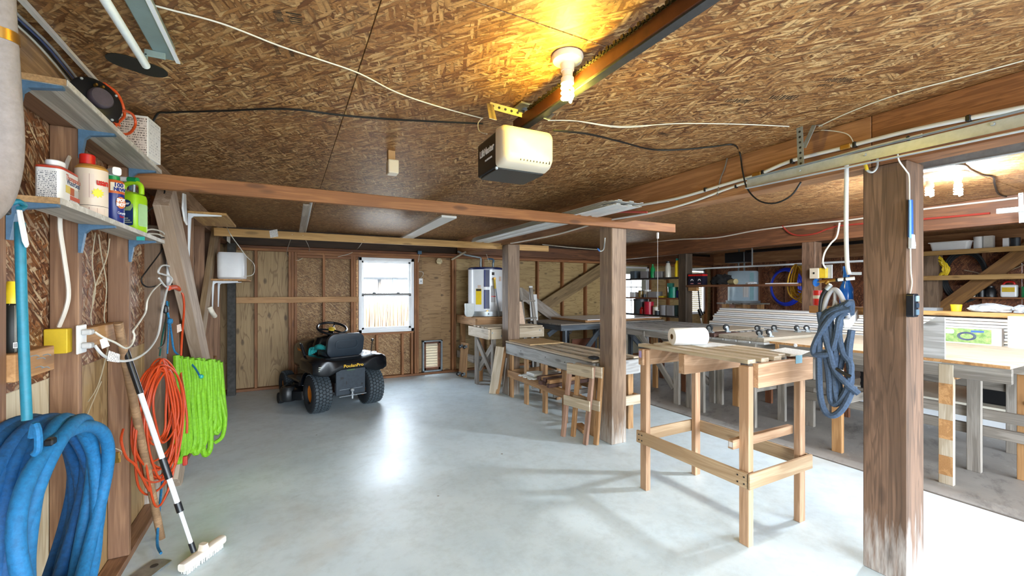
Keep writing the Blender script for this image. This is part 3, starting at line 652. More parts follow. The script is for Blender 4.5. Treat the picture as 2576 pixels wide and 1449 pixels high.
# galvanised track of the middle bay door with hanger
tr_ = thing('door_track', 'shiny galvanised horizontal door track below the ribbed beam', 'track', (2.6, .8, 2.18))
board('channel', (2.6, 1.701, 2.186), (2.6, 0.424, 2.181), .05, .003, GALV_L, tr_); board('channel_lip', (2.59, 1.702, 2.152), (2.59, 0.422, 2.135), .003, .03, GALV_L, tr_); board('channel_lip', (2.585, 1.691, 2.21), (2.585, 0.422, 2.217), .003, .03, GALV, tr_)
for p in ((2.595, 1.383, 2.188), (2.595, 1.072, 2.191), (2.595, 0.629, 2.193)): lathe('bolt', [(0, 0), (.008, 0), (.006, .006), (0, .006)], GALV_L, tr_, frame(p, (0, 1, 0), (-1, 0, 0)), 10)
hg = thing('track_hanger', 'grey perforated angle hanger holding the door track', 'bracket', (2.62, 1.35, 2.3))
perf('hanger_post', (2.61, 1.391, 2.46), (2.61, 1.383, 2.215), .034, hg, GALV, (0, 1, 0)); board('hanger_flange', (2.62, 1.425, 2.508), (2.68, 1.3, 2.441), .03, .004, GALV, hg)
board('gusset', (2.64, 1.329, 2.437), (2.61, 1.368, 2.315), .025, .004, GALV, hg, (0, 1, 0))
tk2 = thing('door_track', 'grey steel door track in the workshop right of the near post', 'track', (3.1, .9, 2.2))
board('channel', (3, 1.032, 2.18), (3, 0.489, 2.167), .06, .003, GALV, tk2); board('channel_lip', (3, 1.032, 2.147), (3, 0.489, 2.137), .003, .03, GALV_L, tk2)
# twig like strap, hooks
o = tube('wire_strap', [(2.76, 1.953, 2.439), (2.755, 1.971, 2.367), (2.75, 1.999, 2.302), (2.74, 2.017, 2.185)], .005, plain('dull_grey_strap', '6a625a', .7), None, 6, 3); tag(o, 'dull grey strap hanging across the white pipes', 'strap')
def hook(pts, label, tip=None):
    t = thing('utility_hook', label, 'hook', pts[0]); tube('shank', pts, .006, GALV_L, t, 8, 4)
    if tip: tube('tip', [pts[-2], pts[-1]], .008, tip, t, 8, 1)
    return t
hook([(2.765, 1.086, 2.201), (2.755, 1.084, 2.153), (2.74, 1.097, 2.127), (2.73, 1.117, 2.141), (2.725, 1.124, 2.176)], 'steel hook with a yellow tip at the top of the near post', YELLOW)
hook([(2.781, 3.288, 2.023), (2.779, 3.291, 1.968), (2.75, 3.275, 1.902), (2.72, 3.292, 1.887), (2.7, 3.304, 1.914)], 'steel hook with a blue tip on the second post', BLUEP)
# ---------------------------------------------------------------- things lying on the cross joists
sx_ = thing('vinyl_siding_stack', 'stack of white vinyl siding strips lying across the joists', 'siding', (2.4, 4.1, 2.18))
rnd = random.Random(4)
for k in range(6):
    z = 2.186+k*.011; x0 = 2.30+.006*k; bm = bmesh.new()
    y0, y1 = (2.62+.09*(k % 3), 5.60-.03*(k % 2))
    prof = [(0, 0), (.03, 0), (.034, .012), (.075, .012), (.08, 0), (.15, 0), (.155, .012), (.2, .012), (.205, 0), (.27, 0), (.275, .01), (.31, .01)]
    bm.free(); bm = bmesh.new(); cs = prof+[(x, zz+.003) for x, zz in reversed(prof)]
    va = [bm.verts.new((x, -(y1-y0)/2, zz)) for x, zz in cs]; vb = [bm.verts.new((x, (y1-y0)/2, zz)) for x, zz in cs]; n_ = len(cs)
    for a in range(n_): bm.faces.new((va[a], va[(a+1) % n_], vb[(a+1) % n_], vb[a]))
    bm.faces.new(va[::-1]); bm.faces.new(vb)
    fin('siding_strip', bm, VINYL, sx_, T(x0, (y0+y1)/2, z))
o = board('white_board', (1.368, 3.865, 2.205), (1.424, 5.966, 2.205), .15, .022, WHITE, None, (1, 0, 0), .002); tag(o, 'white board lying across both cross joists', 'board')
o = board('thin_lath', (0.142, 3.792, 2.19), (0.155, 6.294, 2.19), .055, .014, GREYB, None, (1, 0, 0)); tag(o, 'short grey lath lying across the cross joists', 'lath')
o = tube('metal_rod', [(0.168, 3.553, 2.195), (0.2, 6.22, 2.195)], .011, GALV_L, None, 8, 1); tag(o, 'thin silver rod lying beside the lath over the joists', 'rod')
o = tube('red_strip', [(2.6, 3.085, 2.215), (2.62, 2.894, 2.2), (2.66, 2.612, 2.154)], .009, plain('red_rubber', 'a04038', .6), None, 6, 3); tag(o, 'dull red rubber strip sticking out below the siding stack', 'strip')
o = tube('white_tube', [(2.74, 5.212, 2.155), (2.74, 4.822, 2.148), (2.74, 4.083, 2.144), (2.74, 3.499, 2.17)], .009, VINYL_W, None, 8, 3); tag(o, 'warm white pipe clipped under the beam behind the siding stack', 'pipe')
cable('beam_wire', [(2.95, 4.72, 2.102), (2.95, 4.143, 2.014), (2.95, 3.597, 1.939)], .005, CABLE_W, 'white cable on the dark beam between the two middle posts')
ps = thing('pull_string', 'thin pull string with white grip hanging from the end of the near joist', 'string', (3.4, 3.2, 1.9))
box('grip', 3.335, 3.352, 3.13, 3.15, 2.03, 2.092, WHITE, ps, bev=.003); tube('string', [(3.343, 3.14, 2.10), (3.343, 3.14, 1.30)], .0016, CABLE_W, ps, 5, 1)
o = tube('pipe_stub', [(2.62, 6.6, 2.14), (2.49, 6.9, 2.03)], .016, plain('dull_pipe', 'a89880', .5), None, 10, 1); tag(o, 'short dull pipe pointing down beside the water heater', 'pipe')
lathe_o = lathe('round_cap', [(0, 0), (.055, 0), (.055, .012), (0, .012)], plain('patchy_cap', 'c8b890', .6, 0, .35, 30), None, frame((2.43, 7.40, 2.03), (1, 0, 0), (0, -1, 0)), 20); tag(lathe_o, 'round patchy disc on the back wall above the outlet', 'cap')
jb = thing('wall_switch', 'small white switch box on the wall right of the window', 'switch', (2.09, 7.42, 1.68))
box('plate', 2.06, 2.13, 7.40, 7.42, 1.615, 1.715, WHITE, jb, bev=.003); box('switch_button', 2.085, 2.105, 7.392, 7.40, 1.65, 1.68, GALV, jb)
tube('wire', [(2.09, 7.41, 1.715), (2.14, 7.42, 1.78), (2.13, 7.42, 1.83), (2.06, 7.43, 1.84)], .004, CABLE_W, jb, 6, 4)
bb = thing('blue_box', 'little blue electrical box under the rim above the window', 'box', (2.06, 7.4, 2.17))
box('body', 2.03, 2.10, 7.36, 7.42, 2.14, 2.20, STEELB, bb, bev=.004); tube('wire', [(2.07, 7.40, 2.14), (2.06, 7.41, 2.08), (2.05, 7.42, 2.0)], .004, CABLE_W, bb, 6, 3)
cable('wall_wire', [(0.055, 5.57, 2.152), (0.002, 7.38, 2.055), (0.155, 7.4, 1.97), (0.31, 7.38, 2.129), (0.167, 5.57, 2.15)], .003, CABLE_W, 'wire loop hanging from the far joist over the back wall', k=5)
cable('wall_wire', [(0.85, 5.57, 2.131), (1.029, 7.36, 2.192), (0.909, 7.38, 2.104), (0.729, 7.4, 2.047)], .004, CABLE_W, 'wire drooping from the far joist left of the window')

# ---------------------------------------------------------------- shelves on the left wall
def sbracket(y, z, m, par, x0=-.768, L=.115, H=.12):
    prof = [(0, 0), (L, 0), (L, -.008), (.035, -.022), (.02, -.038), (.008, -H), (0, -H)]
    return prism('shelf_bracket', prof, .022, m, par, frame((x0, y+.011, z), (1, 0, 0), (0, -1, 0)))
s1 = thing('wall_shelf', 'lower whitewashed plank shelf carrying the bottles', 'shelf', (-.71, 2.55, 1.78))
board('plank', (-.707, 1.895, 1.789), (-.707, 3.215, 1.789), .125, .021, SHELFW, s1, (1, 0, 0))
box('chipped_edge', -.6455, -.6435, 1.895, 3.21, 1.779, 1.799, WHITEW, s1); box('raw_end', -.768, -.647, 1.893, 1.8955, 1.779, 1.799, ENDG, s1)
for y in (1.905, 2.42, 3.06): sbracket(y, 1.778, STEELB, s1)
pl_ = box('price_sticker', -.675, -.642, 2.80, 2.802, 1.756, 1.775, TEALG, s1)
s2 = thing('wall_shelf', 'upper grained plank shelf near the ceiling with a loudspeaker and box', 'shelf', (-.71, 2.5, 2.18))
board('plank', (-.707, 1.925, 2.184), (-.707, 3.12, 2.184), .135, .022, wood('grained_shelf', 'c8c0b2', '857c6e', rings=.7, knots=.1), s2, (1, 0, 0))
box('painted_edge', -.6405, -.6385, 1.925, 3.12, 2.174, 2.194, WHITEW, s2); box('raw_end', -.773, -.642, 1.922, 1.9255, 2.174, 2.194, ENDG, s2)
for y in (1.94, 2.42, 3.06): sbracket(y, 2.173, STEELB, s2)
# bottles on the lower shelf
def label_px(par, o, x, z, W_, H_, m, nm='label'):
    return prism(nm, [(-W_/2, -H_/2), (W_/2, -H_/2), (W_/2, H_/2), (-W_/2, H_/2)], .0008, m, par, frame(o, x, z))
B1 = plain('white_bottle', 'dedcd8', .3, 0, .03)
j = thing('sealer_jug', 'white rectangular sealer jug with red shoulders and white cap', 'jug', (-.697, 1.99, 1.80))
bj = T(-.697, 1.99, 1.80)
def rr3(w_, d_, r, z, n=4): return [(x, y, z) for x, y in rrect(w_, d_, r, n)]
loft('body', [rr3(.086, .136, .018, 0), rr3(.09, .14, .02, .006), rr3(.09, .14, .02, .116)], B1, j, bj)
loft('shoulder', [rr3(.091, .141, .02, .1165), rr3(.09, .14, .02, .123), rr3(.07, .11, .02, .130)], plain('red_shoulder', 'b8402c', .35), j, bj)
lathe('cap', [(0, .130), (.030, .130), (.031, .133), (.031, .147), (.028, .150), (0, .150)], WHITE, j, bj @ T(0, -.015, 0), 24)
label_px(j, bj @ V((0, -.0705, .058)), (1, 0, 0), (0, -1, 0), .062, .098, SMALLP, 'small_print')
fx_ = lambda y, z: bj @ V((.0458, y, z))
text('lettering', "Thompson's", .026, plain('orange_ink', 'b85030', .5), j, frame(fx_(.018, .098), (0, 1, -.0), (1, 0, 0)), .0004, .85)
text('lettering', 'WaterSeal', .026, plain('navy_ink', '2a4468', .5), j, frame(fx_(.018, .083), (0, 1, 0), (1, 0, 0)), .0004, .9)
for y0, y1, z0, z1, c in ((-.04, -.008, .045, .070, 'd8c060'), (-.008, .022, .042, .068, 'b4562c'), (.022, .055, .042, .066, 'b8b4ae'), (-.008, .066, .026, .040, 'c25030')):
    label_px(j, fx_((y0+y1)/2, (z0+z1)/2), (0, 1, 0), (1, 0, 0), y1-y0, z1-z0, plain('label_'+c, c, .4), 'label_patch')
label_px(j, fx_(.025, .013), (0, 1, 0), (1, 0, 0), .075, .022, SMALLP, 'small_print')
j = thing('cleaner_bottle', 'beige cylindrical bottle with a tan shoulder and red cap', 'bottle', (-.703, 2.185, 1.80)); bj = T(-.703, 2.185, 1.80)
lathe('body', [(0, 0), (.048, 0), (.05, .004), (.05, .158), (0, .158)], plain('beige_bottle', 'dccab6', .4, 0, .03), j, bj, 32)
lathe('shoulder', [(0, .158), (.0503, .158), (.05, .164), (.04, .174), (.02, .178), (0, .178)], plain('tan_shoulder', 'b8863c', .35), j, bj, 32)
lathe('cap', [(0, .176), (.024, .176), (.024, .206), (.021, .209), (0, .209)], RED, j, bj @ T(-.01, -.01, 0), 20)
def curved(par, base, r, a0, a1, z0, z1, m, nm='label'):
    bm = bmesh.new(); n = 10
    A = [bm.verts.new((r*math.cos(a0+(a1-a0)*k/n), r*math.sin(a0+(a1-a0)*k/n), z0)) for k in range(n+1)]
    Bq = [bm.verts.new((r*math.cos(a0+(a1-a0)*k/n), r*math.sin(a0+(a1-a0)*k/n), z1)) for k in range(n+1)]
    for k in range(n): bm.faces.new((A[k], A[k+1], Bq[k+1], Bq[k]))
    return fin(nm, bm, m, par, base, True)
def around(base, r, a, z): return frame(base @ V((r*math.cos(a), r*math.sin(a), z)), (-math.sin(a), math.cos(a), 0), (math.cos(a), math.sin(a), 0))
VA = -1.05   # direction from the bottles towards the viewer
text('lettering', 'usan', .030, RED, j, around(bj, .0512, VA+.42, .115), .0004, .8, .001)
prism('yellow_star', [((.017 if k % 2 else .011)*math.cos(k*PI/10)*1.25, (.017 if k % 2 else .011)*math.sin(k*PI/10)) for k in range(20)], .001, plain('star_yellow', 'e2d43a', .5), j, around(bj, .0508, VA+.12, .078))
curved(j, bj, .0505, VA-.75, VA-.1, .06, .14, SMALLT, 'small_print'); curved(j, bj, .0505, VA-.7, VA+.6, .008, .028, SMALLT, 'small_print')
curved(j, bj, .0505, VA-1.2, VA+1.2, .034, .0355, INK, 'line')
j = thing('spot_cleaner', 'navy spray bottle with an orange band and white trigger head', 'bottle', (-.70, 2.385, 1.80)); bj = T(-.70, 2.385, 1.80)
lathe('body', [(0, 0), (.034, 0), (.036, .003), (.036, .12), (0, .12)], plain('navy_label', '1c2c78', .3, 0, .03), j, bj, 28)
lathe('band', [(0, .115), (.0365, .115), (.0365, .158), (.03, .166), (0, .166)], plain('orange_band', 'c8602c', .35), j, bj, 28)
lathe('collar', [(0, .163), (.022, .163), (.022, .182), (0, .182)], GREENC, j, bj, 18)
loft('trigger_head', [[(x, y, z) for y, z in rrect(.03, .03, .008, 3, 0, .198)] for x in (-.03, .0, .04)], WHITE, j, bj @ RZ(.6) @ RZ(PI/2) @ T(-.005, 0, 0))
lathe('neck', [(0, .18), (.018, .18), (.016, .188), (0, .188)], WHITE, j, bj, 16)
curved(j, bj, .0372, VA-.5, VA+1.1, .124, .155, plain('cream_panel', 'e8dcc4', .5), 'panel')
text('lettering', '100', .020, plain('navy_ink2', '1c2c78', .5), j, around(bj, .0378, VA+.2, .146), .0004, 1.1, .001)
text('lettering', 'NEW', .017, plain('navy_ink3', '1c2c78', .5), j, around(bj, .0378, VA+.3, .130), .0004, 1.1, .001)
prism('orange_disc', [(.020*math.cos(k*PI/8), .022*math.sin(k*PI/8)) for k in range(16)], .001, plain('disc_orange', 'd0743a', .4), j, around(bj, .0362, VA+.45, .082))
text('lettering', 'SPOT', .017, WHITE, j, around(bj, .0378, VA+.42, .090), .0004, .8, .001); text('lettering', 'SHOT', .017, WHITE, j, around(bj, .0378, VA+.42, .074), .0004, .8, .001)
text('lettering', 'Carpet', .013, WHITE, j, around(bj, .0372, VA+.5, .043), .0004, .9); text('lettering', 'Stain', .012, RED, j, around(bj, .0372, VA+.55, .030), .0004, .9)
j = thing('wash_jug', 'lime green wash jug with a built in handle and hose end sprayer', 'jug', (-.705, 2.635, 1.80)); bj = T(-.705, 2.635, 1.80) @ RZ(-.45)
LIME = plain('lime_plastic', '9ccc1e', .3, 0, .04)
loft('body', [rr3(.09, .075, .02, 0), rr3(.098, .082, .022, .006), rr3(.098, .082, .022, .15), rr3(.09, .075, .02, .165), rr3(.05, .05, .02, .178)], LIME, j, bj)
tube('handle', [(-.036, 0, .165), (-.036, 0, .195), (-.026, 0, .214), (0, 0, .222), (.028, 0, .220), (.042, 0, .205), (.044, 0, .17)], .0105, LIME, j, 10, 4, base=bj)
curved_p = prism('label', rrect(.082, .095, .006, 2), .001, plain('label_navy', '1e3c74', .4), j, bj @ frame((0, -.0415, .072), (1, 0, 0), (0, -1, 0)))
prism('label_stripe', [(-.041, .0), (.03, .0), (.041, .018), (.041, .03), (-.041, .03)], .0008, plain('label_green', '9cb87c', .4), j, bj @ frame((0, -.0425, .09), (1, 0, 0), (0, -1, 0)))
prism('badge', [(.021*math.cos(k*PI/8), .016*math.sin(k*PI/8)) for k in range(16)], .001, plain('badge_navy', '16386a', .4), j, bj @ frame((.012, -.0428, .122), (1, 0, 0), (0, -1, 0)))
prism('badge_swoosh', [(-.016, 0), (.016, 0), (.01, -.008), (-.01, -.008)], .0008, WHITE, j, bj @ frame((.012, -.0438, .124), (1, 0, 0), (0, -1, 0)))
text('lettering', 'WASH', .014, plain('dark_ink', '20303a', .5), j, bj @ frame((-.01, -.0436, .104), (1, 0, 0), (0, -1, 0)), .0004, 1, .0006)
for k in range(3): box('label_line', -.03, .036-.008*k, -.0432, -.0424, .036+k*.009, .040+k*.009, plain('line_grey', 'b4c0a8', .5), j, bj)
prism('side_label', rrect(.05, .10, .008, 2), .001, plain('label_pale_green', 'a4c890', .4), j, bj @ frame((.0495, 0, .075), (0, 1, 0), (1, 0, 0)))
sp_ = tube('dip_tube', [(.01, .0, .175), (.012, 0, .225)], .006, GALV, j, 8, 1, base=bj)
for nm, x0, x1, z, r, m in (('nozzle', -.012, .026, .237, .013, GREENC), ('sprayer_body', -.075, -.012, .241, .011, WHITE)): tube(nm, [(x0, 0, z), (x1, 0, z-.004)], r, m, j, 12, 1, base=bj)
# upper shelf: loudspeaker, extension cord, box
t = thing('loudspeaker_driver', 'black round loudspeaker driver with grey magnet on the upper shelf', 'speaker', (-.69, 2.16, 2.195))
ax = T(-.685, 2.14, 2.262) @ RZ(.75) @ RX(PI/2*.92)
lathe('basket', [(0, -.03), (.045, -.028), (.066, -.004), (.079, 0), (.080, .006), (.068, .012), (.05, .018), (0, .02)], BLACK, t, ax, 32)
lathe('magnet', [(0, .018), (.034, .018), (.036, .022), (.036, .04), (.032, .045), (0, .045)], plain('magnet_brown', '4a4048', .6, 0, .2), t, ax, 28)
for k in range(4):
    a = k*PI/2+.6; lathe('screw', [(0, 0), (.005, 0), (.004, .003), (0, .003)], GALV_L, t, ax @ T(.073*math.cos(a), .073*math.sin(a), .011), 8)
for d in (-.01, .01): box('terminal', d-.003, d+.003, .042, .05, .02, .036, BRASS, t, ax)
t = thing('extension_cable', 'short orange cord with black plug looped on the upper shelf', 'cord', (-.66, 2.4, 2.2))
ORC = plain('orange_cord_jacket', 'd2501e', .45, 0, .06)
tube('cord', [(-0.7, 2.456, 2.398), (-0.68, 2.528, 2.394), (-0.66, 2.535, 2.347), (-0.655, 2.542, 2.3), (-0.655, 2.505, 2.268), (-0.65, 2.407, 2.204), (-0.65, 2.476, 2.196), (-0.648, 2.586, 2.234), (-0.648, 2.669, 2.299), (-0.648, 2.65, 2.335), (-0.65, 2.572, 2.328), (-0.652, 2.463, 2.291), (-0.652, 2.395, 2.247), (-0.65, 2.392, 2.219), (-0.648, 2.448, 2.223)], .0058, ORC, t, 8, 5)
box('plug', -.66, -.635, 2.36, 2.40, 2.215, 2.25, BLACK, t, bev=.006, seg=2)
t = thing('cardboard_box', 'white cardboard carton with dark print on the upper shelf end', 'box', (-.70, 2.68, 2.195)); bx_ = T(-.70, 2.66, 2.195) @ RZ(-.12)
box('carton', -.075, .095, -.10, .10, 0, .155, plain('white_carton', 'e2ded8', .7, 0, .03), t, bx_, .002)
prism('printed_panel', [(-.072, .004), (.09, .004), (.09, .148), (-.072, .148)], .0006, printed('carton_print', 'd9c8bc', '6a5a54', 110, .5), t, bx_ @ frame((0, -.1004, 0), (1, 0, 0), (0, -1, 0)))
prism('printed_panel', [(-.09, .01), (.09, .01), (.09, .145), (-.09, .145)], .0006, printed('carton_print2', 'e4e2e0', '707480', 90, .42), t, bx_ @ frame((.0953, 0, 0), (0, 1, 0), (1, 0, 0)))
text('lettering', '% per month', .018, INK, t, bx_ @ frame((.01, -.101, .139), (1, 0, 0), (0, -1, 0)), .0003, .9)
def place(nm, loc, sc):
    o = bpy.data.objects[nm]; o.matrix_basis = T(loc) @ M.Diagonal(sc+(1,)); WM[o] = o.matrix_basis.copy()
place('sealer_jug', (-.725, 2.105, 1.80), (.78, 1.07, 1.05)); place('cleaner_bottle', (-.705, 2.341, 1.80), (1, 1, 1.2))
place('spot_cleaner', (-.70, 2.566, 1.80), (1.07, 1.07, 1.21)); place('wash_jug', (-.705, 2.845, 1.80), (1.13, 1.13, 1.14))
place('loudspeaker_driver', (-.69, 2.33, 2.195), (1.1, 1.1, 1.1)); place('cardboard_box', (-.705, 2.94, 2.195), (.82, .8, 1.35))
# thick grey padded hose loop at the left edge
t = thing('padded_hose', 'thick grey padded hose loop with brass band at the left edge', 'hose', (-.62, 1.45, 1.9))
tube('sleeve', [(-0.62, 1.458, 2.332), (-0.62, 1.467, 2.188), (-0.62, 1.479, 2.091), (-0.62, 1.495, 1.964), (-0.62, 1.505, 1.87), (-0.62, 1.492, 1.789), (-0.62, 1.451, 1.714), (-0.62, 1.374, 1.665)], .041, plain('grey_sleeve', '948a86', .8, 0, .1, 60, .2), t, 18, 6)
tube('brass_band', [(-0.62, 1.475, 2.124), (-0.62, 1.478, 2.099)], .0435, BRASS, t, 18, 1)
# bundle of wires in the corner of the ceiling, conduit
for i, (dx, m, lab) in enumerate(((0, CABLE_K, 'black'), (.012, plain('blue_wire', '44527a', .5), 'blue'), (.024, plain('grey_wire', '8a8c90', .5), 'grey'), (-.012, CABLE_W, 'white'))):
    o = tube('bundled_wire', [(-.80+dx, 1.4, 2.425), (-.80+dx, 1.9, 2.40), (-.79+dx, 2.2, 2.395), (-.79+dx, 2.6, 2.35), (-.79+dx, 3.0, 2.30)], .0045, m, None, 6, 4); tag(o, lab+' wire of the bundle along the top of the left wall', 'wire')
o = box('white_conduit', -.758, -.742, .6, 3.3, 2.424, 2.438, VINYL_W); tag(o, 'white conduit strip along the ceiling edge of the left wall', 'conduit')
# teal hose hanging from a hook, tied with a rag
t = thing('teal_hose_end', 'straight teal hose end hanging from the lower shelf', 'hose', (-.655, 1.6, 1.2))
tube('hose', [(-0.665, 1.708, 1.692), (-0.66, 1.705, 1.479), (-0.655, 1.707, 1.276), (-0.65, 1.706, 1.134)], .0115, ROPE_T, t, 12, 4)
tube('tie', [(-0.67, 1.681, 1.74), (-0.66, 1.685, 1.748), (-0.66, 1.72, 1.741), (-0.66, 1.691, 1.729)], .007, ROPE_T, t, 8, 4)
box('clasp', -.676, -.648, 1.60, 1.63, 1.70, 1.735, BLACK, t, bev=.006, seg=2)
prism('rag', [(-.008, .004), (.01, .006), (.024, -.03), (.046, -.085), (.036, -.096), (.02, -.08), (.002, -.03)], .006, WHITE, t, frame((-0.65, 1.658, 1.716), (0, 1, 0), (1, 0, 0)), .002)
# big blue fabric hose coil
t = thing('blue_hose_coil', 'big coil of blue fabric hose hanging on the lower left wall', 'hose', (-.68, 1.87, .8))
BLUEH = plain('blue_hose_fabric', '094e84', .7, 0, .22, 70, .4); TEALH = plain('light_blue_hose_fabric', '0e6496', .7, 0, .2, 70, .4)
rnd = random.Random(8)
for k in range(10):
    ry, rz = .36-.012*k+rnd.uniform(-.015, .015), .33-.008*(k % 5)+rnd.uniform(-.02, .02); cy = 1.905-.004*k
    lo = .16 if k in (1, 3, 5, 6) else .03; cz = 1.085-rz-.008*(k % 4); x = -.745+.0145*k; ph = rnd.uniform(0, 6)
    pts = []
    for q in range(16):
        a = q*2*PI/16; sz = math.sin(a)
        pts.append((x+.014*math.sin(2*a+ph), cy+ry*math.cos(a)*(1 if sz > 0 else 1-.12*abs(sz))+.006*math.sin(3*a+ph), cz+rz*sz-(lo*sz*sz if sz < 0 else 0)))
    tube('hose_loop', pts, .0195, BLUEH if k < 7 else TEALH, t, 10, 4, True)
tube('hose_loop', [(-.60+.02*math.sin(2*a), 1.83+.29*math.cos(a), .80+(.26 if math.sin(a) > 0 else .30)*math.sin(a)) for a in [q*PI/8 for q in range(16)]], .0195, TEALH, t, 10, 4, True)
tube('hose_tail', [(-.66, 1.95, .52), (-.68, 2.0, .40), (-.70, 1.9, .28), (-.71, 1.75, .22), (-.70, 1.55, .25)], .0195, BLUEH, t, 10, 5)
tube('tie_strap', [(-0.62, 1.652, 1.097), (-0.61, 1.641, 1.133), (-0.6, 1.631, 1.11), (-0.6, 1.631, 1.067), (-0.61, 1.637, 1.054)], .009, TEALH, t, 8, 4)
box('black_clip', -.612, -.592, 1.69, 1.72, 1.055, 1.075, BLACK, t, bev=.004)
tube('brass_fitting', [(-0.63, 2.11, 0.932), (-0.63, 2.211, 0.866)], .016, BRASS, t, 12, 1); tube('fitting_collar', [(-0.63, 2.081, 0.95), (-0.63, 2.118, 0.924)], .019, GALV_L, t, 12, 1)
for k in (0, 1): box('wing', -.645, -.615, 2.325+.012*k, 2.333+.012*k, .80-.02*k, .83-.02*k, BRASS, t, bev=.003)
# aerosol on a nailed block
o = thing('nailed_block', 'short pale wooden block with bent nails on the left wall', 'block', (-.80, 2.0, 1.25))
board('block', (-.806, 1.905, 1.256), (-.806, 2.16, 1.256), .088, .108, STUD_P, o)
for y, z in ((1.99, 1.282), (2.03, 1.268), (2.07, 1.275), (2.02, 1.24), (2.06, 1.232)): tube('nail', [(-.75, y, z), (-.738, y+.004, z+.003), (-.735, y+.014, z-.003)], .0018, GALV, o, 5, 2)
t = thing('aerosol_can', 'black aerosol can with yellow cap standing on the nailed block', 'can', (-.80, 2.0, 1.30)); b = T(-.79, 1.985, 1.30)
lathe('can', [(0, 0), (.030, 0), (.032, .004), (.032, .15), (.026, .158), (0, .158)], printed('black_can_print', '14140f', 'b0aca0', 120, .4), t, b, 24)
lathe('cap', [(0, .158), (.027, .158), (.027, .19), (.018, .205), (.012, .23), (0, .23)], YELLOWB, t, b, 20)
prism('barcode', [(-.014, -.009), (.014, -.009), (.014, .009), (-.014, .009)], .0008, WHITE, t, around(b, .0325, VA+.3, .024))
for k in range(9): box('bar', -.012+k*.0027, -.0108+k*.0027, -.007, .007, .0008, .0014, INK, t, around(b, .0325, VA+.3, .024))
# outlet, cables and plugs
t = thing('yellow_outlet_box', 'yellow electrical box with white outlet plate on the first stud', 'outlet', (-.80, 2.4, 1.29))
box('box', -.858, -.788, 2.37, 2.419, 1.245, 1.345, YELLOW, t, bev=.003); box('plate', -.768, -.761, 2.385, 2.475, 1.236, 1.356, WHITE, t, bev=.003)
for z in (1.325, 1.268): box('plug', -.761, -.728, 2.41, 2.45, z-.012, z+.012, plain('grey_plug', 'b8b6b4', .5), t, bev=.005)
cable('flat_cable', [(-0.8, 2.544, 2.167), (-0.8, 2.439, 2.068), (-0.79, 2.362, 1.999), (-0.78, 2.308, 1.909), (-0.78, 2.282, 1.764), (-0.78, 2.315, 1.643), (-0.78, 2.357, 1.502), (-0.79, 2.366, 1.429), (-0.82, 2.392, 1.353)], .0075, VINYL_W, 'thick white cable running down the first stud to the yellow box')
cable('extension_wire', [(-0.745, 2.504, 1.319), (-0.72, 2.527, 1.289), (-0.7, 2.592, 1.26), (-0.69, 2.695, 1.221), (-0.69, 2.791, 1.23), (-0.69, 2.829, 1.268), (-0.69, 2.81, 1.296), (-0.7, 2.916, 1.317), (-0.71, 3.11, 1.378), (-0.71, 3.149, 1.445), (-0.72, 3.31, 1.502), (-0.74, 3.593, 1.55)], .0048, CABLE_W, 'white cord looping from the upper plug to the power strip')
cable('extension_wire', [(-0.745, 2.504, 1.261), (-0.72, 2.527, 1.209), (-0.69, 2.607, 1.172), (-0.69, 2.842, 1.15), (-0.7, 3.136, 1.164), (-0.71, 3.381, 1.229), (-0.72, 3.525, 1.373), (-0.735, 3.726, 1.503), (-0.74, 3.891, 1.59), (-0.745, 3.669, 1.611), (-0.745, 3.547, 1.62), (-0.745, 3.648, 1.669), (-0.745, 3.869, 1.669), (-0.745, 3.942, 1.591), (-0.745, 3.777, 1.525), (-0.745, 3.567, 1.581)], .0062, VINYL, 'thicker white cord sagging from the lower plug to the post')
t = thing('cord_tag', 'white warning tags wrapped on the white cords near the outlet', 'tag', (-0.7, 2.541, 1.233))
prism('tag_sheet', [(-.03, -.02), (.03, -.026), (.034, .012), (-.02, .026)], .0012, SMALLP, t, frame((-0.675, 2.47, 1.21), (.45, .85, -.2), (.8, -.5, .2))); prism('tag_sheet', [(-.016, -.02), (.02, -.012), (.012, .026), (-.018, .02)], .0012, WHITE, t, frame((-0.69, 2.426, 1.272), (.45, .85, 0), (.8, -.5, .2)))
for i, (pts, lab) in enumerate((([(-0.84, 2.833, 1.788), (-0.845, 2.811, 1.639), (-0.845, 2.85, 1.502), (-0.845, 2.792, 1.366), (-0.84, 2.858, 1.263)], 'first'), ([(-0.83, 2.84, 1.78), (-0.84, 2.91, 1.685), (-0.845, 2.999, 1.523), (-0.84, 2.948, 1.357), (-0.83, 2.985, 1.25), (-0.84, 2.884, 1.039), (-0.845, 2.764, 0.966)], 'second'), ([(-0.8, 2.882, 1.766), (-0.82, 2.91, 1.666), (-0.845, 2.85, 1.522), (-0.845, 2.811, 1.424)], 'third'), ([(-0.84, 2.91, 1.034), (-0.845, 2.84, 0.968), (-0.845, 2.732, 0.879), (-0.84, 2.761, 0.813), (-0.8, 2.85, 0.72), (-0.77, 2.939, 0.655), (-0.765, 2.861, 0.65), (-0.77, 2.769, 0.702), (-0.8, 2.772, 0.619)], 'lowest'))):
    cable('thin_wire', pts, .0025, plain('tan_wire_'+lab, 'b4a890', .6), lab+' thin tan wire dangling against the board behind the outlet')
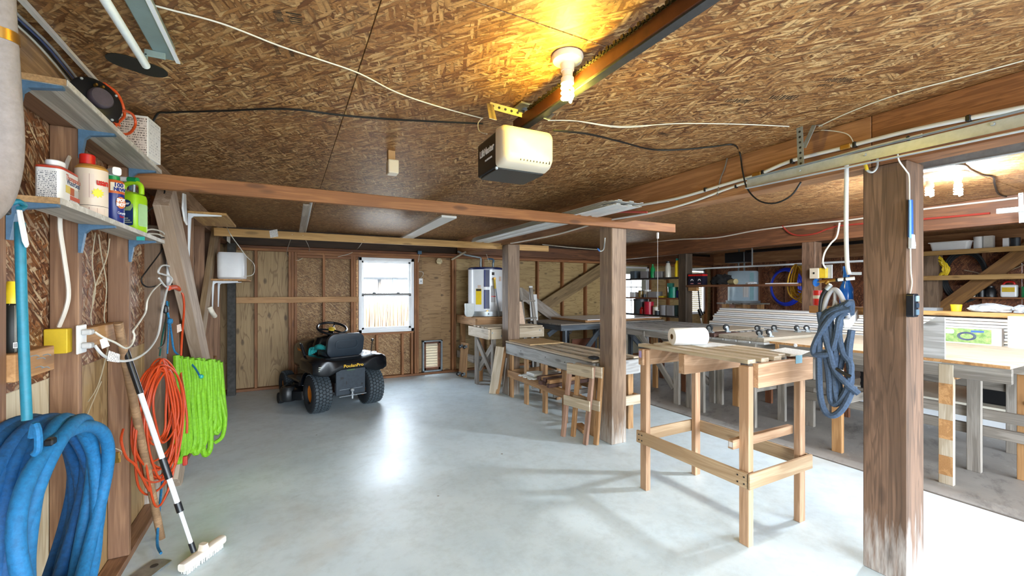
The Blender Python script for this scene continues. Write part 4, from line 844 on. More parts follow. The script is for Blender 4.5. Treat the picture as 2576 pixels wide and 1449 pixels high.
# power strip on the wall post, hooks and cords
t = thing('power_strip', 'narrow white power strip screwed upright to the pale wall post', 'power strip', (-.765, 3.9, 1.7))
box('strip', -.774, -.752, 3.90, 3.94, 1.50, 1.90, WHITE, t, bev=.005)
for k in range(4): box('socket', -.752, -.7505, 3.91, 3.93, 1.55+k*.08, 1.575+k*.08, BLACK, t)
cable('power_wire', [(-0.77, 3.881, 2.22), (-0.765, 3.746, 2.11), (-0.76, 3.786, 2.02), (-0.76, 3.865, 1.903), (-0.755, 3.816, 1.827), (-0.75, 3.802, 1.77)], .0055, CABLE_W, 'white cord dropping from the near joist to the power strip')
cable('power_wire', [(-0.66, 2.884, 1.816), (-0.68, 3.127, 1.852), (-0.72, 3.545, 1.882), (-0.745, 3.766, 1.859), (-0.72, 3.447, 1.857), (-0.67, 3.002, 1.813)], .0048, CABLE_W, 'white cord loop lying at the far end of the lower shelf')
cable('black_cable', [(-.66, 2.78, 2.19), (-0.68, 3.238, 2.215), (-0.7, 3.487, 2.172), (-0.72, 3.525, 2.1), (-0.76, 3.449, 2.018), (-0.8, 3.372, 1.953)], .0045, CABLE_K, 'black cable hanging from the carton down behind the bottles')
cable('black_cable', [(-0.7, 3.261, 1.801), (-0.73, 3.615, 1.855), (-0.75, 3.769, 1.831), (-0.77, 3.686, 1.746), (-0.8, 3.539, 1.631), (-0.82, 3.497, 1.566), (-0.8, 3.557, 1.523), (-0.77, 3.792, 1.545)], .0045, CABLE_K, 'black cable looping below the lower shelf into the dark bay')
o = tube('red_plug', [(-0.735, 3.771, 1.517), (-0.73, 3.936, 1.526), (-0.72, 4.038, 1.509)], .017, plain('red_orange_plug', 'c84418', .4), None, 10, 3); tag(o, 'orange plug head on the power strip', 'plug')
OR = plain('orange_cord_long', 'bc4014', .45, 0, .08)
t = thing('orange_extension_cord', 'hanging coil of orange extension cord on a hook', 'cord', (-.66, 3.25, 1.1))
tube('lead', [(-0.72, 4.038, 1.515), (-0.7, 4.049, 1.457), (-0.69, 4.019, 1.352), (-0.685, 3.935, 1.208), (-0.68, 3.866, 1.068), (-0.67, 3.796, 0.906), (-0.62, 3.599, 0.814), (-0.6, 3.583, 0.64), (-0.6, 3.583, 0.532)], .0075, OR, t, 8, 4)
rnd = random.Random(21)
A_, B_ = V((-.755, 3.02, 0)), V((-.575, 3.48, 0))
for k in range(17):
    c = rnd.uniform(.42, .55); hw = rnd.uniform(.16, .46); top = 1.09-rnd.uniform(0, .08); bot = rnd.uniform(.33, .62) if k > 3 else rnd.uniform(.22, .38); off = rnd.uniform(-.06, .06)
    pts = []
    for q in range(16):
        a = q*2*PI/16; s_ = c+hw*math.sin(a)*(.75+.25*math.sin(a/2)); z = (top+bot)/2+(top-bot)/2*math.cos(a)
        p = A_.lerp(B_, s_+.03*math.sin(3*a+k)); pts.append((p.x+off*.55, p.y-off*.5, z))
    tube('cord_loop', pts, .0058, OR, t, 7, 4, True)
tube('cord_tail', [(-0.73, 2.815, 0.8), (-0.72, 2.748, 0.759), (-0.72, 2.824, 0.654), (-0.7, 2.883, 0.589), (-0.68, 2.971, 0.456), (-0.67, 3.01, 0.395)], .0058, OR, t, 7, 4)
tube('hook', [(-0.755, 3.874, 1.382), (-0.75, 3.791, 1.335), (-0.71, 3.557, 1.2), (-0.69, 3.407, 1.156), (-0.69, 3.303, 1.148)], .006, plain('dark_hook', '3a3a30', .5), t, 8, 4)
box('plug_end', -.60, -.575, 3.44, 3.47, .36, .42, plain('plug_red', 'a8301c', .4), t, bev=.006, seg=2)
prism('cord_label', [(-.02, -.03), (.022, -.02), (.02, .03), (-.016, .024)], .0012, SMALLT, t, frame((-0.67, 3.733, 1.235), (.45, .85, 0), (.8, -.5, .1)))
t = thing('green_hose', 'lime green flat hose folded over a blue rope on the wall', 'hose', (-.62, 3.9, .9))
GRH = plain('lime_hose_fabric', '74b016', .65, 0, .18, 60, .3)
rnd = random.Random(5)
for k in range(9):
    u = k/8; x = -.70+.20*u; y = 3.78+.42*u; zt = 1.04-.11*u; zb = rnd.uniform(.20, .32)+(.0 if k < 6 else .06)
    pts = [(x+rnd.uniform(-.01, .01), y+rnd.uniform(-.02, .02), zt), (x+.01, y+.01, .8), (x+rnd.uniform(-.015, .015), y, .55), (x, y+rnd.uniform(-.02, .02), zb+.06), (x+.02, y+.03, zb), (x+.04, y+.06, zb+.08), (x+.03, y+.05, .6), (x+.012, y+.02, zt-.02)]
    tube('hose_fold', pts, .021, GRH, t, 8, 4)
tube('hose_tail', [(-.50, 4.2, .72), (-.46, 4.2, .5), (-.45, 4.2, .42), (-.47, 4.2, .30), (-.52, 4.2, .26)], .016, GRH, t, 8, 4)
t = thing('blue_rope', 'knotted blue and teal rope holding the green hose', 'rope', (-.72, 3.8, 1.2))
RB_ = plain('blue_rope_fibre', '1c6fa0', .8, 0, .3, 90); RG_ = plain('green_rope_fibre', '14584e', .8, 0, .3, 90)
tube('rope', [(-0.75, 3.802, 1.424), (-0.74, 3.774, 1.349), (-0.735, 3.806, 1.277), (-0.73, 3.838, 1.175), (-0.72, 3.882, 1.055), (-0.66, 3.942, 0.984), (-0.6, 3.865, 0.932), (-0.56, 3.788, 0.883)], .0065, RB_, t, 7, 4)
tube('rope', [(-0.75, 3.86, 1.417), (-0.745, 3.755, 1.308), (-0.74, 3.623, 1.182), (-0.735, 3.538, 1.073)], .005, RG_, t, 7, 3); tube('rope', [(-0.735, 3.771, 1.279), (-0.73, 3.734, 1.171), (-0.73, 3.712, 1.063)], .005, RB_, t, 7, 3)
lathe('knot', [(0, -.022), (.016, -.016), (.02, 0), (.016, .016), (0, .022)], RB_, t, T((-0.73, 3.78, 1.284)), 10); lathe('black_knot', [(0, -.03), (.018, -.02), (.02, .0), (.016, .02), (0, .03)], BLACK, t, T((-0.74, 3.708, 1.371)), 10)
lathe('teal_end', [(0, -.018), (.014, -.01), (.016, 0), (.014, .01), (0, .018)], TEALG, t, T((-0.56, 3.853, 0.865)), 12)
tube('rope_tail', [(-0.72, 3.566, 0.319), (-0.7, 3.398, 0.227), (-0.68, 3.238, 0.1), (-0.66, 3.125, 0.035), (-0.62, 3.01, 0.036)], .007, RB_, t, 7, 4)
# long handled scraper and scrub brush leaning in the corner
t = thing('floor_scraper', 'wooden handled steel scraper leaning on the left wall', 'scraper', (-.62, 3.0, 0))
tube('handle', [(-0.755, 2.835, 1.337), (-0.72, 3.035, 0.735), (-0.665, 3.293, -0.089)], .0195, wood('worn_handle', 'b08c68', '74583e', knots=.1), t, 14, 1)
tube('ferrule', [(-0.674, 3.263, 0.014), (-0.66, 3.307, -0.122)], .0215, GALV, t, 14, 1)
tube('neck', [(-0.66, 3.307, -0.115), (-0.635, 3.298, -0.166), (-0.61, 3.207, -0.161), (-0.61, 3.047, -0.1)], .008, plain('rusty_neck', '6a5040', .6, .5, .2), t, 8, 4)
prism('blade', [(-.10, -.055), (.10, -.055), (.11, .0), (.10, .055), (-.10, .055)], .003, plain('worn_steel_blade', 'a8a8a4', .45, .7, .2, 20), t, T(-.66, 2.90, .006) @ RZ(1.05))
for y in (-.055, .05): lathe('blade_hole', [(0, 0), (.018, 0), (.018, .0012), (0, .0012)], plain('hole_brown', '3c342c', .8), t, T(-.66, 2.90, .0095) @ RZ(1.05) @ T(y, 0, 0), 16)
t = thing('deck_brush', 'white scrub brush on a white telescopic pole with black grips', 'brush', (-.42, 2.9, 0))
pa, pb = V((-0.74, 2.89, 1.192)), V((-0.43, 2.748, 0.132)); L = lambda u: tuple(pa.lerp(pb, u))
tube('grip', [L(0), L(.215)], .0145, BLACK, t, 12, 1); tube('upper_pole', [L(.2), L(.80)], .0125, WHITE_M, t, 12, 1); tube('collar', [L(.535), L(.635)], .0165, BLACK, t, 12, 1)
tube('clamp', [L(.755), L(.80)], .016, BLACK, t, 12, 1); tube('lower_pole', [L(.79), L(.985)], .0095, WHITE_M, t, 12, 1); tube('socket', [L(.955), L(1.0)], .013, BLACK, t, 12, 1)
hd = T(-.41, 2.89, .0) @ RZ(.95)
loft('head', [[(x, y, z) for y, z in rrect(.06-.012*abs(e), .04, .012, 3, 0, .045)] for x, e in ((-.135, 1.4), (-.125, .6), (0, 0), (.125, .6), (.135, 1.4))], plain('brush_cream', 'e6ddd0', .5), t, hd)
loft('yoke', [[(x, y, z) for x, y in rrect(.05-.02*e, .04, .008, 3)] for z, e in ((.06, 0), (.085, 1), (.095, 1))], plain('yoke_cream', 'e0d4c2', .5), t, hd)
bm = bmesh.new(); rnd = random.Random(2)
for k in range(260):
    x, y = rnd.uniform(-.12, .12), rnd.uniform(-.02, .02); bbox(bm, x-.0018, x+.0018, y-.0018, y+.0018, .002, .028)
br = fin('bristles', bm, plain('white_bristles', 'd4d2cc', .8), t, hd); br['kind'] = 'stuff'
# small shelves further along the wall
t = thing('wall_shelf', 'short plank shelf on a white bracket beside the cross brace', 'shelf', (-.55, 4.5, 2.1))
board('plank', (-.565, 4.16, 2.122), (-.565, 4.9, 2.122), .26, .02, JOIST_P, t, (1, 0, 0)); sbracket(4.17, 2.111, WHITE_M, t, -.69, .22, .36)
t = thing('wall_shelf', 'plank shelf on white brackets under the white plastic tank', 'shelf', (-.6, 6.0, 1.6))
board('plank', (-.565, 5.55, 1.618), (-.565, 6.35, 1.618), .33, .02, STUD_P, t, (1, 0, 0))
for y in (5.7, 6.15): sbracket(y, 1.606, WHITE_M, t, -.73, .24, .30)
t = thing('plastic_tank', 'white rounded plastic tank on the small shelf', 'tank', (-.56, 5.95, 1.63))
loft('tank', [rr3(.24, .40, .05, 0, 6), rr3(.26, .44, .06, .02, 6), rr3(.26, .44, .06, .27, 6), rr3(.24, .40, .05, .30, 6)], WHITE, t, T(-.56, 5.9, 1.631))
tube('tube', [(-.44, 5.72, 1.66), (-0.34, 5.681, 1.686), (-0.34, 5.814, 1.807), (-0.38, 5.321, 1.864), (-0.45, 5.304, 1.973), (-0.5, 5.099, 2.063), (-0.55, 5.258, 2.161)], .004, CABLE_W, t, 6, 4)
o = prism('white_rag', [(-.03, .09), (.05, .10), (.07, -.02), (.10, -.12), (.02, -.10), (-.05, -.02)], .012, WHITE, None, frame((-0.655, 3.775, 2.098), (0, 1, 0), (1, 0, 0)), .004); tag(o, 'white rag hung at the top of the cross brace', 'rag')
o = tube('work_glove', [(-0.655, 4.956, 1.344), (-0.64, 4.985, 1.293), (-0.635, 5.124, 1.247)], .022, plain('cream_cloth', 'd8cfbe', .9, 0, .1), None, 10, 3); tag(o, 'cream cloth glove tucked on the cross brace', 'glove')
t = thing('coiled_wire', 'small coil of white wire hung beside the far joist', 'wire', (-.6, 6.0, 2.1))
for k in range(5): tube('wire_turn', [(-.62+.006*k, 6.0+.03*math.cos(a), 2.13+(.05+.006*k)*math.sin(a)) for a in [q*PI/5 for q in range(10)]], .0025, CABLE_W, t, 5, 3, True)
o = thing('white_label_card', 'small white card on the far joist', 'card', (-0.127, 5.575, 2.151)); prism('card', [(-.04, -.05), (.04, -.03), (.03, .055), (-.05, .03)], .001, SMALLP, o, frame((-0.127, 5.577, 2.151), (1, 0, 0), (0, -1, 0)))

# ---------------------------------------------------------------- riding mower, nose to the back wall
MB_ = T(.66, 5.86, 0) @ RZ(1.83)
mo = thing('riding_mower', 'black riding lawn mower with orange wheel hubs facing the back wall', 'mower', (.66, 5.86, 0), 1.83)
MBLK = plain('mower_black', '0d1116', .22, .1, .15); MBLU = plain('seat_vinyl', '26303a', .42, 0, .08); TIRE = plain('tyre_rubber', '1c2126', .8, 0, .2, 50); HUB = plain('orange_hub', 'c8741c', .4, .1, .08); MGREY = plain('mower_grey_steel', '343c44', .45, .4, .12, 30)
def wheel(x, y, r, w_, rim, sgn, tread):
    b = MB_ @ T(x, y, r) @ RX(-PI/2*sgn)      # lathe axis along the axle, +z outwards
    prof = [(rim, w_/2-.03), (rim, w_/2-.005), (rim+.015, w_/2), (r*.86, w_/2-.002), (r*.95, w_/2-.018), (r-.004, w_/2-.045), (r, 0), (r-.004, -w_/2+.045), (r*.95, -w_/2+.018), (r*.86, -w_/2+.002), (rim+.015, -w_/2), (rim, -w_/2+.005), (rim, -w_/2+.03)]
    bm = bmesh.new(); rings = []
    n = 36
    for rr, z in prof: rings.append([bm.verts.new((rr*math.cos(2*PI*k/n), rr*math.sin(2*PI*k/n), z)) for k in range(n)])
    for i in range(len(rings)):
        a, c = rings[i], rings[(i+1) % len(rings)]
        for k in range(n): bm.faces.new((a[k], a[(k+1) % n], c[(k+1) % n], c[k]))
    ty = fin('tyre', bm, TIRE, mo, b, True)
    if tread:
        bm = bmesh.new(); N = 34; rows = 5; rw = (w_-.03)/rows
        for i in range(N):
            for j in range(rows):
                a = 2*PI*(i+.5*(j % 2))/N; z = (j-(rows-1)/2)*rw; rr = r-(.008 if j in (0, rows-1) else 0)
                m = RZ(a) @ T(rr, 0, z) @ RX(.35 if j % 2 else -.35)
                bmesh.ops.create_cube(bm, size=1, matrix=m @ M.Diagonal((.016, 2*PI*r/N*.74, rw*.82, 1)))
        tr = fin('tread', bm, plain('tread_rubber', '3c464c', .7, 0, .15, 60), ty, b); tr['kind'] = 'stuff'
    hb = lathe('hub', [(0, w_/2-.075), (rim*.45, w_/2-.07), (rim*.75, w_/2-.06), (rim*.8, w_/2-.02), (rim*1.0, w_/2-.008), (rim*1.02, w_/2-.03), (rim*1.02, -w_/2+.03), (rim*.8, -w_/2+.05), (0, -w_/2+.06)], HUB, mo, b, 28)
    lathe('axle_cap', [(0, w_/2-.08), (.025, w_/2-.07), (.025, w_/2-.045), (0, w_/2-.04)], MGREY, hb, b, 14)
wheel(0, .335, .235, .225, .115, -1, True); wheel(0, -.335, .235, .225, .115, 1, True)
wheel(1.16, .37, .175, .15, .075, -1, True); wheel(1.16, -.37, .175, .15, .075, 1, False)
def xz(y, pts): return [(x, y, z) for x, z in pts]
# rear fender deck, wide rounded apron
secs = []
for y, d, f in ((-.47, .06, .55), (-.465, .0, .8), (-.40, -.035, .95), (-.30, -.05, 1), (-.15, -.02, 1), (0, -.015, 1), (.15, -.02, 1), (.30, -.05, 1), (.40, -.035, .95), (.465, .0, .8), (.47, .06, .55)):
    zt = .64+(.03 if abs(y) > .25 else 0)-(.035 if abs(y) > .44 else 0); zb = .50+d*.6 if abs(y) > .2 else .53; x0 = -.27*f; x1 = .36*f
    secs.append(xz(y, [(x0+.03, zt), (x0, zt-.025), (x0-.012, zb+.02), (x0-.005, zb), (x0+.03, zb+.006), (x1-.03, zb+.01), (x1, zt-.05), (x1-.04, zt)]))
loft('fender', secs, MBLK, mo, MB_)
for s in (-1, 1): # wheel arches
    bm = bmesh.new(); n = 12; A = []
    for k in range(n+1):
        a = PI*(.08+.50*k/n); A.append([bm.verts.new((rr*math.cos(a), y, .235+rr*math.sin(a))) for rr, y in ((.275, s*.21), (.275, s*.46), (.262, s*.46), (.262, s*.21))])
    for k in range(n):
        for e in range(4): bm.faces.new((A[k][e], A[k][(e+1) % 4], A[k+1][(e+1) % 4], A[k+1][e]))
    fin('wheel_arch', bm, MBLK, mo, MB_, True)
# chassis and rear plate
rp = box('rear_plate', -.20, -.18, -.185, .185, .20, .54, MGREY, mo, MB_, .004)
box('plate_slot', -.2015, -.1985, .09, .13, .40, .425, BLACK, rp, MB_); box('plate_slot', -.2015, -.1985, .05, .062, .33, .37, BLACK, rp, MB_); box('plate_slot', -.2015, -.1985, -.15, -.135, .30, .325, BLACK, rp, MB_)
box('plate_fold', -.2015, -.199, -.15, .14, .268, .272, GALV, rp, MB_); box('spill_mark', -.2012, -.1995, -.05, .05, .50, .515, plain('green_smear', '3c5c34', .5), rp, MB_)
box('frame_rail', -.18, 1.3, -.19, .19, .24, .36, BLACK, mo, MB_)
box('hitch_plate', -.27, -.15, -.17, .17, .196, .206, GALV, mo, MB_, .002)
bl = lathe('hitch_ball', [(0, -.06), (.012, -.055), (.012, -.01), (.022, -.008), (.022, .002), (.011, .006), (.011, .03), (.018, .036), (.025, .05), (.018, .066), (0, .072)], GALV_L, mo, MB_ @ T(-.245, -.0, .21), 18)
box('axle_block', -.06, .06, -.24, -.2, .2, .27, GALV_L, mo, MB_, .006)
# seat
def yz(x, w_, h, r, cz, dx=0): return [(x+dx*(z-cz), y, z) for y, z in rrect(w_, h, r, 5, 0, cz)]
st = loft('seat_back', [yz(-.055, .40, .24, .07, .80, -.22), yz(-.045, .46, .30, .09, .80, -.22), yz(.0, .475, .31, .10, .80, -.22), yz(.03, .45, .29, .10, .80, -.22), yz(.045, .38, .22, .08, .80, -.22)], MBLU, mo, MB_)
tube('piping', [(-.066-.22*(z-.80), y, z) for y, z in rrect(.28, .11, .05, 5, 0, .815)], .004, plain('seat_piping', '3c4852', .4), st, 6, 1, True, MB_)
loft('seat_cushion', [[(x, y, z) for x, y in rrect(.40*e, .46*e, .1, 5, .2, 0)] for z, e in ((.655, .92), (.67, 1), (.72, 1), (.745, .9))], MBLU, mo, MB_)
box('seat_pan', -.04, .38, -.2, .2, .635, .66, BLACK, mo, MB_, .006)
for y in (-.12, .0, .12): tube('seat_spring', [(.0, y, .635), (.0, y, .60)], .02, plain('spring_rust', '5a3020', .5, .4, .2) if y == 0 else GALV, mo, 8, 1, base=MB_)
# hood, dash, steering
secs = []
for x, w_, zt, zb in ((.50, .40, .84, .44), (.56, .46, .855, .42), (.8, .50, .83, .40), (1.1, .50, .795, .38), (1.32, .48, .75, .37), (1.42, .42, .69, .38), (1.46, .34, .62, .40)):
    secs.append([(x, y, z) for y, z in rrect(w_, zt-zb, .09, 5, 0, (zt+zb)/2)])
hd_ = loft('hood', secs, MBLK, mo, MB_)
prism('grille', rrect(.26, .14, .03, 3), .01, MGREY, hd_, MB_ @ frame((1.455, 0, .53), (0, 1, 0), (1, 0, 0)))
loft('dashboard', [[(x, y, z) for x, y in rrect(.22*e, .42*e, .06, 4, .53, 0)] for z, e in ((.60, 1.1), (.78, 1.05), (.87, .85), (.89, .6))], MBLK, mo, MB_)
tube('steering_column', [(.56, 0, .84), (.46, 0, .97)], .035, BLACK, mo, 14, 1, base=MB_)
sw = MB_ @ T(.445, 0, .985) @ RY(-.62+.25)
sr = tube('steering_wheel', [(.185*math.cos(a), .185*math.sin(a), 0) for a in [q*PI/12 for q in range(24)]], .0165, BLACK, mo, 10, 2, True, sw)
for a in (PI/2, PI*7/6, PI*11/6): tube('spoke', [(0, 0, -.02), (.10*math.cos(a), .10*math.sin(a), -.012), (.18*math.cos(a), .18*math.sin(a), 0)], .012, BLACK, sr, 8, 3, base=sw)
lathe('wheel_cap', [(0, -.02), (.05, -.018), (.045, .0), (.03, .006), (0, .006)], YELLOW, sr, sw, 20)
# foot rests, mower deck
for s in (-1, 1):
    box('footrest', .34, .86, s*.24, s*.45, .315, .345, BLACK, mo, MB_, .008)
    loft('step_pad', [[(x, y, z) for x, y in rrect(.3*e, .17*e, .05, 4, .42, s*.35)] for z, e in ((.345, 1), (.385, .9), (.40, .6))], plain('step_rubber', '2c343a', .7), mo, MB_)
loft('cutting_deck', [[(x, y, z) for x, y in rrect(.56*e, 1.02*e, .2, 6, .62, .02)] for z, e in ((.09, 1), (.2, 1), (.235, .92), (.245, .7))], MBLK, mo, MB_)
lathe('deck_pulley_cover', [(0, .24), (.12, .24), (.115, .28), (.06, .30), (0, .30)], MBLK, mo, MB_ @ T(.62, .32, 0), 20)
loft('side_cover', [[(x, y, z) for x, y in rrect(.22*e, .18*e, .07, 5, .56, .52)] for z, e in ((.07, .9), (.10, 1), (.2, 1), (.25, .8), (.265, .4))], plain('deck_cover', '1c1e20', .4), mo, MB_)
lathe('gauge_wheel', [(0, -.03), (.07, -.03), (.075, 0), (.07, .03), (0, .03)], BLACKR, mo, MB_ @ T(.75, .56, .075) @ RX(PI/2), 20)
# levers, console, lettering
lv = tube('deck_lever', [(.30, .38, .62), (.36, .41, .75), (.40, .42, .82)], .009, GALV, mo, 8, 1, base=MB_)
tube('lever_grip', [(.28, .375, .60), (.315, .39, .665)], .013, WHITE, lv, 10, 1, base=MB_); tube('lever_top', [(.315, .39, .665), (.385, .415, .81)], .018, BLACK, lv, 10, 1, base=MB_)
lv = tube('drive_lever', [(.02, -.36, .66), (-.0, -.37, .82)], .006, BLACK, mo, 8, 1, base=MB_)
lathe('lever_knob', [(0, -.02), (.014, -.015), (.019, 0), (.014, .015), (0, .02)], BLACK, lv, MB_ @ T(-.002, -.372, .835), 14)
tube('shift_gate', [(.02+.05*math.cos(a), -.36+.075*math.sin(a), .668) for a in [q*PI/8 for q in range(16)]], .006, GALV_L, mo, 6, 1, True, MB_)
YL = plain('yellow_lettering', 'e0b020', .4); OL = plain('orange_lettering', 'd88428', .4)
text('lettering', 'PoulanPro', .052, YL, mo, MB_ @ frame((-.286, .0, .572), (0, -1, 0), (-1, 0, 0)), .001, 1.15, .0012)
text('lettering', 'PoulanPro', .055, OL, mo, MB_ @ frame((.98, .2525, .66), (-1, 0, 0), (0, 1, 0)), .001, 1.0, .001)
for k in range(3): box('reflector_line', -.265, -.255, .355, .41, .54+k*.022, .548+k*.022, plain('pale_lamp', 'd4d8c4', .2), mo, MB_, .002)
# gloves on the seat
gl = thing('work_gloves', 'teal work gloves lying on the mower seat', 'gloves', tuple(MB_ @ V((.2, .24, .75))))
TG = plain('teal_glove', '1c9494', .8, 0, .2, 60)
tube('palm', [(.10, .21, .76), (.17, .25, .78), (.26, .27, .765)], [.02, .032, .038, .034, .028], TG, gl, 10, 4, base=MB_)
for k in range(5): tube('finger', [(.25, .25+.012*k, .765), (.30+.006*k, .245+.02*k, .745-.02*(k % 2)), (.33-.004*k, .25+.022*k, .70-.012*k)], .012, TG, gl, 8, 4, base=MB_)
tube('cuff', [(.10, .21, .76), (.04, .17, .83)], [.022, .026, .032], TG, gl, 10, 4, base=MB_)

# ---------------------------------------------------------------- water heater on its stand
t = thing('heater_stand', 'rough lumber stand carrying the water heater in the corner', 'stand', (3.05, 6.85, 0))
SX0, SX1, SY0, SY1, SZ = 2.80, 3.46, 6.46, 7.30, 1.03
for x in (SX0+.03, SX1-.04):
    for y in (SY0+.03, SY1-.04): board('leg', (x, y, 0), (x, y, SZ-.02), .09, .05, STUD_P, t, (1, 0, 0))
for y in (SY0, SY1): board('rail', (SX0-.06, y, SZ-.05), (SX1+.02, y, SZ-.05), .12, .04, TABLE, t)
for x in (SX0-.05, SX1+.02): board('rail', (x, SY0-.02, SZ-.05), (x, SY1, SZ-.05), .12, .04, TABLE, t)
for k in range(5): board('deck_board', (SX0-.06, SY0+.06+k*.18, SZ+.02), (SX1+.03, SY0+.06+k*.18, SZ+.02), .165, .025, TABLE, t, (0, 1, 0))
board('rail', (SX0-.02, SY0+.02, .36), (SX1, SY0+.02, .36), .12, .04, OLDW, t); board('rail', (SX0-.06, SY0+.04, .36), (SX0-.06, SY1-.03, .36), .12, .04, OLDW, t)
h = thing('water_heater', 'white squat water heater with two navy panels on the stand', 'water heater', (3.10, 6.86, 1.06)); hb = T(3.10, 6.86, 1.063)
NAVY = plain('navy_plastic', '1a2656', .35, 0, .05); ALU = plain('aluminium_pan', 'bcc4c8', .3, .7, .08)
lathe('drip_pan', [(0, 0), (.36, 0), (.37, .004), (.375, .085), (.368, .085), (.362, .01), (0, .01)], ALU, h, hb, 40)
lathe('tank', [(0, .012), (.295, .012), (.305, .02), (.305, .80), (0, .80)], WHITE_M, h, hb, 48)
lathe('top_rim', [(0, .798), (.308, .798), (.31, .805), (.306, .83), (.28, .84), (0, .84)], NAVY, h, hb, 48)
HV = math.atan2(-6.86, -3.10)
for z0, z1 in ((.13, .45), (.50, .79)):
    curved(h, hb, .3085, HV-.09, HV+.23, z0, z1, NAVY, 'access_panel'); curved(h, hb, .3105, HV-.05, HV+.0, z0+.01, z1-.01, plain('navy_rib', '2a3c80', .3), 'panel_rib')
curved(h, hb, .3075, HV-.56, HV-.22, .20, .47, YELLOWB, 'energy_label'); curved(h, hb, .308, HV-.54, HV-.24, .43, .465, INK, 'label_heading'); curved(h, hb, .3075, HV+.30, HV+.62, .24, .52, SMALLP, 'label'); curved(h, hb, .3078, HV+.32, HV+.6, .33, .345, RED, 'label_line')
curved(h, hb, .3075, HV-.45, HV-.25, .48, .53, SMALLT, 'label'); curved(h, hb, .3075, HV+.36, HV+.52, .70, .75, INK, 'label'); curved(h, hb, .3075, HV+.85, HV+1.1, .60, .68, SMALLT, 'label')
a = HV+.46
tube('relief_valve', [hb @ V((.30*math.cos(a), .30*math.sin(a), .64)), hb @ V((.36*math.cos(a), .36*math.sin(a), .64))], .022, BRASS, h, 10, 1)
tube('valve_tag', [hb @ V((.345*math.cos(a), .345*math.sin(a), .63)), hb @ V((.345*math.cos(a+.04), .345*math.sin(a+.04), .47))], .018, YELLOW, h, 8, 1)
tube('drain_pipe', [hb @ V((.35*math.cos(a+.06), .35*math.sin(a+.06), .47)), hb @ V((.40*math.cos(a+.12), .40*math.sin(a+.12), .1)), hb @ V((.42*math.cos(a+.14), .42*math.sin(a+.14), -.25))], .012, plain('grey_pipe', '8c98a4', .5), h, 8, 3)
tube('drain_valve', [hb @ V((.30*math.cos(HV+.1), .30*math.sin(HV+.1), .09)), hb @ V((.34*math.cos(HV+.1), .34*math.sin(HV+.1), .09))], .018, BRASS, h, 10, 1)
lathe('pan_hole', [(0, 0), (.012, 0), (.012, .003), (0, .003)], BLACK, h, frame(hb @ V((.3765*math.cos(HV+.14), .3765*math.sin(HV+.14), .045)), (-math.sin(HV), math.cos(HV), 0), (math.cos(HV), math.sin(HV), 0)), 10)
for dx in (-.10, .14):
    tube('nipple', [hb @ V((dx, -.02, .84)), hb @ V((dx, -.02, .93))], .02, GALV, h, 10, 1)
tube('supply_pipe', [hb @ V((-.10, -.02, .92)), hb @ V((-.10, -.02, 1.0)), hb @ V((-.16, -.02, 1.02)), hb @ V((-.36, .05, 1.06)), hb @ V((-.48, .1, 1.12))], .018, GALV, h, 10, 3)
tube('supply_pipe', [hb @ V((.14, -.02, .92)), hb @ V((.14, -.02, .99)), hb @ V((.05, .03, 1.0))], .018, STEELB, h, 10, 3)
tube('wire', [hb @ V((.04, -.05, .84)), hb @ V((.02, -.05, .93)), hb @ V((.07, -.05, .94)), hb @ V((.09, -.05, .84))], .006, plain('tan_conduit', 'c0a878', .5), h, 6, 4); tube('wire', [hb @ V((.05, -.05, .93)), hb @ V((.0, -.04, 1.08))], .004, CABLE_W, h, 6, 1)
o = loft('white_tub', [[(x, y, z) for x, y in rrect(.16*e, .10*e, .02, 3)] for z, e in ((0, .6), (.05, .9), (.20, 1.0), (.22, .95))], plain('translucent_white', 'd4dad8', .4), None, T(2.70, 6.62, 1.065)); tag(o, 'white plastic tub standing left of the water heater pan', 'tub')
# ---------------------------------------------------------------- caster board leaning at the stand
t = thing('caster_board', 'plain plywood board with casters leaning on the heater stand', 'dolly', (2.68, 6.42, 0))
p0, p1 = V((2.66, 6.84, .02)), V((2.715, 6.86, .60)); xd = (p1-p0).normalized(); nrm = V((-1, -.32, .1)); nrm = (nrm-xd*nrm.dot(xd)).normalized(); sd = nrm.cross(xd)
board('plank', p0, p1, .20, .022, TABLE, t, tuple(sd))
def caster(par, p, nrm_, ax_, r=.03, m=GALV):
    p, nrm_, ax_ = V(p), V(nrm_).normalized(), V(ax_).normalized()
    cst = board('caster', p, p+nrm_*.012, r*1.6, r*1.6, m, par, tuple(ax_), .001)
    c = p+nrm_*(r*1.55)+nrm_.cross(ax_)*r*.4
    for s in (-1, 1): board('fork', p+ax_*s*r*.55+nrm_*.008, c+ax_*s*r*.55, r*.8, .004, m, cst, tuple(nrm_.cross(ax_)), .0005)
    lathe('wheel', [(0, -r*.38), (r*.85, -r*.38), (r, -r*.25), (r, r*.25), (r*.85, r*.38), (0, r*.38)], BLACKR, cst, frame(c, nrm_, ax_), 20)
    lathe('wheel_hub', [(0, -r*.42), (r*.45, -r*.42), (r*.45, r*.42), (0, r*.42)], GALV_L, cst, frame(c, nrm_, ax_), 14)
for u in (.1, .9):
    for s in (-.06, .06): caster(t, p0.lerp(p1, u)+sd*s+nrm*.011, nrm, sd if u > .5 else sd)
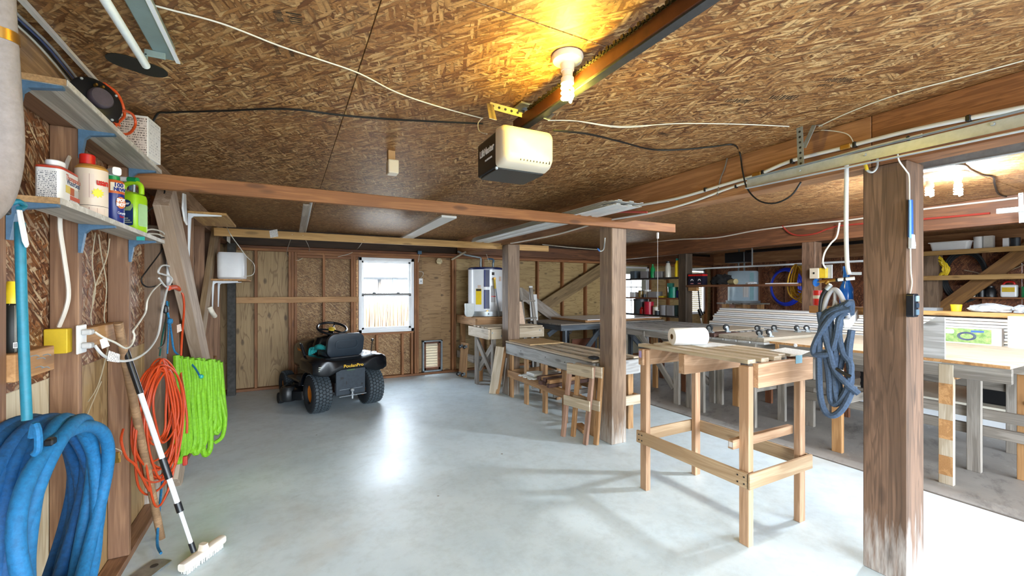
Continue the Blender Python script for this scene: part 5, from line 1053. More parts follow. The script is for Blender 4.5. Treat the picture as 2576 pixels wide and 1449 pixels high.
# ---------------------------------------------------------------- small work stand by the third post
t = thing('small_work_stand', 'small slat topped work stand with grey legs behind the third post', 'stand', (3.0, 6.05, 0))
x0, x1, y0, y1, z = 2.60, 3.52, 5.64, 6.36, .95
for x in (x0+.10, x1-.08):
    for y in (y0+.05, y1-.05): board('leg', (x, y, 0), (x, y, z-.03), .09, .045, OLDW, t, (0, 1, 0))
board('apron', (x0+.03, y0, z-.09), (x1, y0, z-.09), .15, .04, TABLE_L, t); board('apron', (x0+.03, y1, z-.09), (x1, y1, z-.09), .15, .04, TABLE_L, t)
board('apron', (x0, y0-.02, z-.09), (x0, y1+.02, z-.09), .15, .04, TABLE_L, t); board('apron', (x1, y0-.02, z-.09), (x1, y1+.02, z-.09), .15, .04, TABLE_L, t)
for k in range(4): board('slat', (x0-.01, y0+.06+k*.15, z-.002), (x1+.02, y0+.06+k*.15, z-.002), .085, .022, TABLE_L, t, (0, 1, 0))
board('brace', (x0+.10, y0+.10, .25), (x0+.10, y1-.05, .72), .09, .035, OLDW, t); board('brace', (x0+.13, y1-.08, .25), (x0+.13, y0+.1, .70), .09, .035, OLDW, t)
for p in ((x0+.05, y0-.022, z-.07), (x0+.2, y0-.022, z-.12), (x1-.06, y0-.022, z-.06)): lathe('bolt', [(0, 0), (.012, 0), (.01, .006), (0, .006)], GALV, t, frame(p, (1, 0, 0), (0, -1, 0)), 8)
o = board('leaning_board', (3.25, 5.95, .965), (3.28, 6.13, 1.32), .26, .018, plain('pinkish_board', 'd8bca4', .7, 0, .1, 30), None, (1, -.1, 0)); tag(o, 'small pinkish board leaning upright on the small work stand', 'board')
t = thing('step_stool', 'old narrow wooden step frame leaning behind the third post', 'stool', (3.7, 6.3, 0))
for dx in (.0, .28): board('side_rail', (3.60+dx*.9, 6.2, .0), (3.62+dx*.75, 6.52, 1.55), .06, .03, OLDW, t, (1, 0, 0))
for k in range(4): board('step', (3.60, 6.28+.06*k, .42+.30*k), (3.86, 6.28+.06*k, .42+.30*k), .09, .025, OLDW, t, (0, 1, 0))
for i, (x, z1, m, lab) in enumerate(((3.93, 1.585, VINYL, 'taller of two white trim boards standing behind the small work stand'), (4.02, 1.43, VINYL, 'shorter white trim board standing behind the small work stand'), (4.06, 1.05, STUD_P, 'narrow tan lath standing beside the white trim boards'))):
    o = board('trim_board', (x, 6.55, 0), (x+.03, 6.75, z1), .075 if i < 2 else .04, .02, m, None, (1, 0, 0)); tag(o, lab, 'board')
# planks leaning on the third post
for i, (pb_, pt_, w_, m, lab) in enumerate((((2.669, 5.599, 0), (2.677, 5.42, 0.704), .12, TABLE_L, 'widest pale plank leaning on the long bench end'), ((2.71, 5.577, 0), (2.761, 5.46, 0.694), .05, STUD_P, 'thin tan strip leaning beside the wide pale plank'), ((2.798, 5.585, 0), (2.763, 5.44, 0.536), .05, OLDW, 'short grey stick leaning beside the planks at the bench end'))):
    sh = V((.014*i, -.014*i, 0)); pb_, pt_ = V(pb_)+V((-.02, .0, .0))+sh, V(pt_)+sh; o = board('leaning_plank', pb_, pt_, w_, .02, m, None, (.9, -.45, 0)); tag(o, lab, 'plank')
# ---------------------------------------------------------------- long low bench between the posts
t = thing('long_work_bench', 'long low whitewashed bench with slatted top between the two posts', 'bench', (3.05, 4.4, 0))
bx0, bx1, by0, by1, bz = 2.745, 3.36, 3.41, 5.34, .775
board('apron', (bx0, by0, bz-.085), (bx0, by1, bz-.085), .15, .034, OLDP, t); board('apron', (bx1, by0, bz-.085), (bx1, by1, bz-.085), .15, .034, OLDP, t)
board('apron', (bx0+.02, by0, bz-.085), (bx1-.02, by0, bz-.085), .15, .034, OLDP, t); board('apron', (bx0+.02, by1, bz-.085), (bx1-.02, by1, bz-.085), .15, .034, OLDP, t)
for x in (bx0+.02, bx0+.20, bx0+.38, bx1-.04): board('slat', (x, by0, bz+.008), (x, by1, bz+.008), .085, .02, TABLE_L, t, (1, 0, 0))
for k in range(5): board('cross_slat', (bx0, by0+.15+k*.42, bz-.012), (bx1, by0+.15+k*.42, bz-.012), .08, .02, TABLE_L, t, (0, 1, 0))
for y in (3.50, 4.0, 4.42, 4.88, 5.30):
    for x in (bx0+.055, bx1-.055): board('leg', (x, y, 0), (x, y, bz-.02), .075, .036, TABLE, t, (0, 1, 0) if x < 3 else (1, 0, 0))
board('stretcher', (bx0+.02, by0, .335), (bx0+.02, by1, .335), .10, .03, TABLE, t); board('stretcher', (bx1-.015, by0, .335), (bx1-.015, by1, .335), .10, .03, TABLE, t)
board('stretcher', (bx0+.02, by0+.0, .335), (bx1, by0, .335), .10, .03, TABLE_L, t); board('stretcher', (bx0, by1-.02, .335), (bx1, by1-.02, .335), .10, .03, TABLE, t)
for y in (3.7, 4.2, 4.7): board('shelf_bearer', (bx0+.03, y, .27), (bx1-.03, y, .27), .06, .03, OLDW, t)
for y in (4.9, 4.3, 3.9): lathe('knot_screw', [(0, 0), (.006, 0), (.006, .003), (0, .003)], DKGREY, t, frame((bx0-.018, y, bz-.07), (0, 1, 0), (-1, 0, 0)), 8)
o = board('plywood_offcut', (3.02, 4.72, bz+.026), (3.02, 5.31, bz+.026), .52, .014, ply('offcut_ply', 'c8a878', '9c7c4c', spots=False), None, (1, 0, 0), .001); tag(o, 'plywood offcut lying on the far end of the long bench', 'plywood')
o = box('dark_cloth', 2.75, 2.84, 3.43, 3.53, bz+.019, bz+.05, plain('dark_grey_cloth', '34363c', .9), None, I4, .02, 2, True); tag(o, 'dark grey cloth wad on the bench beside the second post', 'cloth')
rnd = random.Random(9)
PVC = plain('white_offcut', 'd8dcda', .5, 0, .05)
for k in range(6):
    y = 4.82-.058*k; o = board('white_trim_offcut', (2.66+.02*(k % 2), y, .40+.006*(k % 2)), (3.25, y+.10+rnd.uniform(-.03, .03), .40+.006*(k % 2)), .05, .018, PVC, None, (0, 1, 0)); tag(o, 'white trim offcut under the long bench, '+('leftmost', 'second', 'third', 'fourth', 'fifth', 'rightmost')[k]+' of the pile', 'offcut', 'white trim offcuts under the long bench')
o = lump_ = box('white_scrap', 2.72, 2.90, 4.55, 4.75, .418, .46, PVC, None, I4, .012, 2); tag(o, 'crumpled white scrap lying on the white offcuts under the long bench', 'scrap')
DARKL = wood('dark_offcut', '6c4e44', '46302c', knots=.2)
for k in range(10):
    y, z = 4.36-.062*(k % 5), .407+.046*(k // 5)
    o = board('lumber_offcut', (2.64+rnd.uniform(0, .06), y, z), (3.28, y+.06, z), .05, .042, DARKL if k % 3 else TABLE, None, (0, 1, 0)); tag(o, ('upper' if k > 4 else 'lower')+' row sawn offcut under the long bench, '+('leftmost', 'second from left', 'middle', 'fourth from left', 'rightmost')[k % 5], 'offcut', 'dark sawn offcuts under the long bench')
# two little ladder frames leaning by the second post
def ladder(bx, by, tx, ty, lab, m):
    t = thing('sawhorse_frame', lab, 'frame', (bx, by, 0))
    d = V((.06, -.30, 0)).normalized()*.30
    for s in (0, 1): board('leg', V((bx, by, .0))+d*s, V((tx, ty, .745))+d*s, .045, .036, m, t, (.3, -1, 0))
    for u, w_ in ((.93, .11), (.50, .10)):
        c = V((bx, by, 0)).lerp(V((tx, ty, .745)), u)+V((-.025, -.006, 0)); board('cross_piece', c-d*.06, c+d*1.10, w_, .018, TABLE_L, t, (0, 0, 1))
PINKL = wood('pinkish_lumber', 'b49078', '846050', knots=.3)
ladder(2.51, 3.62, 2.618, 3.64, 'front ladder shaped sawhorse side leaning left of the second post', PINKL)
ladder(2.60, 3.57, 2.695, 3.60, 'rear ladder shaped sawhorse side leaning against the second post', TABLE)
o = board('floor_block', (2.837, 3.797, 0.025), (2.77, 3.564, 0.025), .09, .04, STUD_P, None, (1, .3, 0)); tag(o, 'short two by four lying on the floor behind the ladder frames', 'block')
# ---------------------------------------------------------------- near work table
t = thing('slatted_work_table', 'tall slatted work table of new lumber in front of the second post', 'table', (2.68, 1.97, 0))
NT_ = wood('new_table_lumber', 'cca684', '9c7452', knots=.5); NT2 = wood('new_table_lumber_pale', 'c6aa88', '9c7c58', rings=.8, knots=.5)
lx0, lx1, ly0, ly1, tz = 2.395, 2.955, 1.575, 2.37, 1.085
for nm, x, y, sw_, th in (('leg', lx0, ly1, .045, .062), ('leg', lx0+.005, ly0, .045, .062), ('leg', lx1, ly1, .06, .04), ('leg', lx1, ly0, .06, .04)): board(nm, (x, y, 0), (x, y, tz-.03), sw_, th, NT_, t, (1, 0, 0))
board('lower_rail', (lx0-.035, ly0-.045, .395), (lx0-.035, ly1+.05, .395), .09, .02, NT2, t); board('lower_rail', (lx1+.035, ly0-.03, .395), (lx1+.035, ly1+.05, .395), .09, .02, NT2, t)
board('lower_rail', (lx0-.045, ly0-.045, .395), (lx1+.05, ly0-.045, .395), .09, .02, NT2, t); board('lower_rail', (lx0, ly1+.035, .395), (lx1+.03, ly1+.035, .395), .09, .02, NT2, t)
board('mid_rail', (lx0-.075, ly0+.045, .59), (lx1-.02, ly0+.045, .59), .055, .036, NT_, t)
board('cross_beam', (lx0+.03, ly0-.04, tz-.085), (lx1+.045, ly0-.04, tz-.085), .14, .038, NT_, t)
board('cross_beam', (lx0-.02, 2.02, tz-.085), (lx1+.02, 2.02, tz-.085), .135, .05, NT_, t); board('cross_beam', (lx0-.04, ly1+.01, tz-.085), (lx1+.02, ly1+.01, tz-.085), .12, .045, NT_, t)
for k in range(5):
    x = lx0+.03+k*.13; board('slat', (x, ly0-.02+(.05 if k > 2 else 0), tz-.005), (x, ly1+.07-.03*(k % 2), tz-.005), .075, .024, TABLE_L, t, (1, 0, 0))
box('sticker', lx0-.0615, lx0-.0605, 2.35, 2.375, 1.0, 1.05, plain('purple_sticker', '9c8cb8', .5), t); box('sticker', lx0-.0765, lx0-.0755, ly0+.03, ly0+.06, .575, .605, SMALLP, t)
for k in range(2):
    for j in range(2): lathe('screw', [(0, 0), (.005, 0), (.005, .002), (0, .002)], BLACK, t, frame((lx0-.046, ly1+.02-.03*k, .375+.04*j), (0, 1, 0), (-1, 0, 0)), 8); lathe('screw', [(0, 0), (.005, 0), (.005, .002), (0, .002)], BLACK, t, frame((lx0-.046, ly0-.02+.04*k, .375+.04*j), (0, 1, 0), (-1, 0, 0)), 8)
pt = thing('paper_towel_roll', 'white paper towel roll lying on the slatted work table', 'paper towel', (2.66, 2.20, 1.09)); PTM = NT('towel_paper'); vv_ = PTM.coords((90, 90, 90)); vo_ = PTM.n('TexVoronoi'); PTM.l(vv_, vo_.inputs['Vector']); PTM.bump(vo_.outputs['Distance'], .35, .002); PTM = PTM.done(lin('f2f2f2'), .9)
ct, du = V((2.665, 2.205, 1.156)), V((.93, -.36, 0)).normalized()
bm = bmesh.new(); n = 40; rg = []
for r_, z_ in ((.020, -.13), (.062, -.13), (.0645, -.127), (.0645, .127), (.062, .13), (.020, .13)): rg.append([bm.verts.new((r_*math.cos(2*PI*k/n), r_*math.sin(2*PI*k/n), z_)) for k in range(n)])
for i in range(6):
    for k in range(n): bm.faces.new((rg[i][k], rg[i][(k+1) % n], rg[(i+1) % 6][(k+1) % n], rg[(i+1) % 6][k]))
fin('roll', bm, PTM, pt, frame(ct, (0, 0, 1), du), True)
bm = bmesh.new(); rg = []
for r_, z_ in ((.0205, -.131), (.0205, .131), (.0185, .131), (.0185, -.131)): rg.append([bm.verts.new((r_*math.cos(2*PI*k/n), r_*math.sin(2*PI*k/n), z_)) for k in range(n)])
for i in range(4):
    for k in range(n): bm.faces.new((rg[i][k], rg[i][(k+1) % n], rg[(i+1) % 4][(k+1) % n], rg[(i+1) % 4][k]))
fin('cardboard_core', bm, plain('core_brown', '7a5c44', .8), pt, frame(ct, (0, 0, 1), du), True)
for pts, lab in (([(2.675, 2.189, 1.092), (2.946, 2.211, 1.092), (2.975, 2.031, 1.092), (2.644, 2.055, 1.092)], 'printed paper sheet lying in front of the paper towel roll'), ([(2.898, 1.737, 1.092), (3.139, 1.769, 1.092), (3.102, 1.586, 1.092), (2.837, 1.51, 1.092)], 'printed leaflet on the near right corner of the slatted table')):
    c = sum((V(p) for p in pts), V((0, 0, 0)))/4; o = prism('paper_sheet', [((V(p)-c).x, (V(p)-c).y) for p in pts], .0015, NEWS, None, T(c+V((0, 0, .0005)))); tag(o, lab, 'paper')
o = box('price_leaflet', 2.80, 2.87, 1.513, 1.5145, 1.045, 1.095, plain('leaflet_blue', '7aa4b4', .6)); tag(o, 'small blue label hanging over the near edge of the slatted table', 'label')

# ---------------------------------------------------------------- workshop tables beyond the posts
def legs(t, feet, h):
    for x, y, m in feet: board('leg', (x, y, 0), (x, y, h), .085, .04, m, t, (0, 1, 0))
t = thing('plywood_work_table', 'big white topped plywood work table at the right of the near post', 'table', (5.2, 1.85, 0))
tz = .93
WP = ply('whitish_plywood_top', 'd0c4b0', 'b4a284', spots=False, sc=.6)
board('top_sheet', (5.26, 1.0, .958), (5.26, 2.68, .958), 1.57, .022, WP, t, (1, 0, 0), .001)
box('plywood_edge', 4.474, 4.477, 1.0, 2.68, .947, .969, STUD_P, t)
legs(t, ((4.53, 2.08, STUD_P), (5.05, 1.326, OLDW), (5.15, 1.07, STUD_P), (5.13, 2.62, OLDW), (5.88, 2.62, STUD_R), (5.90, 1.3, OLDW)), .93)
lg = board('leg', (4.53, 1.34, 0), (4.53, 1.34, .93), .085, .04, TABLE_L, t, (0, 1, 0)); lg['label'] = 'leg with patches of white paint'
for z0, z1 in ((.07, .22), (.35, .50), (.62, .78)): box('bare_patch', 4.508, 4.5098, 1.30, 1.38, z0, z1, STUD_P, lg)
board('apron', (4.53, 1.0, .89), (4.53, 2.65, .89), .11, .035, OLDW, t); board('apron', (5.1, 1.0, .89), (5.1, 2.65, .89), .10, .035, OLDW, t)
board('apron', (4.53, 1.30, .885), (5.12, 1.30, .885), .13, .036, STUD_P, t); board('apron', (4.50, 2.62, .885), (5.9, 2.62, .885), .12, .036, STUD_P, t); board('apron', (5.9, 1.0, .89), (5.9, 2.65, .89), .1, .035, OLDW, t)
prism('gusset', [(-.0, 0), (.30, 0), (.38, -.06), (.02, -.36), (-.03, -.36), (-.03, -.02)], .02, OLDP, t, frame((4.508, 1.37, .935), (0, 1, 0), (-1, 0, 0)))
board('gusset_board', (5.15, 1.06, .55), (5.75, 1.06, .90), .16, .02, OLDP, t)
for z, m in ((.48, OLDW), (.34, OLDW)): board('stretcher', (5.1, .95, z), (5.1, 2.66, z), .085, .035, m, t)
board('stretcher', (4.55, 2.10, .46), (5.1, 2.10, .46), .08, .035, OLDW, t); board('stretcher', (5.92, .95, .60), (5.92, 2.66, .60), .085, .03, OLDW, t)
for x, y in ((4.476, 2.0), (4.476, 2.42)): lathe('push_pin', [(0, 0), (.016, 0), (.016, .01), (0, .012)], WHITE, t, frame((x, y, .955), (0, 1, 0), (-1, 0, 0)), 12)
t = thing('narrow_work_table', 'grey work table carrying the upturned caster dollies', 'table', (5.2, 3.2, 0))
legs(t, ((4.53, 2.90, OLDW), (5.05, 2.88, OLDW), (4.53, 3.55, OLDW), (5.16, 3.52, STUD_P), (5.70, 3.42, STUD_R), (5.9, 2.85, OLDW)), .90)
for y in (2.86, 3.55): board('apron', (4.49, y, .88), (5.95, y, .88), .09, .035, OLDW, t)
for x in (4.51, 5.10, 5.92): board('apron', (x, 2.84, .88), (x, 3.57, .88), .09, .035, OLDW, t)
for k in range(5): board('top_board', (4.46, 2.80+k*.16, .935), (6.0, 2.80+k*.16, .935), .145, .022, OLDP, t, (0, 1, 0))
board('stretcher', (4.53, 2.95, .40), (5.9, 2.95, .40), .085, .035, OLDW, t)
t = thing('slat_top_table', 'long grey slat topped table between the second post and the dark post', 'table', (5.2, 4.5, 0))
legs(t, ((4.56, 3.75, OLDW), (5.04, 3.78, OLDW), (4.56, 3.95, OLDW), (5.06, 3.68, OLDW), (5.22, 4.39, STUD_R), (5.04, 4.78, STUD_P), (5.69, 5.25, STUD_R), (4.62, 5.0, OLDW), (5.95, 3.8, OLDW)), .91)
for x in (4.54, 5.08, 5.62, 6.04): board('apron', (x, 3.66, .89), (x, 5.38, .89), .09, .035, OLDW, t)
for y in (3.66, 4.5, 5.38): board('apron', (4.5, y, .885), (6.06, y, .885), .085, .035, OLDW, t)
for k in range(11): board('slat', (4.54+k*.15, 3.62, .945), (4.54+k*.15, 5.42, .945), .095, .02, OLDP, t, (1, 0, 0))
board('brace', (4.56, 4.0, .20), (4.56, 4.6, .86), .08, .03, OLDW, t); board('brace', (5.04, 3.82, .25), (5.04, 4.7, .84), .08, .03, OLDW, t)
prism('gusset', [(0, 0), (.22, 0), (.02, -.22), (0, -.22)], .02, OLDW, t, frame((4.52, 5.12, .84), (0, -1, 0), (-1, 0, 0)))
o = board('white_plywood_sheet', (5.4, 3.64, .966), (5.4, 4.1, .966), 1.1, .018, WP, None, (1, 0, 0), .001); tag(o, 'white plywood sheet on the near end of the slat topped table', 'plywood')
t = thing('back_work_table', 'dark blue grey braced table along the back wall of the middle bay', 'table', (5, 6.6, 0))
legs(t, tuple((x, y, BLUEG) for x in (4.02, 4.78, 5.45, 6.15) for y in (5.75, 6.75)), .92)
for y in (5.72, 6.78): board('apron', (3.92, y, .89), (6.22, y, .89), .09, .035, BLUEG, t)
for x in (3.95, 6.2): board('apron', (x, 5.7, .89), (x, 6.8, .89), .09, .035, BLUEG, t)
for k in range(7): board('top_board', (3.9, 5.76+k*.165, .945), (6.24, 5.76+k*.165, .945), .15, .022, OLDW, t, (0, 1, 0))
board('brace', (4.05, 5.73, .12), (4.75, 5.73, .84), .085, .03, BLUEG, t); board('brace', (6.1, 5.73, .12), (5.3, 5.73, .84), .085, .03, BLUEG, t); board('brace', (4.05, 6.3, .72), (4.35, 6.3, .9), .085, .03, BLUEG, t)
pn = thing('framed_panel', 'white panel in a raw wood frame lying on the back table', 'panel', (5.4, 6.3, .96))
board('sheet', (4.5, 6.3, 1.0), (6.2, 6.3, 1.0), 1.06, .012, WHITE, pn, (0, 1, 0), .001)
for y in (5.78, 6.82): board('frame_strip', (4.48, y, .978), (6.22, y, .978), .035, .04, TABLE, pn)
for x in (4.48, 6.22): board('frame_strip', (x, 5.77, .978), (x, 6.83, .978), .035, .04, TABLE, pn)
o = box('brown_sheet', 4.35, 4.85, 6.0, 6.02, .0, .66, wood('rusty_panel', '7a4426', '4c2414', knots=.2)); tag(o, 'rusty brown panel standing under the back table', 'panel')
# two dollies lying upside down, casters up
def dolly(lab, x0, x1, y0, y1, m, spots, r, loc_z=.947):
    t = thing('caster_dolly', lab, 'dolly', ((x0+x1)/2, (y0+y1)/2, loc_z))
    board('deck', (x0, (y0+y1)/2, loc_z+.022), (x1, (y0+y1)/2, loc_z+.022), y1-y0, .042, m, t, (0, 1, 0))
    for x, y, a in spots: caster(t, (x, y, loc_z+.0435), (0, 0, 1), (math.cos(a), math.sin(a), 0), r)
dolly('large plywood dolly lying upside down with six casters up', 4.48, 5.72, 2.74, 3.28, ply('dolly_ply', 'b4ac9c', '8c8272', spots=False), ((4.55, 2.82, .3), (4.72, 2.82, 1.2), (5.12, 3.2, .2), (5.33, 3.12, .4), (5.55, 2.98, 1.3), (5.66, 2.92, .6)), .033)
dolly('small dark block dolly lying upside down with two casters', 4.46, 4.92, 3.32, 3.50, DARKL, ((4.53, 3.42, .2), (4.78, 3.38, 1.2)), .038)
# long stack of white siding along the second beam
t = thing('siding_bundle', 'long stack of white siding lengths lying along the workshop tables', 'siding', (6.15, 2.9, .96))
rnd = random.Random(12)
for k in range(9):
    z = .958+k*.030; y1 = 4.62-.02*k+rnd.uniform(-.03, .03); x0 = 6.07+rnd.uniform(-.008, .012)
    bm = bmesh.new(); cs = [(0, 0), (.004, .012), (0, .024), (.19, .027), (.19, .003)]
    va = [bm.verts.new((x, 0, zz)) for x, zz in cs]; vb = [bm.verts.new((x, y1-1.36, zz)) for x, zz in cs]
    for a in range(5): bm.faces.new((va[a], va[(a+1) % 5], vb[(a+1) % 5], vb[a]))
    bm.faces.new(va[::-1]); bm.faces.new(vb); fin('siding_length', bm, VINYL_W if k % 3 == 1 else VINYL, t, T(x0, 1.36, z))
o = board('cover_plank', (6.17, 1.2, 1.262), (6.17, 2.45, 1.262), .22, .045, JOIST_P, None, (1, 0, 0)); tag(o, 'raw plank lying on the siding stack right of the near post', 'plank')
o = loft('white_bundle', [[(x, y, z) for x, y in rrect(.16, .22, .05, 5)] for z in (0, .29)], WHITE, None, T(6.0, 1.24, .97)); tag(o, 'upright white bundle at the right end of the work table', 'bundle')
t = thing('garden_hose_box', 'long printed carton with a garden picture leaning on the siding stack', 'box', (6.03, 1.66, .97))
box('carton', 6.0, 6.06, 1.395, 1.89, .9695, 1.135, plain('carton_white', 'e6e4e2', .6, 0, .03), t)
GRS = NT('garden_print'); v_ = GRS.coords((14, 14, 14), rnd=False); n_ = GRS.noise(v_, 1.2, 4, .7)
GRS = GRS.done(GRS.ramp(n_.outputs[0], [(.3, lin('4c7a3c')), (.5, lin('88a86a')), (.7, lin('b8bc86'))]), .5)
prism('picture', [(0, 0), (.34, 0), (.34, .14), (0, .14)], .001, GRS, t, frame((5.9995, 1.80, .98), (0, -1, 0), (-1, 0, 0)))
for rr in (.05, .058, .066): tube('printed_hose', [(5.9975, 1.63+rr*math.cos(a), 1.045+rr*.6*math.sin(a)) for a in [q*PI/8 for q in range(16)]], .003, plain('print_navy', '4a5478', .5), t, 5, 1, True)
prism('printed_arm', [(0, 0), (.09, .004), (.09, .022), (0, .02)], .001, plain('print_blue', '4468b0', .5), t, frame((5.998, 1.60, 1.085), (0, -1, 0), (-1, 0, 0))); prism('printed_badge', rrect(.07, .045, .015, 4), .001, plain('print_pale', 'd4dce0', .5), t, frame((5.998, 1.755, 1.085), (0, -1, 0), (-1, 0, 0)))
prism('print_logo', rrect(.012, .016, .004, 2), .001, plain('print_grey', '8c94a0', .5), t, frame((5.9995, 1.86, 1.06), (0, -1, 0), (-1, 0, 0))); prism('print_logo', rrect(.006, .05, .002, 2), .001, plain('print_red', 'c06070', .5), t, frame((5.9995, 1.82, 1.05), (0, -1, 0), (-1, 0, 0)))
# objects on the cover plank
zt = 1.2855
t = thing('tray_stack', 'stack of thin grey trays on the plank right of the near post', 'trays', (6.16, 1.97, zt))
for k in range(4): box('tray', 6.08, 6.24, 1.875, 2.09, zt+.008*k, zt+.006+.008*k, plain('grey_tray', '8c9298', .4), t)
o = lathe('yellow_cup', [(0, 0), (.038, 0), (.046, .07), (.042, .07), (.036, .006), (0, .006)], YELLOWB, None, T(6.14, 1.745, zt), 20); tag(o, 'bright yellow cup on the plank', 'cup')
FOIL = plain('crumpled_plastic', 'c8d0d8', .18, .3, .15, 25, .9)
def lump(name, loc, sx, sy, sz, m, seed, lab, cat):
    bm = bmesh.new(); bmesh.ops.create_icosphere(bm, subdivisions=3, radius=1); r_ = random.Random(seed)
    for v in bm.verts:
        k = 1+r_.uniform(-.16, .12); v.co = V((v.co.x*sx*k, v.co.y*sy*k, max(-.55, v.co.z)*sz*k+.55*sz*1.12))
    return tag(fin(name, bm, m, None, T(loc)), lab, cat)
lump('plastic_bundle', (6.14, 1.50, zt), .075, .16, .055, FOIL, 1, 'larger crumpled clear plastic bundle on the plank', 'bundle'); lump('plastic_bundle', (6.14, 1.285, zt), .07, .07, .05, FOIL, 2, 'smaller crumpled clear plastic bundle at the plank end', 'bundle')
# white low platform, crate and bag under the tables
t = thing('low_platform', 'low white platform in the far bay under the tables', 'platform', (7.4, 2.2, 0))
box('skirt', 6.56, 6.60, -1, 3.0, 0, .24, WHITE_M, t); box('deck', 6.56, 8.6, -1, 3.0, .24, .27, plain('cream_deck', 'ece6d4', .5, 0, .04), t)
t = thing('lattice_crate', 'dark lattice sided crate under the tables right of the near post', 'crate', (6.15, 2.3, 0))
for x in (6.0, 6.24):
    for k in range(6): box('slat', x-.006, x+.006, 2.1+k*.075, 2.14+k*.075, .32, .62, BLACK, t)
    for k in range(5): box('slat', x-.005, x+.005, 2.09, 2.52, .32+k*.07, .352+k*.07, BLACK, t)
for y in (2.1, 2.5): box('end_panel', 6.0, 6.24, y-.01, y+.01, .3, .62, BLACK, t)
for x in (6.02, 6.22):
    for y in (2.12, 2.48): board('foot', (x, y, 0), (x, y, .32), .05, .04, STUD_R, t)
t = thing('canvas_bag', 'tan canvas bag with dark handles on the low platform', 'bag', (7.6, 1.62, .27))
loft('bag_body', [[(x, y, z) for x, y in rrect(.3*e, .24*e, .06, 4)] for z, e in ((.0, .8), (.04, 1), (.17, .95), (.20, .7))], plain('tan_canvas', '9c8c6c', .9, 0, .1), t, T(7.6, 1.60, .27))
tube('handle', [(7.45, 1.54, .40), (7.44, 1.54, .50), (7.44, 1.66, .50), (7.45, 1.66, .40)], .012, BLACK, t, 8, 4)
o = tube('yellow_strap', [(7.3, 1.78, .283), (7.42, 1.84, .285), (7.52, 1.95, .283), (7.42, 2.0, .283), (7.28, 1.9, .283)], .012, YELLOW, None, 8, 5, True); tag(o, 'yellow strap loop lying on the low platform', 'strap')
o = box('black_case', 6.72, 7.08, .7, 1.75, .271, .55, BLACK, None, I4, .02, 2); tag(o, 'long black case on the low platform behind the table legs', 'case')
o = lathe('yellow_bucket', [(0, 0), (.10, 0), (.13, .22), (.125, .22), (.097, .01), (0, .01)], YELLOW, None, T(6.9, 1.38, .551), 24); tag(o, 'yellow bucket standing on the black case behind the plywood table legs', 'bucket')
# ---------------------------------------------------------------- shelves and bottles in line with the dark post
t = thing('bottle_shelf', 'three tier shelf of bottles in front of the nine pane door', 'shelf', (6.42, 6.3, 0))
for z, m in ((1.755, plain('dark_shelf', '2e2a2a', .6)), (1.37, STUD_R), (1.035, plain('dark_counter', '2a2624', .6))): board('shelf_board', (6.42, 5.45, z-.02), (6.42, 7.30, z-.02), .24, .03, m, t, (1, 0, 0))
for y in (5.48, 7.28): board('upright', (6.60, y, 0), (6.60, y, 1.76), .10, .035, STUD_R, t, (1, 0, 0))
def bottle(x, y, z, r, h, m, capm, lab, kind='bottle', neck=.35):
    t = thing(kind.replace(' ', '_'), lab, kind, (x, y, z), group='bottles and tins on the far shelves')
    if kind in ('bottle', 'jug'):
        lathe('body', [(0, 0), (r, 0), (r, h*.66), (r*neck*1.1, h*.82), (r*neck, h*.9), (0, h*.9)], m, t, T(x, y, z), 16); lathe('cap', [(0, h*.89), (r*neck*1.15, h*.89), (r*neck*1.15, h), (0, h)], capm, t, T(x, y, z), 12)
    else:
        lathe('body', [(0, 0), (r, 0), (r, h*.9), (0, h*.9)], m, t, T(x, y, z), 16); lathe('lid', [(0, h*.88), (r*1.04, h*.88), (r*1.04, h), (0, h)], capm, t, T(x, y, z), 16)
def carton(x0, x1, y0, y1, z0, z1, m, lab, top=None):
    t = thing('carton', lab, 'box', ((x0+x1)/2, (y0+y1)/2, z0), group='boxes on the far shelves'); box('body', x0, x1, y0, y1, z0, z1, m, t)
    if top: box('lid_band', x0-.002, x1+.002, y0-.002, y1+.002, z1-.03, z1+.002, top, t)
GREYC = plain('grey_carton', '8c8a8c', .6); CLEARB = plain('clear_bottle', 'c4c0b4', .2); AMBER = plain('amber_jar', '7c6430', .3)
zs = 1.751
bottle(6.36, 6.10, zs, .045, .27, GREENC, GREENC, 'bright green bottle on the top far shelf', 'bottle'); bottle(6.36, 5.72, zs, .055, .30, CLEARB, DKGREY, 'tall clear bottle on the top far shelf', 'bottle', .6); bottle(6.36, 5.50, zs, .05, .34, YELLOWB, TEALG, 'yellow bottle with white top beside the dark post', 'bottle', .5)
carton(6.32, 6.5, 6.55, 6.68, zs, 1.90, plain('slate_carton', '4c5860', .6), 'slate grey carton at the left end of the top far shelf'); carton(6.33, 6.5, 6.22, 6.40, zs, 1.885, GREYC, 'grey carton beside the green bottle'); carton(6.33, 6.5, 5.85, 6.02, zs, 1.87, GREYC, 'dim grey carton right of the green bottle')
bottle(6.38, 5.79, zs, .03, .10, CLEARB, WHITE, 'little clear jar on the top far shelf', 'jar')
zs = 1.366
carton(6.33, 6.45, 6.58, 6.70, zs, 1.47, WHITE, 'white picture carton on the middle far shelf'); bottle(6.36, 6.42, zs, .05, .14, AMBER, DKGREY, 'amber jar on the middle far shelf', 'jar'); bottle(6.42, 6.30, zs, .07, .15, CLEARB, WHITE, 'big clear jar on the middle far shelf', 'jar'); bottle(6.34, 6.30, zs, .035, .06, DKGREY, DKGREY, 'little dark tin before the clear jar', 'tin')
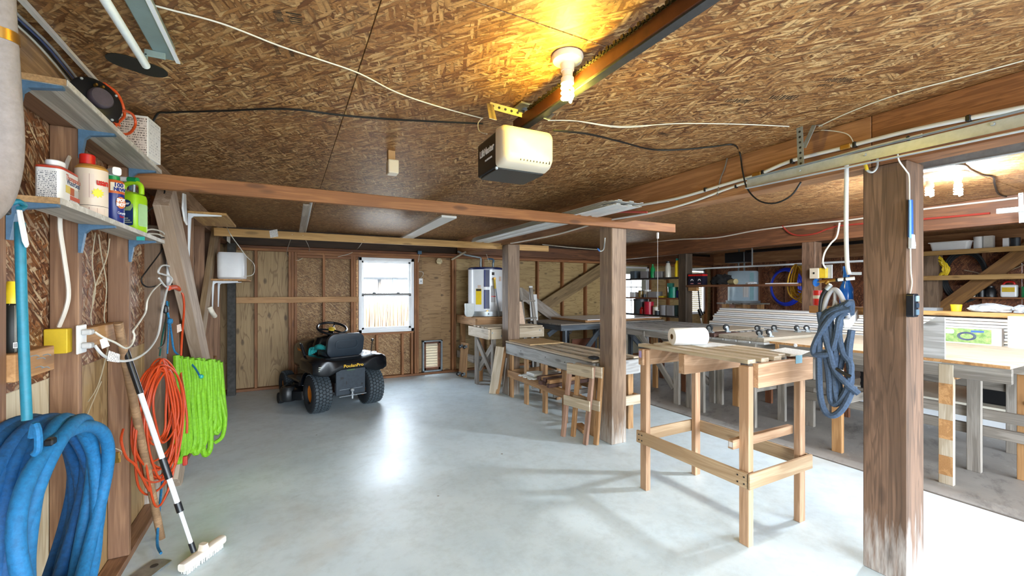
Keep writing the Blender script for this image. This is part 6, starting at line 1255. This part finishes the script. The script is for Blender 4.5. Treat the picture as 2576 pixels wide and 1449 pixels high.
carton(6.33, 6.5, 5.98, 6.20, zs, 1.48, GREYC, 'wide pale grey carton on the middle far shelf'); bottle(6.38, 5.62, zs, .09, .20, plain('deep_green_tub', '0c7a64', .4), plain('deep_green_lid', '0a6a58', .4), 'deep green tub on the middle far shelf', 'tub'); carton(6.38, 6.46, 5.66, 5.76, zs, 1.64, plain('sea_green_carton', '3c8c7c', .5), 'tall sea green carton behind the green tub')
carton(6.33, 6.5, 5.44, 5.50, zs, 1.50, plain('navy_carton', '26307c', .5), 'navy box against the dark post'); carton(6.33, 6.46, 5.84, 5.92, zs, 1.395, YELLOW, 'flat yellow packet on the middle far shelf')
zs = 1.031
bottle(6.44, 6.5, zs, .14, .30, plain('dark_bucket', '3c464c', .4), DKGREY, 'dark grey bucket on the far counter', 'bucket'); bottle(6.36, 6.38, zs, .05, .14, RED, RED, 'small red bottle on the far counter', 'bottle', .5); bottle(6.36, 6.2, zs, .095, .25, plain('crimson_tub', 'b01c34', .35), plain('crimson_lid', 'a41830', .35), 'crimson tub on the far counter', 'tub')
bottle(6.36, 6.02, zs, .06, .17, CLEARB, AMBER, 'glass jar with amber lid on the far counter', 'jar'); bottle(6.34, 5.96, zs, .05, .09, DKGREY, CLEARB, 'dark little jar on the far counter', 'jar'); bottle(6.40, 5.84, zs, .09, .19, GREYC, GREYC, 'grey tin on the far counter', 'tin'); carton(6.33, 6.5, 5.58, 5.73, zs, 1.22, GREYC, 'pale grey carton on the far counter'); carton(6.36, 6.5, 5.46, 5.56, zs, 1.23, plain('dark_teal_carton', '24484c', .5), 'dark teal bin at the right end of the far counter')
# shelf between the dark post and the brown post
t = thing('long_shelf', 'long dark shelf plank running between the dark post and the brown post', 'shelf', (6.4, 4.3, 1.57)); board('plank', (6.40, 3.34, 1.58), (6.40, 5.25, 1.58), .22, .035, BEAM_D, t, (1, 0, 0)); board('support_block', (6.36, 5.06, 1.53), (6.36, 5.24, 1.53), .07, .06, STUD_P, t)
zs = 1.598
for i, (y0, lab) in enumerate(((5.08, 'left of two black cartons with red bands on the long shelf'), (4.93, 'right of two black cartons with red bands on the long shelf'))):
    t = thing('carton', lab, 'box', (6.36, y0+.06, zs), group='black cartons on the long shelf'); box('body', 6.31, 6.44, y0, y0+.14, zs, zs+.20, plain('black_carton', '14162a', .4), t); box('red_band', 6.308, 6.442, y0-.001, y0+.141, zs+.155, zs+.185, RED, t)
    prism('printed_arch', [(.03*math.cos(a*PI/8), .035*math.sin(a*PI/8)) for a in range(9)]+[(.018*math.cos(a*PI/8), .02*math.sin(a*PI/8)) for a in range(8, -1, -1)], .001, WHITE, t, frame((6.3085, y0+.06, zs+.07), (0, -1, 0), (-1, 0, 0))); prism('printed_label', [(-.03, 0), (.03, 0), (.03, .012), (-.03, .012)], .001, plain('pink_print', 'd88c90', .5), t, frame((6.3085, y0+.06, zs+.02), (0, -1, 0), (-1, 0, 0)))
lump('black_tool_bag', (6.40, 4.62, zs), .09, .20, .11, plain('black_cloth', '0c0c0e', .9), 5, 'black tool bag on the long shelf beside the cartons', 'bag')
t = thing('tin_can', 'tan tin lying on its side on the long shelf', 'tin', (6.36, 4.38, zs)); lathe('can', [(0, -.07), (.045, -.07), (.045, .07), (0, .07)], plain('tan_tin', 'a89c74', .4, .3), t, frame((6.36, 4.40, zs+.045), (0, 0, 1), (-.3, -1, 0)), 18)
o = lump('plastic_scraps', (6.34, 4.08, zs), .05, .09, .025, FOIL, 7, 'clear plastic scraps on the long shelf', 'scraps'); o = box('white_sheet', 6.32, 6.48, 3.42, 3.85, zs, zs+.012, WHITE); tag(o, 'flat white sheet lying on the long shelf', 'sheet')
# ropes, hoses, second heater, lamp tube and opener of the far bay
t = thing('yellow_rope_hank', 'hank of yellow rope hanging from the white tube by the brown post', 'rope', (6.55, 3.3, 1.7)); YR = plain('yellow_rope_fibre', 'c89a2c', .8, 0, .3, 60)
rnd = random.Random(6)
for k in range(12):
    w_ = rnd.uniform(.05, .13); c = 3.52+rnd.uniform(-.02, .02); zb = rnd.uniform(1.28, 1.50)
    tube('rope_turn', [(6.54+.012*k, c+w_*math.sin(a)*(1-.3*math.cos(a)), (1.88+zb)/2+(1.88-zb)/2*math.cos(a)) for a in [q*PI/6 for q in range(12)]], .010, YR, t, 6, 3, True)
tube('peg', [(6.40, 3.27, 1.86), (6.52, 3.50, 1.87)], .008, GALV, t, 6, 1)
t = thing('blue_hose_loop', 'bright blue hose looped on the far wall', 'hose', (9.55, 5.5, 1.6)); BH = plain('bright_blue_hose', '1c34b4', .4)
for k in range(3): tube('hose_loop', [(9.6+.03*k, 5.42+(.36+.03*k)*math.cos(a)*.8, 1.58+(.36+.02*k)*math.sin(a)) for a in [q*PI/8 for q in range(16)]], .022, BH, t, 8, 3, True)
tube('peg', [(9.86, 5.42, 1.96), (9.60, 5.42, 1.95)], .012, GALV, t, 8, 1)
t = thing('second_water_heater', 'pale blue grey water heater on wooden blocks in the far bay', 'water heater', (9.1, 6.05, 1.28)); b2 = T(9.1, 6.05, 1.275)
lathe('tank', [(0, 0), (.30, 0), (.305, .01), (.305, .64), (.29, .66), (0, .66)], plain('blue_grey_enamel', 'b4c8d4', .3, 0, .03), t, b2, 40)
H2 = math.atan2(-6.05, -9.1)
curved(t, b2, .308, H2+.0, H2+.36, .08, .34, SMALLP, 'label'); curved(t, b2, .308, H2+.45, H2+.75, .02, .62, plain('blue_grey_panel', '8cb4bc', .4), 'access_panel'); tube('pipe', [b2 @ V((.05, 0, .66)), b2 @ V((.05, 0, .95))], .018, GALV, t, 8, 1); tube('pipe', [b2 @ V((-.08, .05, .66)), b2 @ V((-.08, .05, .9))], .018, GALV, t, 8, 1)
lathe('drip_pan', [(0, -.05), (.34, -.05), (.35, .0), (0, .0)], ALU, t, b2, 30)
t = thing('heater_crate', 'wooden block stand under the second water heater', 'stand', (9.1, 6.05, 0))
for x in (8.85, 9.35):
    for y in (5.8, 6.3): board('post', (x, y, 0), (x, y, 1.20), .12, .10, STUD_P, t, (1, 0, 0))
for k in range(4): board('deck_board', (8.75, 5.74+.21*k, 1.21), (9.45, 5.74+.21*k, 1.21), .18, .03, OLDW, t, (0, 1, 0))
o = tube('white_pole', [(7.8, 6.4, 1.97), (7.8, 2.72, 1.95)], .018, WHITE_M, None, 10, 1); tag(o, 'long white pole hung under the far bay door track', 'pole')
for y in (2.9, 5.0): o = board('pole_strap', (7.8, y, 1.955), (7.8, y, 2.44), .03, .004, GALV_L, None, (0, 1, 0)); tag(o, ('near' if y < 3 else 'far')+' metal strap holding the long white pole to the ceiling', 'strap')
t = thing('far_door_opener', 'black door opener with long black rail in the far bay', 'door opener', (8.0, 5.3, 2.2)); box('motor_housing', 7.86, 8.14, 5.2, 5.62, 2.06, 2.26, BLACK, t, bev=.01); box('rail', 7.97, 8.03, 2.9, 5.25, 2.24, 2.29, BLACK, t); board('rail_arm', (8.0, 2.95, 2.25), (8.0, 3.25, 2.08), .03, .012, BLACK, t); board('hanger', (8.0, 5.4, 2.26), (8.0, 5.4, 2.44), .03, .004, GALV, t, (0, 1, 0))
t = thing('green_net', 'pale green net hanging beside the blind window', 'net', (8.9, 7.3, 1.5)); rnd = random.Random(14)
for k in range(9): tube('net_strand', [(8.72+rnd.uniform(-.03, .03), 7.34, 1.95), (8.76+rnd.uniform(-.06, .08), 7.30, 1.6), (8.86+rnd.uniform(-.07, .07), 7.30, 1.15)], .007, plain('net_green', '7cc48c', .7), t, 5, 3)
t = thing('shovel', 'long handled shovel hung between the dark post and the window', 'shovel', (6.62, 5.28, 1)); tube('handle', [(6.62, 5.26, 1.52), (6.64, 5.22, .98)], .012, BLACK, t, 8, 1); tube('grip', [(6.62, 5.24, 1.16), (6.63, 5.2, 1.05)], .035, BLACK, t, 10, 3); tube('shaft', [(6.64, 5.22, 1.0), (6.68, 5.1, .3), (6.69, 5.08, 0)], .014, WHITE, t, 8, 1)
# ---------------------------------------------------------------- far right wall shelves
for z, lab in ((2.11, 'upper raw lumber shelf on the far right wall'), (1.705, 'middle raw lumber shelf on the far right wall')):
    t = thing('wall_rack', lab, 'shelf', (9.5, 2.2, z)); board('front_board', (9.36, .8, z), (9.36, 3.4, z), .075, .035, JOIST_P, t); board('shelf_board', (9.5, .8, z+.03), (9.5, 3.4, z+.03), .26, .02, JOIST_P, t, (1, 0, 0))
t = thing('wall_rack', 'lower narrow shelf of cans behind the brace on the far right wall', 'shelf', (9.76, 2.2, 1.39)); board('shelf_board', (9.76, .8, 1.385), (9.76, 2.78, 1.385), .16, .025, JOIST, t, (1, 0, 0))
o = board('wall_brace', (9.66, 2.95, 1.15), (9.66, 1.9, 2.2), .20, .05, wood('brown_brace2', 'a4763e', '76502a', knots=.4)); tag(o, 'tan diagonal brace on the far right wall', 'brace')
zs = 2.151
t = thing('white_tub', 'long white plastic tub on the upper far right shelf', 'tub', (9.5, 2.75, zs))
loft('tub_body', [[(x, y, z) for x, y in rrect(.20*e, .46*e, .03, 3)] for z, e in ((0, .9), (.125, 1.0))], WHITE, t, T(9.49, 2.76, zs)); box('rim', 9.37, 9.61, 2.52, 3.0, zs+.122, zs+.138, WHITE, t, bev=.004)
bottle(9.56, 2.46, zs, .06, .19, WHITE, WHITE, 'white jar with white lid behind the white tub', 'jar'); carton(9.5, 9.6, 2.30, 2.40, zs, zs+.19, plain('white_box2', 'd4d0c8', .6), 'small white carton right of the white tub'); carton(9.46, 9.56, 2.13, 2.19, zs, zs+.13, WHITE, 'little white carton on the upper far right shelf'); bottle(9.5, 2.07, zs, .05, .13, DKGREY, BLACK, 'dark tin on the upper far right shelf', 'tin')
zs = 1.399
bottle(9.74, 2.60, zs, .055, .19, plain('white_jug', 'dcd4c0', .4), WHITE, 'white oil jug with a brown label on the lower far right shelf', 'jug', .5); bottle(9.74, 2.48, zs, .05, .16, BLACK, BLACK, 'black oil bottle beside the white oil jug', 'bottle', .5); bottle(9.74, 2.38, zs, .06, .17, BLACK, BLACK, 'second black oil bottle with gold print', 'bottle', .6)
t = thing('jug', 'white jug with yellow label and red back on the lower far right shelf', 'jug', (9.74, 2.18, zs)); box('body', 9.69, 9.79, 2.10, 2.27, zs, zs+.19, WHITE, t, bev=.02, seg=2); box('yellow_label', 9.687, 9.689, 2.12, 2.25, zs+.08, zs+.15, YELLOW, t); tube('handle', [(9.74, 2.13, zs+.19), (9.74, 2.15, zs+.23), (9.74, 2.22, zs+.23), (9.74, 2.25, zs+.19)], .014, RED, t, 8, 4)
bottle(9.74, 2.01, zs, .055, .16, GREENC, GREENC, 'green tin on the lower far right shelf', 'tin'); bottle(9.74, 1.88, zs, .055, .15, BLUEP, BLUEP, 'blue tin beside the green tin', 'tin'); bottle(9.74, 1.66, zs, .035, .17, WHITE, DKGREY, 'white and black bottle at the right end of the lower shelf', 'bottle', .5)
t = thing('yellow_cable_coil', 'coil of yellow cable hanging on the pale far right post', 'cable', (9.58, 3.0, 1.85))
rnd = random.Random(17)
for k in range(12): tube('cable_turn', [(9.60-.012*(k % 4), 2.98+rnd.uniform(-.03, .03)+rnd.uniform(.10, .2)*math.cos(a)*.8, 1.86+rnd.uniform(-.02, .02)+(.2 if k else .32)*math.sin(a)*(.7+.03*k)) for a in [q*PI/6 for q in range(12)]], .010, YELLOWB, t, 6, 3, True)
t = thing('black_hose_coil', 'black hose coil hanging behind the yellow cable', 'hose', (9.68, 2.7, 1.75))
for k in range(3): tube('hose_loop', [(9.78-.02*k, 2.68+(.22+.02*k)*math.cos(a), 1.74+(.36+.03*k)*math.sin(a)) for a in [q*PI/7 for q in range(14)]], .018, BLACKR, t, 8, 3, True)
o = tag(tube('tan_wire', [(9.9, 2.72, 1.84), (9.9, 2.6, 1.80), (9.9, 2.45, 1.76), (9.9, 2.2, 1.82), (9.9, 1.95, 1.98)], .008, plain('tan_cable', 'b09a80', .6), None, 6, 4), 'tan wire sagging on the far right wall between the shelves', 'wire')
o = tag(tube('brown_cable', [(9.85, 2.0, 2.42), (9.8, 1.96, 2.34), (9.8, 1.85, 2.22), (9.8, 1.6, 2.22)], .012, plain('brown_cable', '5a3c24', .6), None, 6, 4), 'brown cable drooping above the upper far right shelf', 'cable')
# ---------------------------------------------------------------- fittings on the second beam and the ceiling by the bulbs
cable('red_hose', [(6.27, 3.572, 2.428), (6.27, 3.48, 2.32), (6.27, 3.348, 2.265), (6.27, 3.147, 2.264), (6.27, 2.981, 2.312), (6.27, 2.78, 2.331), (6.27, 2.089, 2.299), (6.27, 1.538, 2.282)], .011, plain('dull_red_hose', '9c3428', .5), 'dull red air hose draped along the second beam', 'hose')
cable('beam_conduit', [(6.27, 6.629, 2.461), (6.27, 5.46, 2.428), (6.27, 4.646, 2.375), (6.27, 3.97, 2.409), (6.27, 3.296, 2.407), (6.27, 2.737, 2.39), (6.27, 2.089, 2.407), (6.27, 1.353, 2.399)], .010, VINYL_W, 'white conduit along the top of the second beam', 'conduit')
cable('white_drop_cables', [(6.2, 2.827, 2.363), (6.2, 2.858, 2.19), (6.2, 2.925, 2.11), (6.2, 2.994, 1.998), (6.2, 3.017, 1.869), (6.2, 2.98, 1.784)], .011, CABLE_W, 'white cables dropping from the second beam to the yellow box')
t = thing('switch_box', 'white switch plate and yellow box beside the brown post', 'switch', (6.25, 3.15, 1.75)); box('plate', 6.22, 6.25, 3.08, 3.19, 1.66, 1.80, CREAM, t, bev=.004); box('yellow_body', 6.24, 6.29, 3.0, 3.08, 1.665, 1.80, YELLOW, t, bev=.004); box('cover', 6.29, 6.30, 2.95, 3.05, 1.66, 1.84, GALV_L, t, bev=.004); box('toggle', 6.21, 6.22, 3.125, 3.14, 1.72, 1.745, BLACK, t)
cable('dark_cable', [(4.291, 1.303, 2.43), (4.413, 1.224, 2.432), (4.656, 1.247, 2.432), (4.949, 1.258, 2.432), (5.116, 1.237, 2.432), (5.452, 1.309, 2.432), (6.13, 1.437, 2.432), (6.485, 1.4, 2.43)], .007, plain('brown_black_cable', '2c2018', .6), 'dark cable stapled across the workshop ceiling near the bulbs')
t = thing('strip_light', 'white strip light end hanging at the right edge of the workshop', 'light', (5.7, 1.2, 2.2)); board('housing', (5.8, 1.378, 2.231), (5.8, 0.906, 2.219), .045, .04, WHITE_M, t); perf('hanger_post', (5.82, 1.237, 2.377), (5.82, 1.233, 2.109), .03, t, GALV, (0, 1, 0))
# ---------------------------------------------------------------- on and behind the near post
t = thing('hose_hanger', 'grey plastic hose hanger behind the near post', 'hanger', (2.72, 1.3, 1.45)); HGM = plain('hanger_grey', 'a4a4a8', .5, 0, .06)
tube('arch', [(2.7, 1.318, 1.343), (2.7, 1.302, 1.43), (2.7, 1.278, 1.491), (2.7, 1.254, 1.507), (2.7, 1.229, 1.48), (2.7, 1.208, 1.426), (2.7, 1.19, 1.351)], .0125, HGM, t, 10, 4)
tube('rib', [(2.705, 1.256, 1.502), (2.705, 1.26, 1.424), (2.705, 1.286, 1.356)], .008, HGM, t, 8, 3); tube('rib', [(2.705, 1.256, 1.447), (2.705, 1.233, 1.403), (2.705, 1.203, 1.361)], .007, HGM, t, 8, 3)
board('mounting_board', (2.86, 1.16, 1.385), (2.86, 1.46, 1.385), .045, .04, STUD_P, t); board('arm', (2.7, 1.197, 1.318), (2.85, 1.22, 1.37), .05, .03, WHITE, t)
t = thing('grey_blue_hose', 'grey blue fabric hose draped in long loops on the hanger', 'hose', (2.66, 1.27, 1.1)); GBH = plain('grey_blue_hose_fabric', '3e5068', .75, 0, .25, 80, .4); rr_ = .017
def PXl(pts, x): return [PX_(px_, py_, x+.004*i) for i, (px_, py_) in enumerate(pts)]
tube('nozzle', [(2.69, 1.289, 1.511), (2.69, 1.317, 1.457), (2.69, 1.325, 1.366)], [.011, .010, .009, .008], BLACK, t, 10, 4); tube('nozzle_cap', [(2.69, 1.269, 1.533), (2.69, 1.291, 1.507)], .012, GALV_L, t, 12, 1)
for pts in ([(2.685, 1.323, 1.378), (2.685, 1.311, 1.299), (2.68, 1.274, 1.169), (2.68, 1.245, 1.062), (2.68, 1.188, 0.996), (2.7, 1.142, 0.95)],
            [(2.69, 1.174, 1.399), (2.675, 1.243, 1.37), (2.67, 1.303, 1.278), (2.67, 1.344, 1.183), (2.67, 1.344, 1.138), (2.67, 1.315, 1.135), (2.675, 1.272, 1.143)],
            [(2.7, 1.178, 1.405), (2.68, 1.235, 1.397), (2.68, 1.296, 1.345), (2.68, 1.32, 1.231), (2.68, 1.324, 1.049), (2.68, 1.316, 0.892), (2.68, 1.288, 0.814), (2.68, 1.245, 0.811), (2.69, 1.202, 0.873), (2.71, 1.168, 0.986)],
            [(2.69, 1.193, 1.383), (2.69, 1.226, 1.349), (2.69, 1.244, 1.238), (2.69, 1.265, 1.169), (2.69, 1.289, 1.233), (2.69, 1.301, 1.345)],
            [(2.7, 1.22, 1.36), (2.7, 1.235, 1.26), (2.7, 1.212, 1.153), (2.7, 1.178, 1.093), (2.7, 1.197, 0.96), (2.7, 1.244, 0.873), (2.7, 1.274, 0.888), (2.69, 1.279, 1.033), (2.69, 1.299, 1.165)],
            [(2.7, 1.278, 1.346), (2.7, 1.266, 1.235), (2.7, 1.25, 1.159), (2.7, 1.258, 1.036), (2.7, 1.246, 0.906), (2.7, 1.216, 0.89), (2.71, 1.183, 1.005), (2.71, 1.192, 1.155), (2.71, 1.179, 1.286)],
            [(2.72, 1.191, 1.241), (2.72, 1.229, 1.117), (2.72, 1.244, 0.992), (2.72, 1.221, 0.909), (2.73, 1.182, 0.97)]): tube('hose_run', pts, rr_, GBH, t, 8, 5)
for pts in ([(2.685, 1.315, 1.344), (2.7, 1.294, 1.381), (2.74, 1.293, 1.366)], [(2.685, 1.29, 1.359), (2.7, 1.27, 1.393), (2.74, 1.273, 1.367)], [(2.685, 1.267, 1.373), (2.7, 1.246, 1.405), (2.74, 1.253, 1.368)], [(2.685, 1.243, 1.388), (2.7, 1.223, 1.417), (2.74, 1.234, 1.369)], [(2.685, 1.22, 1.402), (2.7, 1.201, 1.428), (2.74, 1.215, 1.37)], [(2.685, 1.198, 1.416), (2.7, 1.178, 1.44), (2.74, 1.196, 1.371)]): tube('hose_wrap', pts, .017, GBH, t, 8, 3)
tube('black_coupling', [(2.675, 1.235, 1.069), (2.68, 1.17, 1.036)], .010, BLACK, t, 10, 1)
t = thing('gate_valve', 'brass valve with blue round handle on a white pipe by the near post', 'valve', (2.73, 1.3, 1.53))
tube('brass_body', [(2.7, 1.33, 1.55), (2.7, 1.294, 1.554), (2.7, 1.242, 1.56)], .0085, BRASS, t, 10, 1); tube('bonnet', [(2.7, 1.298, 1.538), (2.7, 1.286, 1.556)], .011, BRASS, t, 10, 1); tube('white_pipe', [(2.7, 1.242, 1.56), (2.72, 1.169, 1.567)], .0095, VINYL, t, 10, 1)
for a in ((2104, 704), (2124, 703), (2136, 701)): pass
tube('black_ring', [(2.7, 1.246, 1.559), (2.7, 1.237, 1.559)], .0115, BLACK, t, 10, 1); tube('black_ring', [(2.71, 1.213, 1.562), (2.71, 1.203, 1.563)], .0115, BLACK, t, 10, 1); tube('stem', [(2.7, 1.345, 1.548), (2.7, 1.326, 1.55)], .004, GALV, t, 6, 1)
lathe('blue_handle', [(0, -.006), (.020, -.007), (.024, 0), (.020, .007), (0, .006)], BLUEP, t, frame((2.7, 1.349, 1.546), (0, 0, 1), (.2, 1, .05)), 12)
o = board('pipe_strap', (2.745, 1.217, 1.595), (2.771, 1.158, 1.593), .016, .003, GALV_L, None, (0, 0, 1), .0005); tag(o, 'perforated steel strap pinning the white pipe to the near post', 'strap')
o = lathe('blue_bottle', [(0, 0), (.03, 0), (.033, .01), (.033, .10), (.018, .14), (.015, .20), (.017, .205), (.017, .23), (0, .23)], plain('blue_bottle_glass', '1a66c4', .15, 0, .08), None, T(2.86, 1.27, 1.411), 18); tag(o, 'blue bottle standing behind the near post above the hose', 'bottle')
t = thing('red_can', 'red and cream tin seen through the hose hanger', 'tin', (2.86, 1.5, 1.41)); lathe('can', [(0, 0), (.024, 0), (.024, .09), (0, .09)], RED, t, T(2.86, 1.42, 1.411), 18); lathe('cream_band', [(0, .04), (.0245, .04), (.0245, .06), (0, .06)], CREAM, t, T(2.86, 1.42, 1.411), 18)
t = thing('paint_brush', 'blue handled brush hanging by a wire on the near post', 'brush', (2.78, .955, 1.8))
prism('handle', [(-.013, 0), (.013, 0), (.016, -.10), (.018, -.19), (-.018, -.19), (-.016, -.10)], .012, BLUEP, t, frame((2.782, 0.962, 1.959), (1, 0, 0), (0, -1, 0)), .003); prism('handle_face', [(-.008, 0), (.010, 0), (.013, -.19), (-.009, -.19)], .002, plain('pale_blue_face', '6c9cc4', .4), t, frame((2.753, 0.949, 1.953), (1, 0, 0), (0, -1, 0)))
prism('clear_shield', [(-.017, 0), (.017, 0), (.022, -.035), (.030, -.072), (-.018, -.072)], .016, plain('clear_plastic', 'c4c8cc', .2), t, frame((2.787, 0.962, 1.784), (1, 0, 0), (0, -1, 0)), .003); prism('bristle_tip', [(-.015, 0), (.020, 0), (.026, -.025), (-.016, -.025)], .018, WHITE, t, frame((2.79, 0.963, 1.748), (1, 0, 0), (0, -1, 0)), .004)
cable('thin_white_cord', [(2.622, 0.95, 2.168), (2.639, 0.95, 2.132), (2.722, 0.952, 2.095), (2.753, 0.952, 2.069), (2.766, 0.955, 1.956)], .0032, CABLE_W, 'white cord from the beam down to the blue brush on the near post'); cable('thin_white_cord', [(2.781, 0.957, 1.723), (2.786, 0.957, 1.602), (2.799, 0.957, 1.538), (2.777, 0.957, 1.482)], .0032, CABLE_W, 'white cord from the blue brush down to the black keypad')
t = thing('door_keypad', 'black and grey keypad box on the front of the near post', 'keypad', (2.79, .95, 1.42)); kb = (2.776, 0.96, 1.426)
prism('case', rrect(.058, .118, .01, 3), .03, plain('keypad_black', '141a24', .3), t, frame((kb[0], .963, kb[2]), (1, 0, 0), (0, -1, 0)), .003)
for i, (z, h_, m) in enumerate(((.034, .028, plain('keypad_blue_grey', '8ca8b8', .35)), (.0, .024, plain('keypad_dark', '2c3c4c', .3)), (-.034, .028, plain('keypad_slate', '5c7484', .35)))): prism('button', rrect(.034, h_, .004, 2), .004, m, t, frame((kb[0]+.008, .9325, kb[2]+z), (1, 0, 0), (0, -1, 0)))
